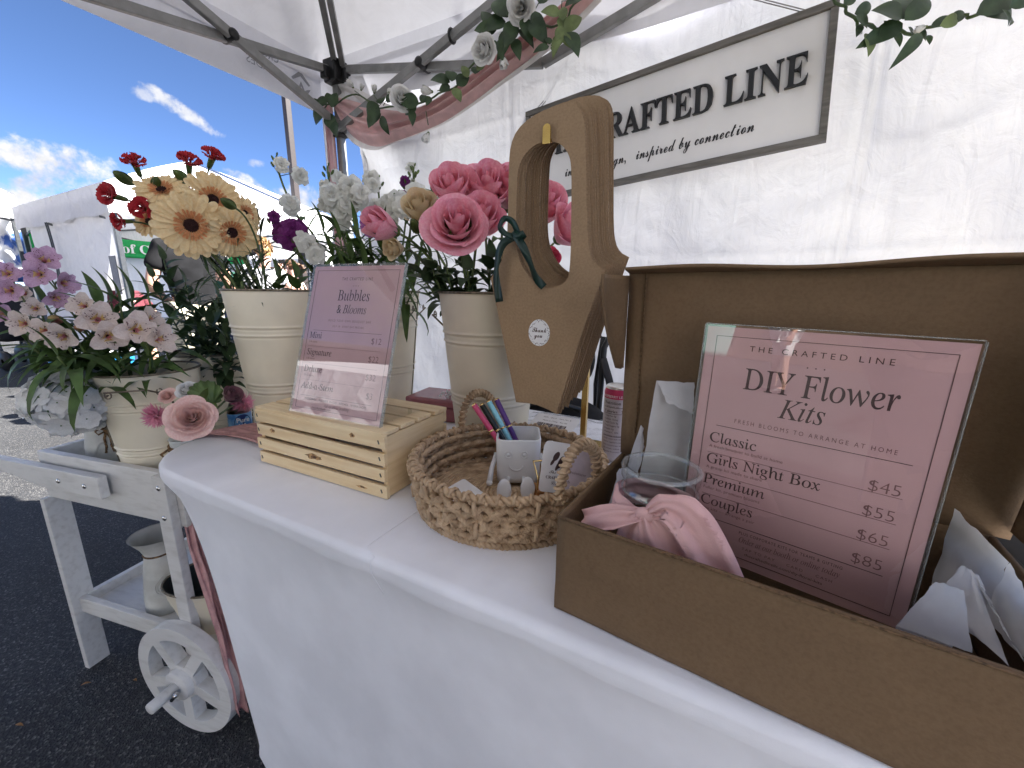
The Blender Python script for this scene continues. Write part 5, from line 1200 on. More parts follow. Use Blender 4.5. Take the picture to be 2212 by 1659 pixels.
brd('shelf_floor', (SL/2, KD/2, sz-.004), (SL-.02, KD-.02, .010)); brd('shelf_front', (SL/2, .0095, sz+.006), (SL, .017, .048)); brd('shelf_back', (SL/2, KD-.0095, sz+.006), (SL, .017, .048))
brd('shelf_side', (.0105, KD/2, sz+.0058), (.017, KD-.0375, .0475)); brd('shelf_side', (SL-.0105, KD/2, sz+.0058), (.017, KD-.0375, .0475)); brd('shelf_cleat', (-.010, .024, sz-.02), (.010, .035, .03))
for y, nm in ((-.0195, 0), (KD+.0195, 1)):
    b = MB(); Pn = [(.275, .600), (.275, .656), (-.25, .656), (-.42, .648), (-.42, .612), (-.25, .618), (-.06, .618), (.0, .606), (.05, .600)]
    b.prism(Pn, .020, X @ frame((0, y-.010, 0), (1, 0, 0), (0, 0, 1))); hd = b.build('push_handle', mPAINT, cart, bevel=.002)
    if not nm:
        for x in (.130, .225): b = MB(); b.ball((x, -.0300, .628), .0065, 6, X, 0, (1, .6, 1)); b.build('bolt', mBOLT, hd)
for z in (.655, .580): b = MB(); b.ball((KL-.035, -.0205, z), .0065, 6, X, 0, (1, .6, 1)); b.build('bolt', mBOLT, lg)
def wheel(y, out):
    WX, WR = KL-.032, .150; Wm = X @ frame((WX, y, WR+.001), (1, 0, 0), (0, 0, 1)); b = MB(); n = 72
    O = [(WR*cos(2*pi*i/n), WR*sin(2*pi*i/n)) for i in range(n)]; H = []
    for k in range(5):
        a0 = 2*pi*k/5+.32; hw = pi/5; P = []
        for i in range(9): a = a0-hw+.135+(2*hw-.27)*i/8; P.append((.126*cos(a), .126*sin(a)))
        for i in range(4): a = a0+hw-.33-(2*hw-.66)*i/3; P.append((.050*cos(a), .050*sin(a)))
        H.append([(x*.92, y*.92) for x, y in P[::-1]])
    b.prism(O, .030, Wm, holes=H); w = b.build('wheel', mPAINT, cart, bevel=.003)
    b = MB(); b.lathe([(0, .016), (.036, .016), (.038, .014), (.038, -.045), (0, -.045)], 32, Wm); b.build('hub', mPAINT, w, bevel=0)
    if out:
        b = MB(); b.lathe([(0, .072), (.0125, .072), (.0135, .070), (.0135, .010), (0, .01)], 24, off(Wm, -.004, -.002)); b.build('axle_peg', mPAINT, w)
        b = MB(); b.tube([Wm @ V((-.002, -.025, .028)), Wm @ V((.018, .0, .028))], .005, 6); b.ball((.014, -.004, .028), .008, 5, Wm); b.build('axle_bolt', mBOLT, w)
    return w
wheel(-.052, True); wheel(KD+.085, False)
b = MB(); b.tube([X @ V((KL-.032, -.04, .151)), X @ V((KL-.032, KD+.06, .151))], .013, 12); b.build('axle', mPAINT, cart)
# ---- things on the cart
mENAM = mat('chalky_enamel', (.66, .66, .62), .55, col2=(.50, .50, .46), vscale=14); mTWINE = mat('jute_twine', (.20, .12, .06), .95, var=.5, vscale=150, bump=.6, bscale=600)
def bow(b, o, ex, ey, s, drop=1.0, r=.0022):
    """twine bow at o: ex sideways, ey outward"""
    z = V((0, 0, 1)); o, ex, ey = V(o), V(ex), V(ey)
    for g in (-1, 1):
        b.tube([o, o+ex*(g*s*.5)+z*(s*.45)+ey*s*.2, o+ex*(g*s*1.0)+z*(s*.15)+ey*s*.25, o+ex*(g*s*.75)-z*(s*.35)+ey*s*.2, o+ey*s*.1], r, 6)
        b.tube([o+ey*s*.1, o+ex*(g*s*.3)-z*(s*.8*drop)+ey*s*.25, o+ex*(g*s*.25)-z*(s*1.7*drop)+ey*s*.12, o+ex*(g*s*.42)-z*(s*2.4*drop)+ey*s*.1], r*1.25, 6)
    b.ball(o+ey*.002, r*2.2, 5)
def to_eye(p): d = EYE-V(p); d.z = 0; return d.normalized()
vc = V((-1.462, .415, CT)); vs_ = thing('enamel_vase', 'white enamel vase embossed with flowers and garden holding the white hydrangea', 'vase', vc); Xv = ROOT[vs_.name]
b = MB(); b.lathe([(0, 0), (.047, 0), (.048, .004), (.046, .07), (.040, .115), (.036, .130), (.042, .150), (.046, .156), (.042, .152), (.034, .130), (.03, .1)], 40, Xv); b.build('vase_body', mENAM, vs_)
oe = to_eye(vc); ox = V((-oe.y, oe.x, 0)); oa = math.atan2(oe.y, oe.x); b = MB()
def curvetext(b, s, z, sz, R_, wd, st='B'):
    q = MB(); text(q, s, I4, sz, st, width=wd, depth=.0012); b.add([Xv @ V(((R_+p.z)*cos(oa+p.x/R_), (R_+p.z)*sin(oa+p.x/R_), z+p.y)) for p in q.v], q.f, 0, False)
curvetext(b, 'FLOWERS', .060, .0125, .0475, .046); curvetext(b, '&', .046, .010, .048, .007); curvetext(b, 'GARDEN', .032, .0125, .0485, .044)
for k in (1.0, 1.08): b.tube([Xv @ V((.0482*cos(oa+.62*k*cos(t)), .0482*sin(oa+.62*k*cos(t)), .050+.034*k*sin(t)*(1+.12*cos(6*t)))) for t in [i*2*pi/40 for i in range(40)]], .0011, 5, closed=True)
b.build('embossed_plaque', mENAM, vs_)
b = MB(); b.tube([Xv @ V((.040*cos(i*.3), .040*sin(i*.3), .124+.004*sin(i*.3))) for i in range(21)], .0022, 6, closed=True); bow(b, vc+oe*.044+V((0, 0, .116)), ox, oe, .020, 1.25); b.build('twine_bow', mTWINE, vs_)
# jar with rose
gc = V((-1.148, .468, CT)); gj = thing('milk_jar', 'small white jar tied with jute twine holding silk flowers on the cart', 'jar', gc); Xj = ROOT[gj.name]
b = MB(); b.lathe([(0, 0), (.040, 0), (.042, .004), (.042, .09), (.036, .108), (.036, .124), (.038, .128), (.034, .126), (.033, .1)], 36, Xj); b.build('jar_body', mat('pale_enamel', (.62, .66, .66), .3), gj)
oe = to_eye(gc); ox = V((-oe.y, oe.x, 0)); b = MB()
for q in range(3): b.tube([Xj @ V((.0385*cos(i*.3), .0385*sin(i*.3), .100+.0048*q+.002*sin(i*.6))) for i in range(21)], .0026, 6, closed=True)
bow(b, gc+oe*.043+ox*-.026+V((0, 0, .106)), ox, oe, .026, 1.35, .0032); b.build('twine_bow', mTWINE, gj)
# water bottle
wc = on_z(519, 912, .70); wb = thing('water_bottle', 'small water bottle with a blue label at the back of the cart', 'bottle', (wc.x, wc.y, CT)); Xw = ROOT[wb.name]
mPET = mat('clear_bottle', (.80, .88, .92), .05, var=.0, transmission=1.0, ior=1.2); b = MB(); b.lathe([(0, 0), (.026, 0), (.031, .006), (.031, .04), (.029, .045), (.031, .05), (.031, .125), (.026, .150), (.013, .172), (.0125, .186), (0, .186)], 32, Xw); b.build('bottle_body', mPET, wb)
b = MB(); b.lathe([(.0145, .176), (.0148, .192), (0, .193)], 20, Xw); b.build('cap', mWTEXT, wb)
oe = to_eye((wc.x, wc.y, 0)); oa = math.atan2(oe.y, oe.x); b = MB(); lz = .098 + (wc.z-CT-.098)*0
b.lathe([(.0316, .062), (.0316, .122)], 40, Xw); lb = b.build('label', mat('blue_label', (.05, .20, .50), .35, col2=(.22, .45, .70), vscale=30), wb)
b = MB(); b.add([Xw @ V((.0320*cos(oa+.25+.75*x), .0320*sin(oa+.25+.75*x), .092+.028*y)) for x, y in [(0, 0)]+[(cos(i*.35), sin(i*.35)) for i in range(18)]], [(0, i, i % 18+1) for i in range(1, 19)], 0)
b.build('label_disc', mat('navy_label', (.01, .03, .16), .35), lb)
b = MB()
for s, z in (('Pure', .096), ('Life', .078)):
    q = MB(); text(q, s, I4, .019, None, .02); b.add([Xw @ V((.0324*cos(oa+.25+p.x/.0324), .0324*sin(oa+.25+p.x/.0324), z+p.y)) for p in q.v], q.f, 0, False)
b.build('lettering', mWTEXT, lb)
# lower shelf: pitcher and tub
SZ = sz+.002
pc_ = V((-1.335, .432, SZ)); pt = thing('enamel_pitcher', 'white enamel pitcher with flared spout on the lower shelf of the cart', 'pitcher', pc_); Xp = ROOT[pt.name]
b = MB(); b.lathe([(0, 0), (.050, 0), (.052, .004), (.050, .05), (.042, .12), (.034, .165), (.033, .175), (.040, .195), (.058, .225), (.060, .227), (.057, .224), (.036, .19), (.031, .17), (.04, .1), (.045, .01)], 40, Xp); b.build('pitcher_body', mENAM, pt)
b = MB(); b.tube([Xp @ V((.034*cos(i*.3), .034*sin(i*.3), .172)) for i in range(21)], .0026, 6, closed=True); b.build('twine', mTWINE, pt)
b = MB(); b.tube([Xp @ V(p) for p in ((.050, .0, .215), (.085, .01, .222), (.108, .015, .19), (.102, .012, .145), (.070, .006, .105), (.042, .0, .10))], [.008]*6, 8, sec=(.45, 1.3)); b.build('handle', mENAM, pt)
oe = to_eye(pc_); oa = math.atan2(oe.y, oe.x); b = MB()
for k in (1, .8): b.tube([Xp @ V((.0485*cos(oa+.5*k*cos(t)), .0485*sin(oa+.5*k*cos(t)), .085+.030*k*sin(t)*(1+.2*cos(4*t)))) for t in [i*2*pi/36 for i in range(36)]], .0011, 5, closed=True)
b.build('embossed_plaque', mENAM, pt)
tc_ = V((-1.108, .470, SZ)); tu = thing('oval_tub', 'cream oval metal tub with dark inside on the lower shelf of the cart', 'tub', tc_, radians(38)); Xt = ROOT[tu.name]
b = MB(); b.lathe([(0, .002), (.070, 0), (.072, .003)]+[(.072+.030*i/30+.0016*(math.exp(-((i-21)/1.1)**2)+math.exp(-((i-24)/1.1)**2)+math.exp(-((i-5)/1.1)**2)), .003+.152*i/30) for i in range(1, 31)], 48, Xt, squash=(1.25, .82)); b.build('tub_body', mCREAM, tu)
b = MB(); b.lathe([(.1005, .155), (.088, .09), (.071, .006), (0, .006)], 48, Xt, squash=(1.25, .82)); b.build('tub_inside', mat('dark_zinc', (.055, .068, .070), .4, .4), tu)
b = MB(); b.tube([Xt @ V((.102*1.25*cos(i*2*pi/48), .102*.82*sin(i*2*pi/48), .155)) for i in range(48)], .0028, 6, closed=True); b.build('rolled_rim', mRIM, tu)
# fallen leaves on the asphalt
mDRY = mat('dry_leaf', (.36, .17, .05), .7, var=.3)
for i, (x, y, a, l) in enumerate(((186, 1478, .9, .022), (42, 1567, .4, .024), (292, 1470, .2, .014))):
    p = on_z(x, y, .004); c, s = cos(a), sin(a); b = MB()
    b.grid(lambda u, k: p+V((l*(u-.5)*c-.006*sin(pi*u)*(k-.5)*2*s*.6, l*(u-.5)*s+.006*sin(pi*u)*(k-.5)*2*c*.6, .004*sin(pi*u)+.002*abs(k-.5))), 8, 4)
    tag(b.build('fallen_leaf', mDRY, None, at=tuple(p)), ['dry orange leaf on the asphalt below the white cart leg', 'dry brown leaf on the asphalt at the bottom left', 'tiny dry leaf on the asphalt beside the cart wheel'][i], 'leaf', 'dry leaves on the asphalt')
# ================================================================ flowers
def green(n, c, t=.18, **k): return mat(n, c, .5, trans=t, var=.35, vscale=22, **k)
mSTEM = green('green_stem', (.115, .165, .045), 0); mSTEMD = green('dark_stem', (.065, .105, .035), 0)
mLEAF = green('leaf_green', (.075, .135, .035)); mLEAFD = green('dark_leaf', (.042, .078, .030)); mLEAFL = green('light_leaf', (.12, .19, .06)); mSEPAL = green('sepal_green', (.10, .15, .035), .1)
def petalm(n, c, c2=None, t=.22, vs=14): return mat(n, c, .55, col2=c2, var=.10, vscale=vs, trans=t, spec=.25, sheen=.15)
mPEACH = petalm('peach_petal', (.90, .73, .43), (.85, .64, .34)); mPEACH2 = petalm('peach_fringe', (.76, .36, .16)); mDISC = mat('gerbera_disc', (.045, .012, .012), .8, var=.5, vscale=200, bump=.6, bscale=500)
mRED = petalm('red_petal', (.50, .022, .030), (.36, .012, .022)); mWHT = petalm('white_petal', (.80, .80, .74), (.72, .72, .66)); mPURP = petalm('purple_petal', (.22, .03, .19), (.13, .015, .12)); mLILP = petalm('violet_petal', (.52, .20, .48), (.40, .12, .38))
mPINK = petalm('pink_rose', (.90, .46, .53), (.86, .35, .44), .30); mHOT = petalm('hot_pink_rose', (.82, .12, .22), (.70, .07, .16)); mCREAMP = petalm('cream_rose', (.78, .66, .44), (.74, .60, .38)); mBLUSH = petalm('blush_silk', (.86, .63, .56), (.82, .54, .48), .2); mMAUVE = petalm('mauve_silk', (.30, .13, .15), (.22, .09, .11))
mSILKW = petalm('white_silk', (.82, .82, .80), (.74, .74, .72), .2); mPOM = petalm('pompon_pink', (.80, .38, .48), (.70, .26, .38)); mALS = petalm('alstroemeria_white', (.76, .66, .60), (.70, .58, .52)); mALL = petalm('alstroemeria_lilac', (.62, .42, .56), (.54, .33, .48)); mTHR = petalm('alstroemeria_throat', (.70, .26, .28)); mSTRK = mat('petal_streak', (.10, .02, .035), .6); mYEL2 = petalm('throat_yellow', (.78, .58, .22))
def leafpts(L, w, bend=.25, fold=.25, twist_=0.0, n=8, tipw=.62):
    vs, fs = [], []
    for i in range(n+1):
        s = i/n; wd = w/2*(sin(pi*min(1, s**tipw*1.0))**.85+.04*(1-s)); th = bend*s*s
        x, z = L*s*cos(th*.6), -L*s*sin(th); c, sn = cos(twist_*s), sin(twist_*s)
        for t in (-1, -.5, 0, .5, 1):
            y = wd*t; zz = abs(t)*wd*fold; vs.append((x, y*c-zz*sn, z+y*sn+zz*c))
    fs = [(i*5+j, (i+1)*5+j, (i+1)*5+j+1, i*5+j+1) for i in range(n) for j in range(4)]
    return vs, fs
def leaf(b, p, d, L, w, up=(0, 0, 1), mi=0, **k):
    d = V(d).normalized(); y = V(up).cross(d)
    if y.length < .1: y = V((0, 1, 0)).cross(d)
    y.normalize(); z = d.cross(y); X = M(((d.x, y.x, z.x, p[0]), (d.y, y.y, z.y, p[1]), (d.z, y.z, z.z, p[2]), (0, 0, 0, 1)))
    vs, fs = leafpts(L, w, **k); b.add(vs, fs, mi, True, X)
def bez(p0, p1, p2, p3, n=14):
    return [p0*(1-t)**3+p1*(3*t*(1-t)**2)+p2*(3*t*t*(1-t))+p3*t**3 for t in [i/n for i in range(n+1)]]
def rose_mb(seed, layers, mi=0, rag=.02):
    r = random.Random(seed); b = MB(); ph = r.uniform(0, 6)
    for (n, R_, h, hw, fl, dr) in layers:
        for k in range(n):
            a0 = ph+2*pi*k/n+r.uniform(-.15, .15); hj = h*r.uniform(.94, 1.05); fj = fl*r.uniform(.7, 1.3); wj = r.uniform(-.06, .06)
            def fn(s, t, a0=a0, hj=hj, fj=fj):
                t = t*2-1; w = hw*(sin(pi*min(1, .14+s*.64))**.62); a = a0+t*w
                tilt = 1-.10*t+wj
                rho = R_*(.30+.70*sin(min(1, s*1.15)*pi/2)**.85)*tilt+fj*s**3*(1-.35*t*t)+rag*.5*noise.noise(V((a0*3+t*1.5, s*3, seed)))*s
                z = hj*s*(1-(.05+.17*s**3)*t*t)-dr*s**4*(1-.3*t*t)+rag*noise.noise(V((t*2.2+a0, seed+s, 4)))*s
                return V((rho*cos(a), rho*sin(a), z))
            b.grid(fn, 9, 10, mi)
        ph += .9
    return b
OPEN = [(2, .06, 1.25, 1.6, 0, 0), (2, .13, 1.27, 1.6, .0, .0), (3, .22, 1.26, 1.4, .02, .01), (3, .33, 1.20, 1.35, .05, .02), (3, .45, 1.10, 1.3, .10, .07), (4, .57, .95, 1.15, .20, .16), (4, .66, .78, 1.10, .32, .26)]
CUPD = [(2, .07, 1.40, 1.6, 0, 0), (2, .15, 1.42, 1.6, .0, .0), (3, .26, 1.42, 1.45, .01, .0), (3, .40, 1.38, 1.35, .03, .02), (3, .54, 1.30, 1.3, .06, .05), (3, .64, 1.18, 1.25, .15, .13)]
BUDL = [(2, .10, 1.5, 1.6, -.04, 0), (3, .24, 1.5, 1.5, -.06, .0), (3, .40, 1.45, 1.25, -.06, .02), (4, .56, 1.36, 1.05, .0, .06)]
SILK = [(2, .07, 1.0, 1.6, 0, 0), (3, .15, 1.02, 1.4, .01, 0), (3, .25, 1.0, 1.3, .03, .02), (4, .36, .94, 1.15, .06, .05), (4, .47, .85, 1.1, .11, .09), (5, .58, .72, 1.0, .19, .15), (5, .70, .58, .95, .30, .22)]
def seps(b, R_, L, n=5, mi=1, spread=.5):
    for k in range(n):
        a = 2*pi*k/n; d = V((cos(a)*spread, sin(a)*spread, 1)); leaf(b, (cos(a)*R_*.3, sin(a)*R_*.3, .0), d, L, L*.32, up=(cos(a), sin(a), 0), mi=mi, bend=.25, fold=.2)
    b.ball((0, 0, -.02), R_*.42, 6, None, mi, (1, 1, 1.1))
def rmesh(name, seed, lay, m, sep=1.0, rag=.022):
    b = rose_mb(seed, lay, 0, rag); seps(b, .5, .8*sep, 5, 1, .55); return b.mesh(name, [m, mSEPAL])
R_PINK = [rmesh('rose_petals', 1, OPEN, mPINK), rmesh('rose_petals', 2, CUPD, mPINK), rmesh('rose_petals', 3, BUDL, mPINK, 1.3), rmesh('rose_petals', 4, CUPD, mPINK)]
R_HOT = rmesh('rose_petals', 5, CUPD, mHOT); R_CRM = rmesh('rose_petals', 6, CUPD, mCREAMP); R_SILKW = rmesh('rose_petals', 7, OPEN, mSILKW, .8, .05); R_BUDW = rmesh('rose_petals', 8, BUDL, mSILKW, 1.5); R_BLUSH = rmesh('rose_petals', 9, SILK, mBLUSH, .3, .04); R_MAUVE = rmesh('rose_petals', 10, CUPD, mMAUVE, .6)
def gerbera(seed):
    r = random.Random(seed); b = MB()
    for n, L, w, e0, z0, r0, mi in ((24, .78, .245, .10, .02, .20, 0), (23, .70, .225, .24, .05, .20, 0), (26, .26, .07, .45, .07, .21, 1), (30, .20, .05, .75, .08, .18, 1)):
        ph = r.uniform(0, 1)
        for k in range(n):
            a = 2*pi*(k+ph)/n+r.uniform(-.06, .06); ll = L*r.uniform(.88, 1.06); e = e0+r.uniform(-.10, .10); dr = r.uniform(.05, .28) if mi == 0 else 0; tw = r.uniform(-.3, .3)
            def fn(s, t, a=a, ll=ll, e=e, dr=dr, tw=tw):
                t = t*2-1; wd = w/2*(.42+.75*s if s < .77 else sqrt(max(.02, 1-((s-.77)/.235)**2))); rr = r0+ll*s*cos(e); z = z0+ll*s*sin(e)-dr*s*s*ll
                y = wd*t; z += .05*abs(t)*w*2-.02*(abs(t) < .3)+y*tw*s
                return V((rr*cos(a)-y*sin(a), rr*sin(a)+y*cos(a), z))
            b.grid(lambda s, t, fn=fn: fn(1-(1-s)**1.7, t), 8 if mi == 0 else 4, 4, mi)
    for k in range(110):
        a = r.uniform(0, 6.28); q = .17*sqrt(r.random()); b.ball((q*cos(a), q*sin(a), .065+.03*(1-(q/.21)**2)+.015*(q > .12)), .018, 3, None, 2)
    b.lathe([(.0, .085), (.12, .07), (.2, .045)], 16, None, 2); b.lathe([(.2, .045), (.22, .0), (.14, -.10), (.05, -.14)], 16, None, 3)
    return b.mesh('gerbera_petals', [mPEACH, mPEACH2, mDISC, mSEPAL])
GERB = [gerbera(1), gerbera(2)]
def carnation(seed, m):
    r = random.Random(seed); b = MB()
    for n, R_, z1, mi in ((4, .22, 1.0, 0), (5, .50, 1.05, 0), (6, .80, .90, 0), (5, 1.0, .62, 0)):
        for k in range(n):
            a = 2*pi*(k+r.random())/n; hw = r.uniform(.5, .85); kk = r.uniform(.72, 1.18); R_k = R_*r.uniform(.7, 1.1)
            def fn(s, t, a=a, hw=hw, kk=kk, R_k=R_k):
                t = t*2-1; q = a+t*hw*(.2+.8*s); rho = .14+R_k*s**1.2*.9; z = kk*z1*sin(min(1, s*1.1)*pi/2)*.8+.10*noise.noise(V((t*5+a*3, s*2, seed)))*s+.05*sin(t*16+a)*s**4+(.06*abs(sin(t*14)) if s > .95 else 0)
                return V((rho*cos(q), rho*sin(q), z))
            b.grid(fn, 6, 12, mi)
    b.lathe([(.05, -1.15), (.20, -1.0), (.24, -.6), (.27, -.1), (.30, .15), (.22, .05)], 12, None, 1)
    for k in range(5): a = 2*pi*k/5; leaf(b, (cos(a)*.25, sin(a)*.25, -.05), (cos(a)*.4, sin(a)*.4, 1), .35, .22, mi=1)
    return b.mesh('carnation_petals', [m, mSEPAL])
CARN = [carnation(1, mRED), carnation(2, mRED)]
def floret(seed, m):
    r = random.Random(seed); b = MB()
    for n, R_, e, mi in ((5, 1.0, .15, 0), (5, .75, .55, 0), (4, .45, 1.0, 0)):
        for k in range(n):
            a = 2*pi*(k+r.random()*.6)/n
            def fn(s, t, a=a, e=e):
                t = t*2-1; w = .5*(.25+.75*sin(pi*min(1, s*.80))); rr = R_*s*cos(e); z = R_*s*sin(e)-.25*s*s*(e < .3)+.20*noise.noise(V((t*2.4+a, s*2.5, seed)))*s+.07*sin(t*7+a)*s*s
                return V((rr*cos(a)-w*t*sin(a)*R_, rr*sin(a)+w*t*cos(a)*R_, z))
            b.grid(fn, 5, 6, mi)
    b.lathe([(.06, -.7), (.12, -.5), (.10, .02)], 8, None, 1)
    return b.mesh('floret', [m, mSEPAL])
FL_W = [floret(i, mWHT) for i in (1, 2, 3)]; FL_P = [floret(i, mPURP) for i in (4, 5)]; FL_L = [floret(i, mLILP) for i in (6, 7)]
def alstro(seed, m):
    r = random.Random(seed); b = MB(); st = MB()
    for k in range(6):
        outer = k % 2 == 0; a = pi/2+2*pi*k/6+r.uniform(-.08, .08); L_ = 1.05 if outer else 1.0; w = .84 if outer else .60; op = (.92 if outer else .74)+r.uniform(-.12, .12)
        def fn(s, t, a=a, L_=L_, w=w, op=op):
            t = t*2-1; wd = w/2*(.16+.84*sin(pi*min(.93, .06+s**1.25*.86))); th = op*s**.8
            rr = .06+L_*s*sin(th)*1.0; z = L_*s*cos(th*.9)+.10*abs(t)*w-.05*s**3; y = wd*t
            z += .03*noise.noise(V((t*2, s*4, k+seed)))
            return V((rr*cos(a)-y*sin(a), rr*sin(a)+y*cos(a), z))
        for i in range(8):
            g = MB(); 
        n_, m_ = 9, 6; vs = [fn(i/n_, j/m_) for i in range(n_+1) for j in range(m_+1)]; q = m_+1
        for i in range(n_): b.add([vs[i*q+j] for j in range(q)]+[vs[(i+1)*q+j] for j in range(q)], [(j, q+j, q+j+1, j+1) for j in range(m_)], (1 if i < 2 else 2) if (i < 4 and not outer) or i < 2 else 0)
        if not outer:
            for z in range(12 if k != 3 else 6):
                s = r.uniform(.36, .80); t = .5+r.choice((-1, 1))*r.uniform(.06, .34); u = V((0, 0, 1)); d0 = fn(s, t); d1 = fn(s+r.uniform(.05, .10), t); nn_ = (fn(s+.01, t)-d0).cross(fn(s, t+.01)-d0).normalized()
                if nn_.z < 0: nn_ = -nn_
                sdv = (d1-d0).cross(nn_).normalized()*.019; d0 += nn_*.012; d1 += nn_*.012; b.add([d0-sdv*.4, d0.lerp(d1, .5)-sdv, d1-sdv*.3, d1+sdv*.3, d0.lerp(d1, .5)+sdv, d0+sdv*.4], [(0, 1, 2, 3, 4, 5)], 3, False)
    for k in range(6): b.tube([(0, 0, .1), (.03*cos(k), .03*sin(k), .4), (.10*cos(k), .10*sin(k)-.06, .62)], [.012, .010, .020], 5, 1)
    b.lathe([(.03, -.35), (.09, -.18), (.10, .0), (.05, .06)], 8, None, 4)
    return b.mesh('alstroemeria_petals', [m, mTHR, mYEL2, mSTRK, mSEPAL])
AL_W = [alstro(1, mALS), alstro(2, mALS), alstro(5, mALS)]; AL_L = [alstro(3, mALL), alstro(4, mALL)]
SZF = 1.0
def rad(px, t, x=800): return px/2*t/FPX/sqrt(1+((x-1106)/FPX)**2)
def facing(p, up=.0, side=0.0, eye=1.0):
    d = (EYE-V(p)).normalized(); s = d.cross(V((0, 0, 1))).normalized(); return (d*eye+V((0, 0, up))-s*side).normalized()   # side > 0: towards photo right
def stemobj(t, base, head, fdir, r0, m, sag=.0, n=16, wob=0.0):
    L_ = (head-base).length; P = bez(base, base+V((0, 0, L_*.35))+V((wob, 0, 0)), head-V(fdir)*L_*.28+V((0, 0, -sag)), head, n); MB().tube(P, [r0*(1.1-.25*i/n) for i in range(n+1)], 8).build('stem', m, t); return P
def inb(B, H, ang, f, Rt=.1): return V((B.x+cos(ang)*Rt*f, B.y+sin(ang)*Rt*f, B.z+.04))
CNT = [0]; SC_F = {'gerbera': 1.16, 'rose': 1.28, 'carnation': 1.0}
def base_for(B, head, spread=.6, Rt=.115, H=BH, dz=.05):
    """a foot inside the bucket, chosen so that the stem passes the rim inside it"""
    d = V((head.x-B.x, head.y-B.y)); 
    if d.length > 1e-6: d.normalize()
    CNT[0] += 1; r = random.Random(CNT[0]); j = V((r.uniform(-1, 1), r.uniform(-1, 1)))*Rt*.25
    return V((B.x+d.x*Rt*spread*.8+j.x, B.y+d.y*Rt*spread*.8+j.y, B.z+H*.55))
def flower(name, label, cat, B, px, py, t, dpx, me, fd, sr, sm, group, spread=.6, H=BH, back=0.0, leaves=(), lm=None, roll=0.0, zs=1.0, Rt=.115):
    head = at(px, py, t); R_ = rad(dpx, t, px)*SC_F.get(cat, 1); fdir = facing(head, *fd); att = head-fdir*(R_*back); base = base_for(B, att, spread, Rt, H)
    th_ = thing(name, label, cat, base, 0, group); P = stemobj(th_, base, att, fdir, sr, sm)
    X = aim(head, fdir, roll=roll) @ M.Diagonal(V((R_, R_, R_*zs, 1))); put('bloom', me, X, th_)
    if leaves:
        b = MB(); r = random.Random(int(px*7+py))
        for (s, L_, w, a) in leaves:
            p = P[int(s*(len(P)-1))]; d = V((cos(a), sin(a), r.uniform(.2, .9))); leaf(b, p, d, L_, w, bend=r.uniform(.3, 1.0), fold=.25, twist_=r.uniform(-.6, .6))
        b.build('leaves', lm or mLEAF, th_)
    return th_, P
# gerberas
for i, (x, y, t, d, me, fd, lab) in enumerate([(413, 487, .90, 158, 0, (.02, -.02), 'largest peach gerbera facing forward with a dark eye'), (459, 432, .99, 128, 1, (.12, .12), 'peach gerbera behind and above the largest gerbera'),
        (500, 502, .95, 122, 1, (-.18, .30), 'peach gerbera tilted down to the right of the largest gerbera'), (350, 412, 1.0, 118, 0, (1.1, -.35), 'peach gerbera seen edge on at the upper left of the bucket'),
        (322, 478, 1.02, 84, 1, (.5, -.9), 'small peach gerbera half hidden left of the largest gerbera'), (528, 462, 1.04, 84, 0, (.3, .9), 'peach gerbera half hidden at the right edge of the gerbera cluster')]):
    flower('gerbera', lab, 'gerbera', B1, x, y, t, d, GERB[me], fd, .0036, mSTEM, 'peach gerberas in the cream bucket', .55, back=.12, roll=i*.7)
# red carnations
for i, (x, y, t, d, fd, lab) in enumerate([(293, 358, 1.0, 62, (1.3, -.3), 'red carnation standing highest on the left above the gerberas'), (408, 356, 1.05, 58, (1.2, .1), 'red carnation left of a pair above the gerberas'), (458, 343, 1.05, 56, (1.2, .5), 'red carnation at the top right above the gerberas'),
        (247, 424, .97, 68, (.25, -1.2), 'red carnation facing left at the far left of the gerbera bucket'), (313, 452, .98, 62, (.3, -.5), 'red carnation tucked between the left gerberas'), (266, 478, .96, 52, (-.1, -1.3), 'lowest red carnation pointing left below the others'), (392, 402, 1.08, 44, (.8, 0), 'dark red carnation deep behind the gerberas')]):
    flower('carnation', lab, 'carnation', B1, x, y, t, d, CARN[i % 2], fd, .0026, mSTEMD, 'red carnations in the gerbera bucket', .5, back=.9, roll=i, zs=1.0, leaves=[(.55, .09, .010, i*1.3), (.7, .08, .008, i*1.3+3), (.4, .1, .010, i+2)], lm=mLEAFD)
def budstem(label, B, x, y, t, d, fd, group, H=BH, sm=None, col=None, name='flower_bud', Rt=.115):
    head = at(x, y, t); R_ = rad(d, t); fdir = facing(head, *fd); base = base_for(B, head, .5, Rt, H); th_ = thing(name, label, 'flower bud', base, 0, group); P = stemobj(th_, base, head-fdir*R_, fdir, .0022, sm or mSTEMD)
    b = MB(); X = aim(head, fdir); b.ball((0, 0, 0), R_, 8, X, 0, (.52, .52, 1.2)); 
    for k in range(5): a = 2*pi*k/5; leaf(b, X @ V((.4*R_*cos(a), .4*R_*sin(a), -R_*.8)), X.to_3x3() @ V((cos(a)*.18, sin(a)*.18, 1)), R_*1.9, R_*.5, up=X.to_3x3() @ V((cos(a), sin(a), 0)))
    b.build('bud', col or mSEPAL, th_); b = MB()
    for k in range(4): p = P[5+2*k]; leaf(b, p, (cos(k*2.4), sin(k*2.4), .8), .07, .007, bend=.6)
    b.build('leaves', mLEAFD, th_)
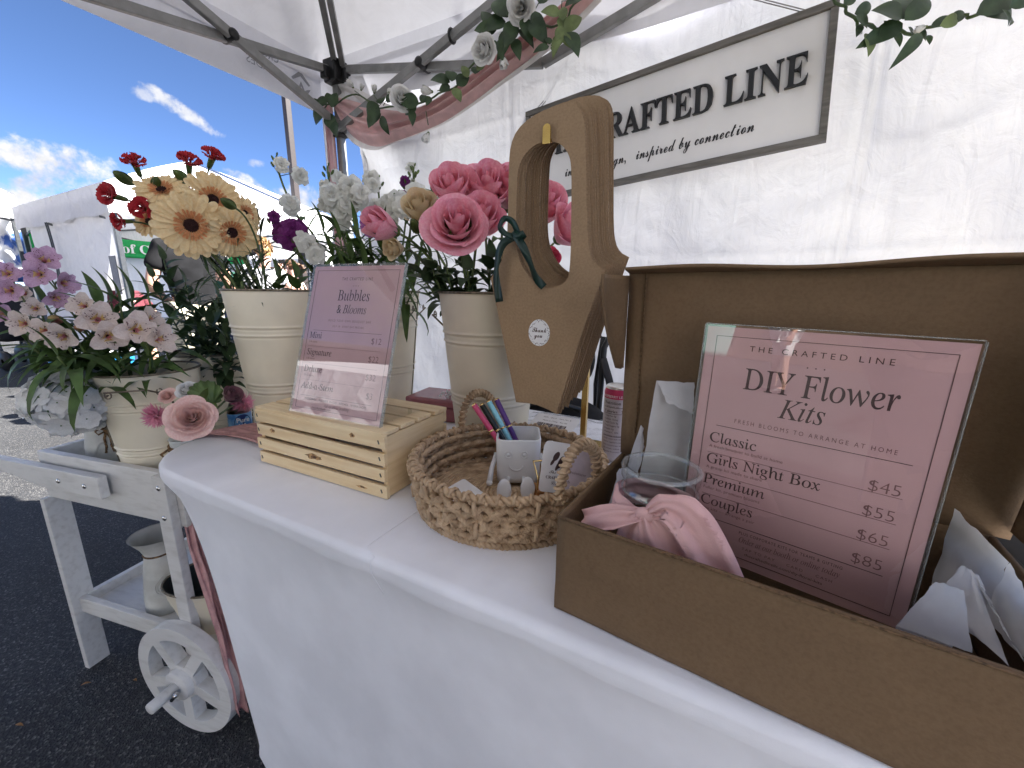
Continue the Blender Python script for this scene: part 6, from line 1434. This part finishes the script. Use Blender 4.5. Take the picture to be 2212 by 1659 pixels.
for x, y, t, d, fd, lab in ((268, 385, 1.0, 40, (.7, -1), 'green carnation bud pointing left below the highest red carnation'), (392, 382, 1.04, 40, (.6, -.6), 'green carnation bud above the upper gerberas'), (494, 440, .86, 36, (.5, -.8), 'thin green bud crossing in front of the right gerbera'), (338, 398, 1.0, 34, (1, .1), 'green carnation bud below the highest red carnation')):
    budstem(lab, B1, x, y, t, d, fd, 'carnation buds in the gerbera bucket')
# roses
LV = lambda i: [(.62, .055, .032, i*1.7), (.75, .05, .03, i*1.7+2.5), (.5, .06, .034, i*1.7+4)]
for i, (x, y, t, d, me, fd, rl, lab) in enumerate([(992, 508, .80, 116, R_PINK[0], (.55, -.05), .4, 'fully open pink rose in front facing the viewer'), (853, 500, .86, 88, R_PINK[2], (.45, -1.0), 0, 'pink rosebud leaning out to the left of the rose bucket'),
        (982, 440, .93, 96, R_PINK[1], (.85, -.1), 1, 'pink rose at the upper left of the rose bunch'), (1034, 500, .88, 98, R_PINK[3], (.75, .15), 2, 'pink rose just right of the fully open rose'), (1052, 445, .96, 104, R_PINK[1], (.85, .1), 3, 'pink rose at the top middle of the bunch'),
        (1096, 445, .98, 100, R_PINK[3], (.9, .3), 4, 'pink rose partly behind the left edge of the kraft bag'), (1208, 515, .99, 98, R_PINK[1], (.65, .75), 5, 'pink rose leaning right seen through the kraft bag handle'), (1172, 475, 1.03, 92, R_PINK[3], (.9, .2), 1.5, 'pink rose at the back seen through the kraft bag handle')]):
    flower('rose', lab, 'rose', B3, x, y, t, d, me, fd, .0034, mSTEM, 'pink roses in the cream bucket', .5, back=.35, roll=rl, leaves=LV(i), zs=1.0)
flower('rose', 'hot pink rose glimpsed low behind the kraft bag handle', 'rose', B3, 1183, 560, .98, 40, R_HOT, (.3, .5), .003, mSTEM, 'pink roses in the cream bucket', .5, back=.3, leaves=LV(2))
for x, y, t, d, fd, lab in ((916, 478, .97, 82, (.8, -.2), 'cream rose between the white stock and the pink roses'), (868, 538, .93, 52, (.1, -1), 'cream rose hidden under the left pink rosebud'), (1108, 560, .93, 54, (.2, 0), 'cream rose low beside the green ribbon')):
    flower('rose', lab, 'rose', B3, x, y, t, d, R_CRM, fd, .0032, mSTEM, 'cream roses in the rose bucket', .5, back=.35, leaves=LV(int(x)))
for x, y, t, d, fd, lab in ((897, 490, .86, 40, (.7, -.3), 'closed green rosebud above the left pink rosebud'), (938, 484, .88, 36, (.9, 0), 'closed green rosebud left of the upper pink roses')):
    budstem(lab, B3, x, y, t, d, fd, 'green rosebuds in the rose bucket')
# white and purple stock
def stock(label, tip, t, florets, me, lab_t=0, group='stock stems in the half hidden bucket', leafs=8, buds=6, bias=(0, 0), fr=1.0, seed=0):
    r = random.Random(seed); head = at(tip[0], tip[1], t); base = base_for(B2, head, .55); fdir = (V((0, 0, 1))+facing(head, 0, bias[0], .2)*.35).normalized()
    th_ = thing('stock_flower', label, 'stock flower', base, 0, group); P = stemobj(th_, base, head, fdir, .0032, mSTEM, n=20)
    for k, (x, y, d) in enumerate(florets):
        p = at(x, y, t+r.uniform(-.03, .03)); R_ = rad(d, t, x)*fr*1.12; q = min(P, key=lambda z: (z-p).length); fd = ((p-q).normalized()*.6+facing(p, .3, 0, 1.0)*.8).normalized()
        put('floret', me[k % len(me)], aim(p, fd, roll=r.uniform(0, 6)) @ M.Scale(R_, 4), th_)
        MB().tube([q, q.lerp(p, .5)+V((0, 0, .006)), p-fd*R_*.4], .0012, 5).build('flower_stalk', mSTEM, th_)
    b = MB()
    for k in range(buds):
        a = k*2.4; z = -.006*k; p = head+V((cos(a)*(.004+.0022*k), sin(a)*(.004+.0022*k), z+.004)); X = aim(p, (cos(a)*.6, sin(a)*.6, 1)); b.ball((0, 0, .004), .0042+.0006*k, 5, X, 0, (.62, .62, 1.35)); b.tube([p, P[-2-(k//4)]], .0009, 4)
    b.build('bud_tip', mSEPAL, th_); b = MB()
    for k in range(leafs):
        p = P[int(r.uniform(.30, .72)*20)]; a = r.uniform(0, 6.28); leaf(b, p, (cos(a), sin(a), r.uniform(.5, 1.8)), r.uniform(.07, .13), r.uniform(.013, .020), bend=r.uniform(.3, 1.6), fold=.25, twist_=r.uniform(-.7, .7), tipw=.8)
    b.build('leaves', mLEAF, th_)
T2 = 1.14
for i, (lab, tip, t, fl, me) in enumerate([
    ('tall white stock leaning far left against the sky', (596, 340), 1.13, [(609, 356, 34), (650, 380, 40), (626, 441, 44), (632, 452, 34)], FL_W),
    ('white stock with a tall budded tip beside the canopy leg', (707, 362), 1.15, [(731, 384, 36), (716, 420, 46), (704, 405, 34), (700, 441, 32), (738, 430, 40), (722, 445, 38)], FL_W),
    ('white stock with a dense head left of centre in the bucket', (762, 394), T2, [(757, 403, 48), (768, 432, 50), (739, 459, 46), (780, 418, 40), (750, 440, 40), (742, 478, 40)], FL_W),
    ('white stock with small green buds before the cloth wall', (816, 388), 1.18, [(800, 386, 38), (814, 455, 48), (806, 400, 30), (824, 470, 36)], FL_W),
    ('tallest white stock on the right of the bunch', (893, 362), 1.2, [(900, 424, 52), (886, 362, 26), (884, 446, 46), (915, 430, 34), (905, 450, 44), (890, 400, 26)], FL_W),
    ('white stock with crowded florets in the middle right', (858, 420), 1.16, [(838, 440, 54), (862, 436, 48), (873, 448, 46), (850, 460, 44), (826, 446, 30)], FL_W),
    ('white stock with green buds nearest the pink roses', (936, 405), 1.2, [(922, 430, 30), (944, 436, 32), (930, 450, 34)], FL_W),
    ('low white stock drooping beside the dark purple stock', (640, 520), 1.06, [(668, 530, 48), (652, 515, 34), (682, 552, 40), (690, 540, 34)], FL_W),
    ('dark purple stock hanging out at the left of the bunch', (588, 462), 1.08, [(612, 498, 44), (632, 500, 54), (626, 516, 48), (645, 492, 44), (606, 510, 36), (592, 468, 26)], FL_P),
    ('light violet stock low in the middle of the bunch', (796, 482), 1.1, [(798, 494, 34), (788, 484, 28), (806, 500, 28)], FL_L),
    ('small violet stock high beside the tallest white stock', (880, 390), 1.22, [(874, 393, 24), (868, 422, 24), (946, 415, 20), (880, 425, 20)], FL_P)]):
    stock(lab, tip, t, fl, me, seed=i+1)
# loose strap leaves and foliage in the stock and rose buckets
def foliage(label, B, tips, H=BH, m=None, L_=(.08, .13), w=(.016, .026), nl=9, group=None, r0=.0024, Rt=.115, lo=.35, droop=1.2, name='foliage_stem', sm=None, fo=.22):
    for i, (x, y, t) in enumerate(tips):
        r = random.Random(int(x*3+y)); head = at(x, y, t); base = base_for(B, head, .55, Rt, H); th_ = thing(name, label[i] if isinstance(label, (list, tuple)) else label, 'foliage', base, 0, group)
        fd = (V((0, 0, .8))+(head-base).normalized()).normalized(); P = stemobj(th_, base, head, fd, r0, sm or mSTEM, n=18); b = MB()
        for k in range(nl):
            s = lo+(1-lo)*k/nl; p = P[min(18, int(s*18))]; tg = (P[min(18, int(s*18)+1)]-P[max(0, int(s*18)-1)]).normalized(); a = k*2.4+r.uniform(-.4, .4); u = tg.orthogonal().normalized(); d = u*cos(a)+tg.cross(u)*sin(a)
            leaf(b, p, d+tg*r.uniform(.5, 1.1), r.uniform(*L_), r.uniform(*w), bend=r.uniform(.1, droop), fold=fo, twist_=r.uniform(-.5, .5), tipw=.72)
        leaf(b, P[-1], fd, L_[0], w[0]); b.build('leaves', m or mLEAF, th_)
foliage('leafy stock shoot without flowers among the white stock', B2, [(700, 500, 1.12), (735, 520, 1.1), (770, 500, 1.13), (800, 520, 1.12), (830, 510, 1.14), (720, 555, 1.08), (760, 560, 1.07), (850, 545, 1.1), (690, 545, 1.1), (790, 575, 1.08), (880, 560, 1.12), (840, 580, 1.1), (745, 590, 1.08), (900, 590, 1.12)], group='leafy shoots in the stock bucket', L_=(.08, .14), w=(.015, .024), nl=10, lo=.45, droop=1.7)
foliage('leafy rose stem below the pink blooms', B3, [(930, 560, .9), (965, 580, .88), (1010, 585, .86), (1060, 560, .9), (900, 570, .93), (1085, 590, .9), (1150, 585, 1.0), (1000, 560, .98), (950, 600, .95)], group='leafy stems in the rose bucket', m=mLEAFD, L_=(.045, .06), w=(.026, .036), nl=8, lo=.5, droop=.8)
foliage('thin dark carnation foliage in the gerbera bucket', B1, [(480, 560, 1.0), (520, 500, 1.02), (545, 560, 1.02), (565, 545, .98), (440, 570, 1.03), (600, 590, .98), (560, 480, 1.04)], group='carnation foliage in the gerbera bucket', m=mLEAFD, L_=(.07, .12), w=(.005, .009), nl=11, lo=.3, droop=1.4, r0=.0016, sm=mSTEMD)
foliage('short rounded leaf sprig at the rim of the gerbera bucket', B1, [(600, 600, .99), (640, 600, 1.0)], group='rounded leaves in the gerbera bucket', m=mLEAF, L_=(.05, .07), w=(.026, .034), nl=4, lo=.7, droop=.4)
HB5 = .300
foliage('upright dark ruscus branch behind the alstroemerias', B5, [(354, 562, 1.22), (400, 612, 1.2), (430, 660, 1.18), (470, 640, 1.2), (330, 600, 1.25)], HB5, mLEAFD, (.05, .075), (.020, .028), 22, 'ruscus branches in the cart bucket', .0024, .1, .32, .5, 'ruscus_branch', mSTEMD)
foliage('drooping dark ruscus branch beside the gerbera bucket', B5, [(455, 700, 1.12), (490, 720, 1.1), (500, 770, 1.1), (470, 680, 1.16), (440, 730, 1.12)], HB5, mLEAFD, (.055, .08), (.020, .028), 20, 'ruscus branches in the cart bucket', .0024, .1, .30, .5, 'ruscus_branch', mSTEMD)
# alstroemerias
def alst(label, blooms, leafs, seed, mesh):
    r = random.Random(seed); c = sum((at(x, y, t) for x, y, t, d, f in blooms), V((0, 0, 0)))/len(blooms); base = base_for(B4, c, .55, .1, .288); th_ = thing('alstroemeria', label, 'alstroemeria', base, 0, 'alstroemerias in the cart bucket')
    node = base.lerp(c, .74); fd = (c-base).normalized(); P = stemobj(th_, base, node, fd, .0030, mSTEM)
    for k, (x, y, t, d, f) in enumerate(blooms):
        p = at(x, y, t); R_ = rad(d, t, x)*1.30; fdir = facing(p, *f); a = p-fdir*R_*.55; MB().tube(bez(node, node+fd*.03, a-fdir*.035, a, 8), .0016, 6).build('flower_stalk', mSTEM, th_)
        put('bloom', mesh[(k+seed) % len(mesh)], aim(a, fdir, roll=r.uniform(-.6, .6)) @ M.Scale(R_*1.1, 4), th_)
    b = MB()
    for k in range(leafs):
        p = P[int(r.uniform(.5, 1)*(len(P)-1))]; a = r.uniform(0, 6.28); leaf(b, p, (cos(a), sin(a), r.uniform(.1, 1.1)), r.uniform(.07, .11), r.uniform(.016, .024), bend=r.uniform(.2, 1.0), fold=.2, twist_=r.uniform(-1.2, 1.2))
    b.build('leaves', mLEAF, th_)
alst('lilac alstroemeria reaching highest above the cart bucket', [(96, 560, .94, 74, (.55, .1)), (82, 592, .92, 72, (.1, -.3)), (140, 612, .96, 62, (-.1, .7)), (122, 645, .95, 54, (-.2, .3))], 12, 1, AL_L)
alst('lilac alstroemeria cut off by the left edge of the photo', [(14, 590, .90, 66, (.2, -.2)), (18, 628, .88, 74, (.0, -.5)), (6, 676, .9, 56, (-.3, -.4))], 9, 2, AL_L)
alst('white alstroemeria with a pink throat facing forward in the middle', [(212, 690, .90, 84, (.05, .05)), (236, 728, .88, 74, (-.15, .15)), (178, 660, .93, 62, (.3, -.5))], 12, 3, AL_W)
alst('white alstroemeria with yellow throat nearest the right rim', [(296, 712, .88, 82, (.15, .2)), (346, 732, .90, 70, (-.05, .7)), (326, 688, .96, 54, (.5, .9))], 11, 4, AL_W)
alst('white alstroemeria hanging low on the left over the hydrangea', [(134, 728, .88, 72, (-.2, -.5)), (92, 715, .88, 64, (.0, -.7))], 12, 5, AL_W)
alst('pale alstroemeria at the far left above the stroller', [(48, 700, .88, 70, (-.1, -.7)), (50, 634, .92, 52, (.3, -.6)), (75, 666, .92, 54, (.1, -.3))], 12, 6, AL_W)
b_ = [(121, 690, .93, 34, (.2, -.6), 'pink alstroemeria bud beside the white blooms'), (172, 708, .90, 30, (.1, -.3), 'pink tinged alstroemeria bud low in the middle')]
for x, y, t, d, fd, lab in b_: budstem(lab, B4, x, y, t, d, fd, 'alstroemeria buds in the cart bucket', .288, mSTEM, mat('red_bud%d' % x, (.50, .11, .13), .5, col2=(.40, .30, .12), vscale=30), Rt=.1)
foliage('arching alstroemeria leaf stem over the left rim of the cart bucket', B4, [(60, 740, .90), (125, 770, .86), (40, 710, .9), (170, 740, .90), (260, 660, .97), (320, 640, 1.0), (100, 660, .97)], .288, mLEAF, (.08, .13), (.018, .028), 9, 'alstroemeria leaf stems in the cart bucket', .0026, .1, .45, 1.9, 'foliage_stem')
foliage('broad leafed lily shoot standing behind the alstroemerias', B4, [(240, 655, 1.0), (285, 650, 1.02), (215, 660, 1.02)], .288, mLEAF, (.09, .13), (.028, .038), 9, 'lily shoots in the cart bucket', .003, .1, .5, .6, 'foliage_stem')
# hydrangea in the enamel vase
hyc = at(168, 862, .955); hy = thing('hydrangea', 'large white silk hydrangea ball in the embossed enamel vase', 'hydrangea', vc+V((0, 0, .10)), 0)
MB().tube([vc+V((0, 0, .10)), hyc], .004, 8).build('stem', mSTEM, hy)
def hyf(seed):
    b = MB(); r = random.Random(seed)
    for k in range(4):
        a = pi/2*k+r.uniform(-.1, .1)
        def fn(s, t, a=a):
            t = t*2-1; w = .62*sin(pi*min(.92, .1+s*.72)); rr = s; z = .12*s*s+.08*noise.noise(V((t*2+a, s*3, seed)))+.10*abs(t)*s; return V((rr*cos(a)-w*t*sin(a), rr*sin(a)+w*t*cos(a), z))
        b.grid(fn, 5, 6)
    b.ball((0, 0, .04), .07, 4, None, 1); return b.mesh('hydrangea_floret', [mSILKW, mLEAFL])
HYF = [hyf(1), hyf(2)]; r = random.Random(3); HR = .072
hm = MB()
for k in range(95):
    z = 1-2*(k+.5)/95; a = k*2.39996; d = V((sqrt(1-z*z)*cos(a), sqrt(1-z*z)*sin(a), z)); p = hyc+V((d.x*HR*1.12, d.y*HR*1.12, d.z*HR*.98))*r.uniform(.86, 1.1)
    put('floret', HYF[k % 2], aim(p, d+V((r.uniform(-.4, .4), r.uniform(-.4, .4), r.uniform(-.4, .4))), roll=r.uniform(0, 6)) @ M.Scale(r.uniform(.020, .027), 4), hy)
# silk flowers in the small jar
gtop = gc+V((0, 0, .125))
def silk(name, label, cat, x, y, t, d, me, fd, zs=1.0, back=.2):
    head = at(x, y, t); R_ = rad(d, t, x)*1.05; f = facing(head, *fd); th_ = thing(name, label, cat, gtop-V((0, 0, .03)), 0, 'silk flowers in the small white jar'); att = head-f*R_*back; MB().tube(bez(gtop-V((0, 0, .03)), gtop+V((0, 0, .01)), att-f*.03, att, 8), .0022, 6).build('stem', mSTEMD, th_); put('bloom', me, aim(head, f, roll=x) @ M.Diagonal(V((R_, R_, R_*zs, 1))), th_)
silk('silk_rose', 'large blush pink silk rose drooping over the table corner', 'silk flower', 417, 905, .80, 118, R_BLUSH, (.25, -.05), 1.0, -.1)
silk('silk_rose', 'white silk rose behind the large blush rose', 'silk flower', 408, 850, .88, 58, R_SILKW, (.9, -.2)); silk('silk_rose', 'mauve silk rose right of the green leaf', 'silk flower', 491, 862, .90, 64, R_MAUVE, (.5, .6)); silk('silk_rose', 'small peach silk rose left of the white silk rose', 'silk flower', 364, 858, .88, 46, R_BLUSH, (.7, -.5))
def pompon(seed, m):
    r = random.Random(seed); b = MB()
    for k in range(190):
        z = r.uniform(-.25, 1); a = r.uniform(0, 6.28); q = sqrt(max(0, 1-z*z)); d = V((q*cos(a), q*sin(a), z)); X = aim(d*.12, d, roll=a)
        vs, fs = leafpts(r.uniform(.7, .95), .13, .35, .3, 0, 4); b.add([(y, zz, x) for x, y, zz in vs], fs, 0, True, X)
    return b.mesh('pompon_petals', [m])
PM = pompon(1, mPOM)
silk('silk_pompon', 'pink silk pompon chrysanthemum left of the blush rose', 'silk flower', 338, 897, .84, 72, PM, (.1, -.5)); silk('silk_pompon', 'pink silk pompon chrysanthemum beside the water bottle', 'silk flower', 521, 868, .92, 62, PM, (.1, .5))
gl = thing('silk_leaf', 'scalloped pale green silk leaf above the blush rose', 'silk flower', gtop-V((0, 0, .03)), 0, 'silk flowers in the small white jar'); p = at(452, 862, .87); X = aim(p, facing(p, .2, .1), roll=.4); b = MB()
b.add([X @ V((0, -.012, 0))]+[X @ V((.030*(1+.07*sin(i*2.2))*cos(a), .012+.030*(1+.07*sin(i*2.2))*sin(a), .004*sin(i*1.1)+.006*cos(a)**2)) for i in range(41) for a in [-1.2+5.54*i/40]], [(0, i, i+1) for i in range(1, 41)]); MB_ = b.build('leaf_blade', mLEAFL, gl, solid=.0006)
MB().tube([gtop-V((0, 0, .03)), p], .0016, 6).build('stem', mSTEMD, gl)
b = MB(); leaf(b, at(440, 865, .86), (.3, 0, .6), .04, .016); leaf(b, at(445, 870, .86), (-.6, 0, .5), .035, .014); leaf(b, at(450, 872, .86), (.8, 0, .1), .035, .014); b.build('sepals', mSEPAL, gl)
# ================================================================ swag and garlands
def poly(P, s):
    n = len(P)-1; x = s*n; i = min(int(x), n-1); u = x-i; p0 = P[max(i-1, 0)]; p1 = P[i]; p2 = P[i+1]; p3 = P[min(i+2, n)]
    return .5*((2*p1)+(p2-p0)*u+(2*p0-5*p1+4*p2-p3)*u*u+(3*p1-p0-3*p2+p3)*u**3)
DV = 1.435
tp = [(722, 208), (768, 219), (812, 232), (868, 240), (922, 226), (968, 199), (1026, 160), (1097, 104), (1177, 42), (1262, -20)]
bt = [(726, 236), (744, 276), (772, 303), (812, 314), (856, 300), (905, 283), (962, 258), (1026, 214), (1081, 171), (1157, 114), (1232, 48), (1300, -20)]
dl = lambda P: [on_v(x, y, DV-.10*max(0, (x-720))/560) for x, y in P]
TP, BT = dl(tp), dl(bt)
sw = thing('drape', 'dusty pink and white chiffon swag tied along the canopy frame above the flowers', 'drape', TP[0])
def sf(s, t):
    a, c = poly(TP, s), poly(BT, s); p = a.lerp(c, t); ph = t*17+2.5*noise.noise(V((s*3, t*2, 1)))
    return p+V((0, -.016*sin(ph)*(.35+.65*min(1, s*5))-.012*sin(pi*t), 0))
b = MB(); b.grid(sf, 90, 34); b.build('pink_layer', mPINKCH, sw)
def sf2(s, t):
    a, c = poly(TP, s), poly(BT, s); up = (a-c).normalized(); e = max(0, 1-s*2.6)
    a2 = a+up*(.062*e+.004); c2 = c-up*(.020*(1-s*.75)+.004*sin(s*9)); return a2.lerp(c2, t)+V((0, .016-.010*sin(t*19+s*4), 0))
b = MB(); b.grid(sf2, 90, 30); b.build('white_layer', mWHITECH, sw)
x0 = LEGX-.005; b = MB(); b.grid(lambda s, t: V((x0-.052+.048*t+.012*s+.004*sin(t*19+s*2), LEGY-.030-.012*sin(t*15), 1.90-.95*s)), 30, 16); b.build('pink_tail', mPINKCH, sw)
b = MB(); b.grid(lambda s, t: V((x0-.082+.044*t+.010*s+.003*sin(t*13+s*3), LEGY-.022-.006*sin(t*11), 1.92-.95*s)), 30, 12); b.build('white_tail', mWHITECH, sw)
mSILKL = mat('silk_leaf_green', (.040, .075, .028), .5, col2=(.022, .045, .018), vscale=30, trans=.12); mSILKL2 = mat('silk_leaf_light', (.15, .20, .075), .55, var=.25, vscale=30, trans=.2)
def dpl(x, y, v): return (on_v(x, y, v)-EYE).dot(FWD)
def gleaf(b, x, y, ang, L_, w, dep, mi=0, tilt=.3):
    p = at(x, y, dep); k = dep/FPX; dr = (RGT*cos(ang)+UPV*sin(ang)); d = dr+FWD*(-tilt*.3+.2*sin(x)); nrm = -FWD+UPV*.25*sin(y)+RGT*.3*cos(x*1.3)
    leaf(b, p, d, L_*k*1.25, w*k*1.3, up=nrm, mi=mi, bend=.2+.2*abs(sin(x)), fold=.16, n=9, tipw=.8)
def garland(label, vine, dep, leaves, roses, buds, twigs=()):
    P0 = [at(x, y, d) for (x, y), d in zip(vine, dep)]; g = thing('rose_garland', label, 'garland', P0[0]); n = len(P0)
    cv = [poly(P0, i/60)+V((.004*sin(i*1.1), .004*cos(i*1.3), .004*sin(i*.8))) for i in range(61)]; b = MB(); b.tube(cv, .0032, 6)
    def dd(x): 
        for i in range(n-1):
            if vine[i][0] <= x <= vine[i+1][0]: return dep[i]+(dep[i+1]-dep[i])*(x-vine[i][0])/(vine[i+1][0]-vine[i][0])
        return dep[0] if x < vine[0][0] else dep[-1]
    for tw in twigs: b.tube([at(x, y, dd(x)-.01) for x, y in tw], .0016, 5)
    b.build('vine', mSTEMD, g); b = MB()
    for (x, y, a, L_, w, mi) in leaves: gleaf(b, x, y, radians(a), L_, w, dd(x)-.015-.01*(int(x) % 3), mi)
    b.build('leaves', [mSILKL, mSILKL2], g)
    for (x, y, d, up, sd) in roses:
        p = at(x, y, dd(x)-.03); put('white_rose', R_SILKW, aim(p, facing(p, up, sd), roll=x) @ M.Scale(rad(d, dd(x), x), 4), g)
    for (x, y, d, up, sd) in buds:
        p = at(x, y, dd(x)-.02); put('rosebud', R_BUDW, aim(p, facing(p, up, sd, .15), roll=x) @ M.Scale(rad(d, dd(x), x), 4), g)
vine = [(700, 232), (724, 222), (770, 205), (820, 232), (880, 228), (938, 210), (990, 178), (1040, 120), (1100, 70), (1150, 50), (1200, 60), (1235, 20), (1275, -20)]
dp = [dpl(x, y, DV-.045-.10*max(0, (x-720))/560) for x, y in vine]
lv = [(706, 226, 150, 30, 20, 0), (716, 232, 70, 28, 16, 0), (700, 238, 200, 24, 20, 0), (712, 244, 280, 34, 18, 0), (698, 236, 230, 28, 20, 0), (706, 250, 300, 26, 20, 0), (722, 262, 275, 26, 16, 0), (694, 224, 165, 26, 10, 0), (716, 226, 110, 24, 14, 0),
      (818, 226, 215, 30, 26, 0), (820, 240, 230, 34, 26, 0), (824, 224, 95, 16, 18, 0), (824, 250, 285, 30, 14, 0), (815, 232, 250, 30, 22, 0), (836, 222, 60, 22, 12, 0), (890, 238, 275, 26, 13, 0), (905, 224, 165, 38, 24, 0), (912, 222, 85, 24, 12, 0), (928, 208, 255, 16, 12, 0), (900, 230, 200, 26, 16, 0),
      (972, 178, 165, 34, 22, 0), (976, 176, 95, 30, 20, 0), (986, 182, 30, 26, 20, 0), (972, 186, 205, 20, 14, 0), (980, 190, 300, 26, 16, 1), (1010, 168, 110, 24, 14, 1), (1026, 160, 80, 22, 16, 0), (1030, 152, 40, 20, 12, 1),
      (1068, 70, 115, 46, 28, 0), (1072, 66, 175, 38, 26, 0), (1096, 38, 120, 48, 34, 0), (1100, 40, 60, 40, 28, 0), (1092, 46, 200, 40, 30, 0), (1112, 46, 250, 46, 26, 0), (1130, 40, 290, 44, 24, 0), (1148, 44, 300, 46, 28, 0), (1156, 24, 280, 46, 22, 0), (1100, 62, 250, 44, 24, 0), (1085, 80, 265, 40, 18, 0), (1075, 92, 190, 30, 12, 0), (1110, 84, 285, 36, 18, 0), (1092, 92, 250, 34, 14, 0), (1120, 64, 330, 36, 20, 0), (1165, 8, 70, 30, 22, 0), (1132, 14, 140, 34, 24, 0), (1094, 102, 110, 26, 12, 0),
      (1210, 32, 165, 34, 22, 1), (1212, 34, 285, 40, 22, 1), (1214, 56, 260, 30, 20, 1), (1218, 66, 35, 40, 22, 1), (1224, 70, 300, 44, 26, 0), (1216, 74, 300, 28, 14, 1), (1210, 72, 250, 42, 16, 1), (1188, 96, 110, 18, 12, 0), (1186, 100, 200, 28, 12, 0), (1192, 98, 300, 14, 10, 0), (1216, 44, 90, 26, 16, 1), (1255, -4, 200, 30, 20, 0)]
garland('silk white rose garland twisted with the pink swag along the canopy frame', vine, dp, lv, [(868, 222, 60, .5, .1), (1128, 18, 66, .15, -.1), (1054, 112, 62, .3, -.6)], [(762, 188, 24, .6, -.5), (808, 200, 22, .9, .1), (838, 205, 20, .8, .4), (932, 198, 32, .1, -1.1), (1086, 122, 34, -1.2, .2), (925, 288, 30, -.8, -.4), (780, 194, 18, 1, .3)],
        [[(766, 196), (790, 214), (820, 228)], [(808, 206), (822, 226)], [(838, 210), (828, 228)], [(945, 196), (970, 190)], [(925, 270), (920, 240)], [(1086, 108), (1094, 88), (1110, 60)], [(1212, 30), (1214, 2), (1228, 2)], [(1190, 98), (1210, 82)], [(1154, 24), (1165, 4), (1200, -5)]])
vine = [(1790, -30), (1822, 16), (1858, 52), (1913, 66), (1978, 68), (2046, 50), (2107, 30), (2160, 16), (2240, -10)]
dp = [dpl(x, y, 1.27) for x, y in vine]
lv = [(1822, 10, 50, 40, 24, 0), (1846, 30, 20, 34, 20, 0), (1850, 34, 330, 30, 22, 0), (1858, 54, 250, 20, 12, 0), (1870, 72, 285, 38, 26, 1), (1908, 68, 215, 50, 22, 0), (1920, 66, 110, 20, 12, 0), (1932, 70, 300, 26, 16, 0), (1948, 40, 150, 50, 50, 0), (1950, 42, 75, 66, 44, 0), (1954, 44, 40, 66, 32, 0), (1950, 50, 205, 56, 30, 0), (1962, 58, 315, 24, 14, 0), (1990, 72, 228, 74, 20, 0), (2010, 58, 20, 50, 18, 0), (2030, 56, 25, 56, 20, 1), (2046, 50, 30, 40, 18, 0), (2108, 32, 28, 110, 40, 0), (2112, 28, 10, 120, 34, 0), (2165, 20, 300, 30, 16, 0), (2180, 16, 30, 60, 26, 0), (1980, 66, 340, 30, 14, 0), (2004, 76, 285, 16, 10, 0), (1886, 64, 120, 18, 12, 0)]
garland('silk rose garland with large green leaves in the top right corner beside the shop sign', vine, dp, lv, [], [(2000, 58, 38, -.1, -1.2), (1860, 66, 14, -1, 0)], [[(1998, 64), (1980, 68)]])
g2 = thing('silk_leaf_spray', 'dark silk leaves poking in at the top above the shop sign', 'garland', at(1560, -10, 1.3)); b = MB()
for a_, (x, y, a, L_, w) in enumerate(((1562, -14, 215, 50, 22), (1566, -16, 255, 40, 20), (1552, -12, 190, 40, 18))): gleaf(b, x, y, radians(a), L_, w, 1.28)
b.build('leaves', mSILKL, g2); MB().tube([at(1555, -14, 1.28), at(1600, -40, 1.28)], .002, 5).build('vine', mSTEMD, g2)
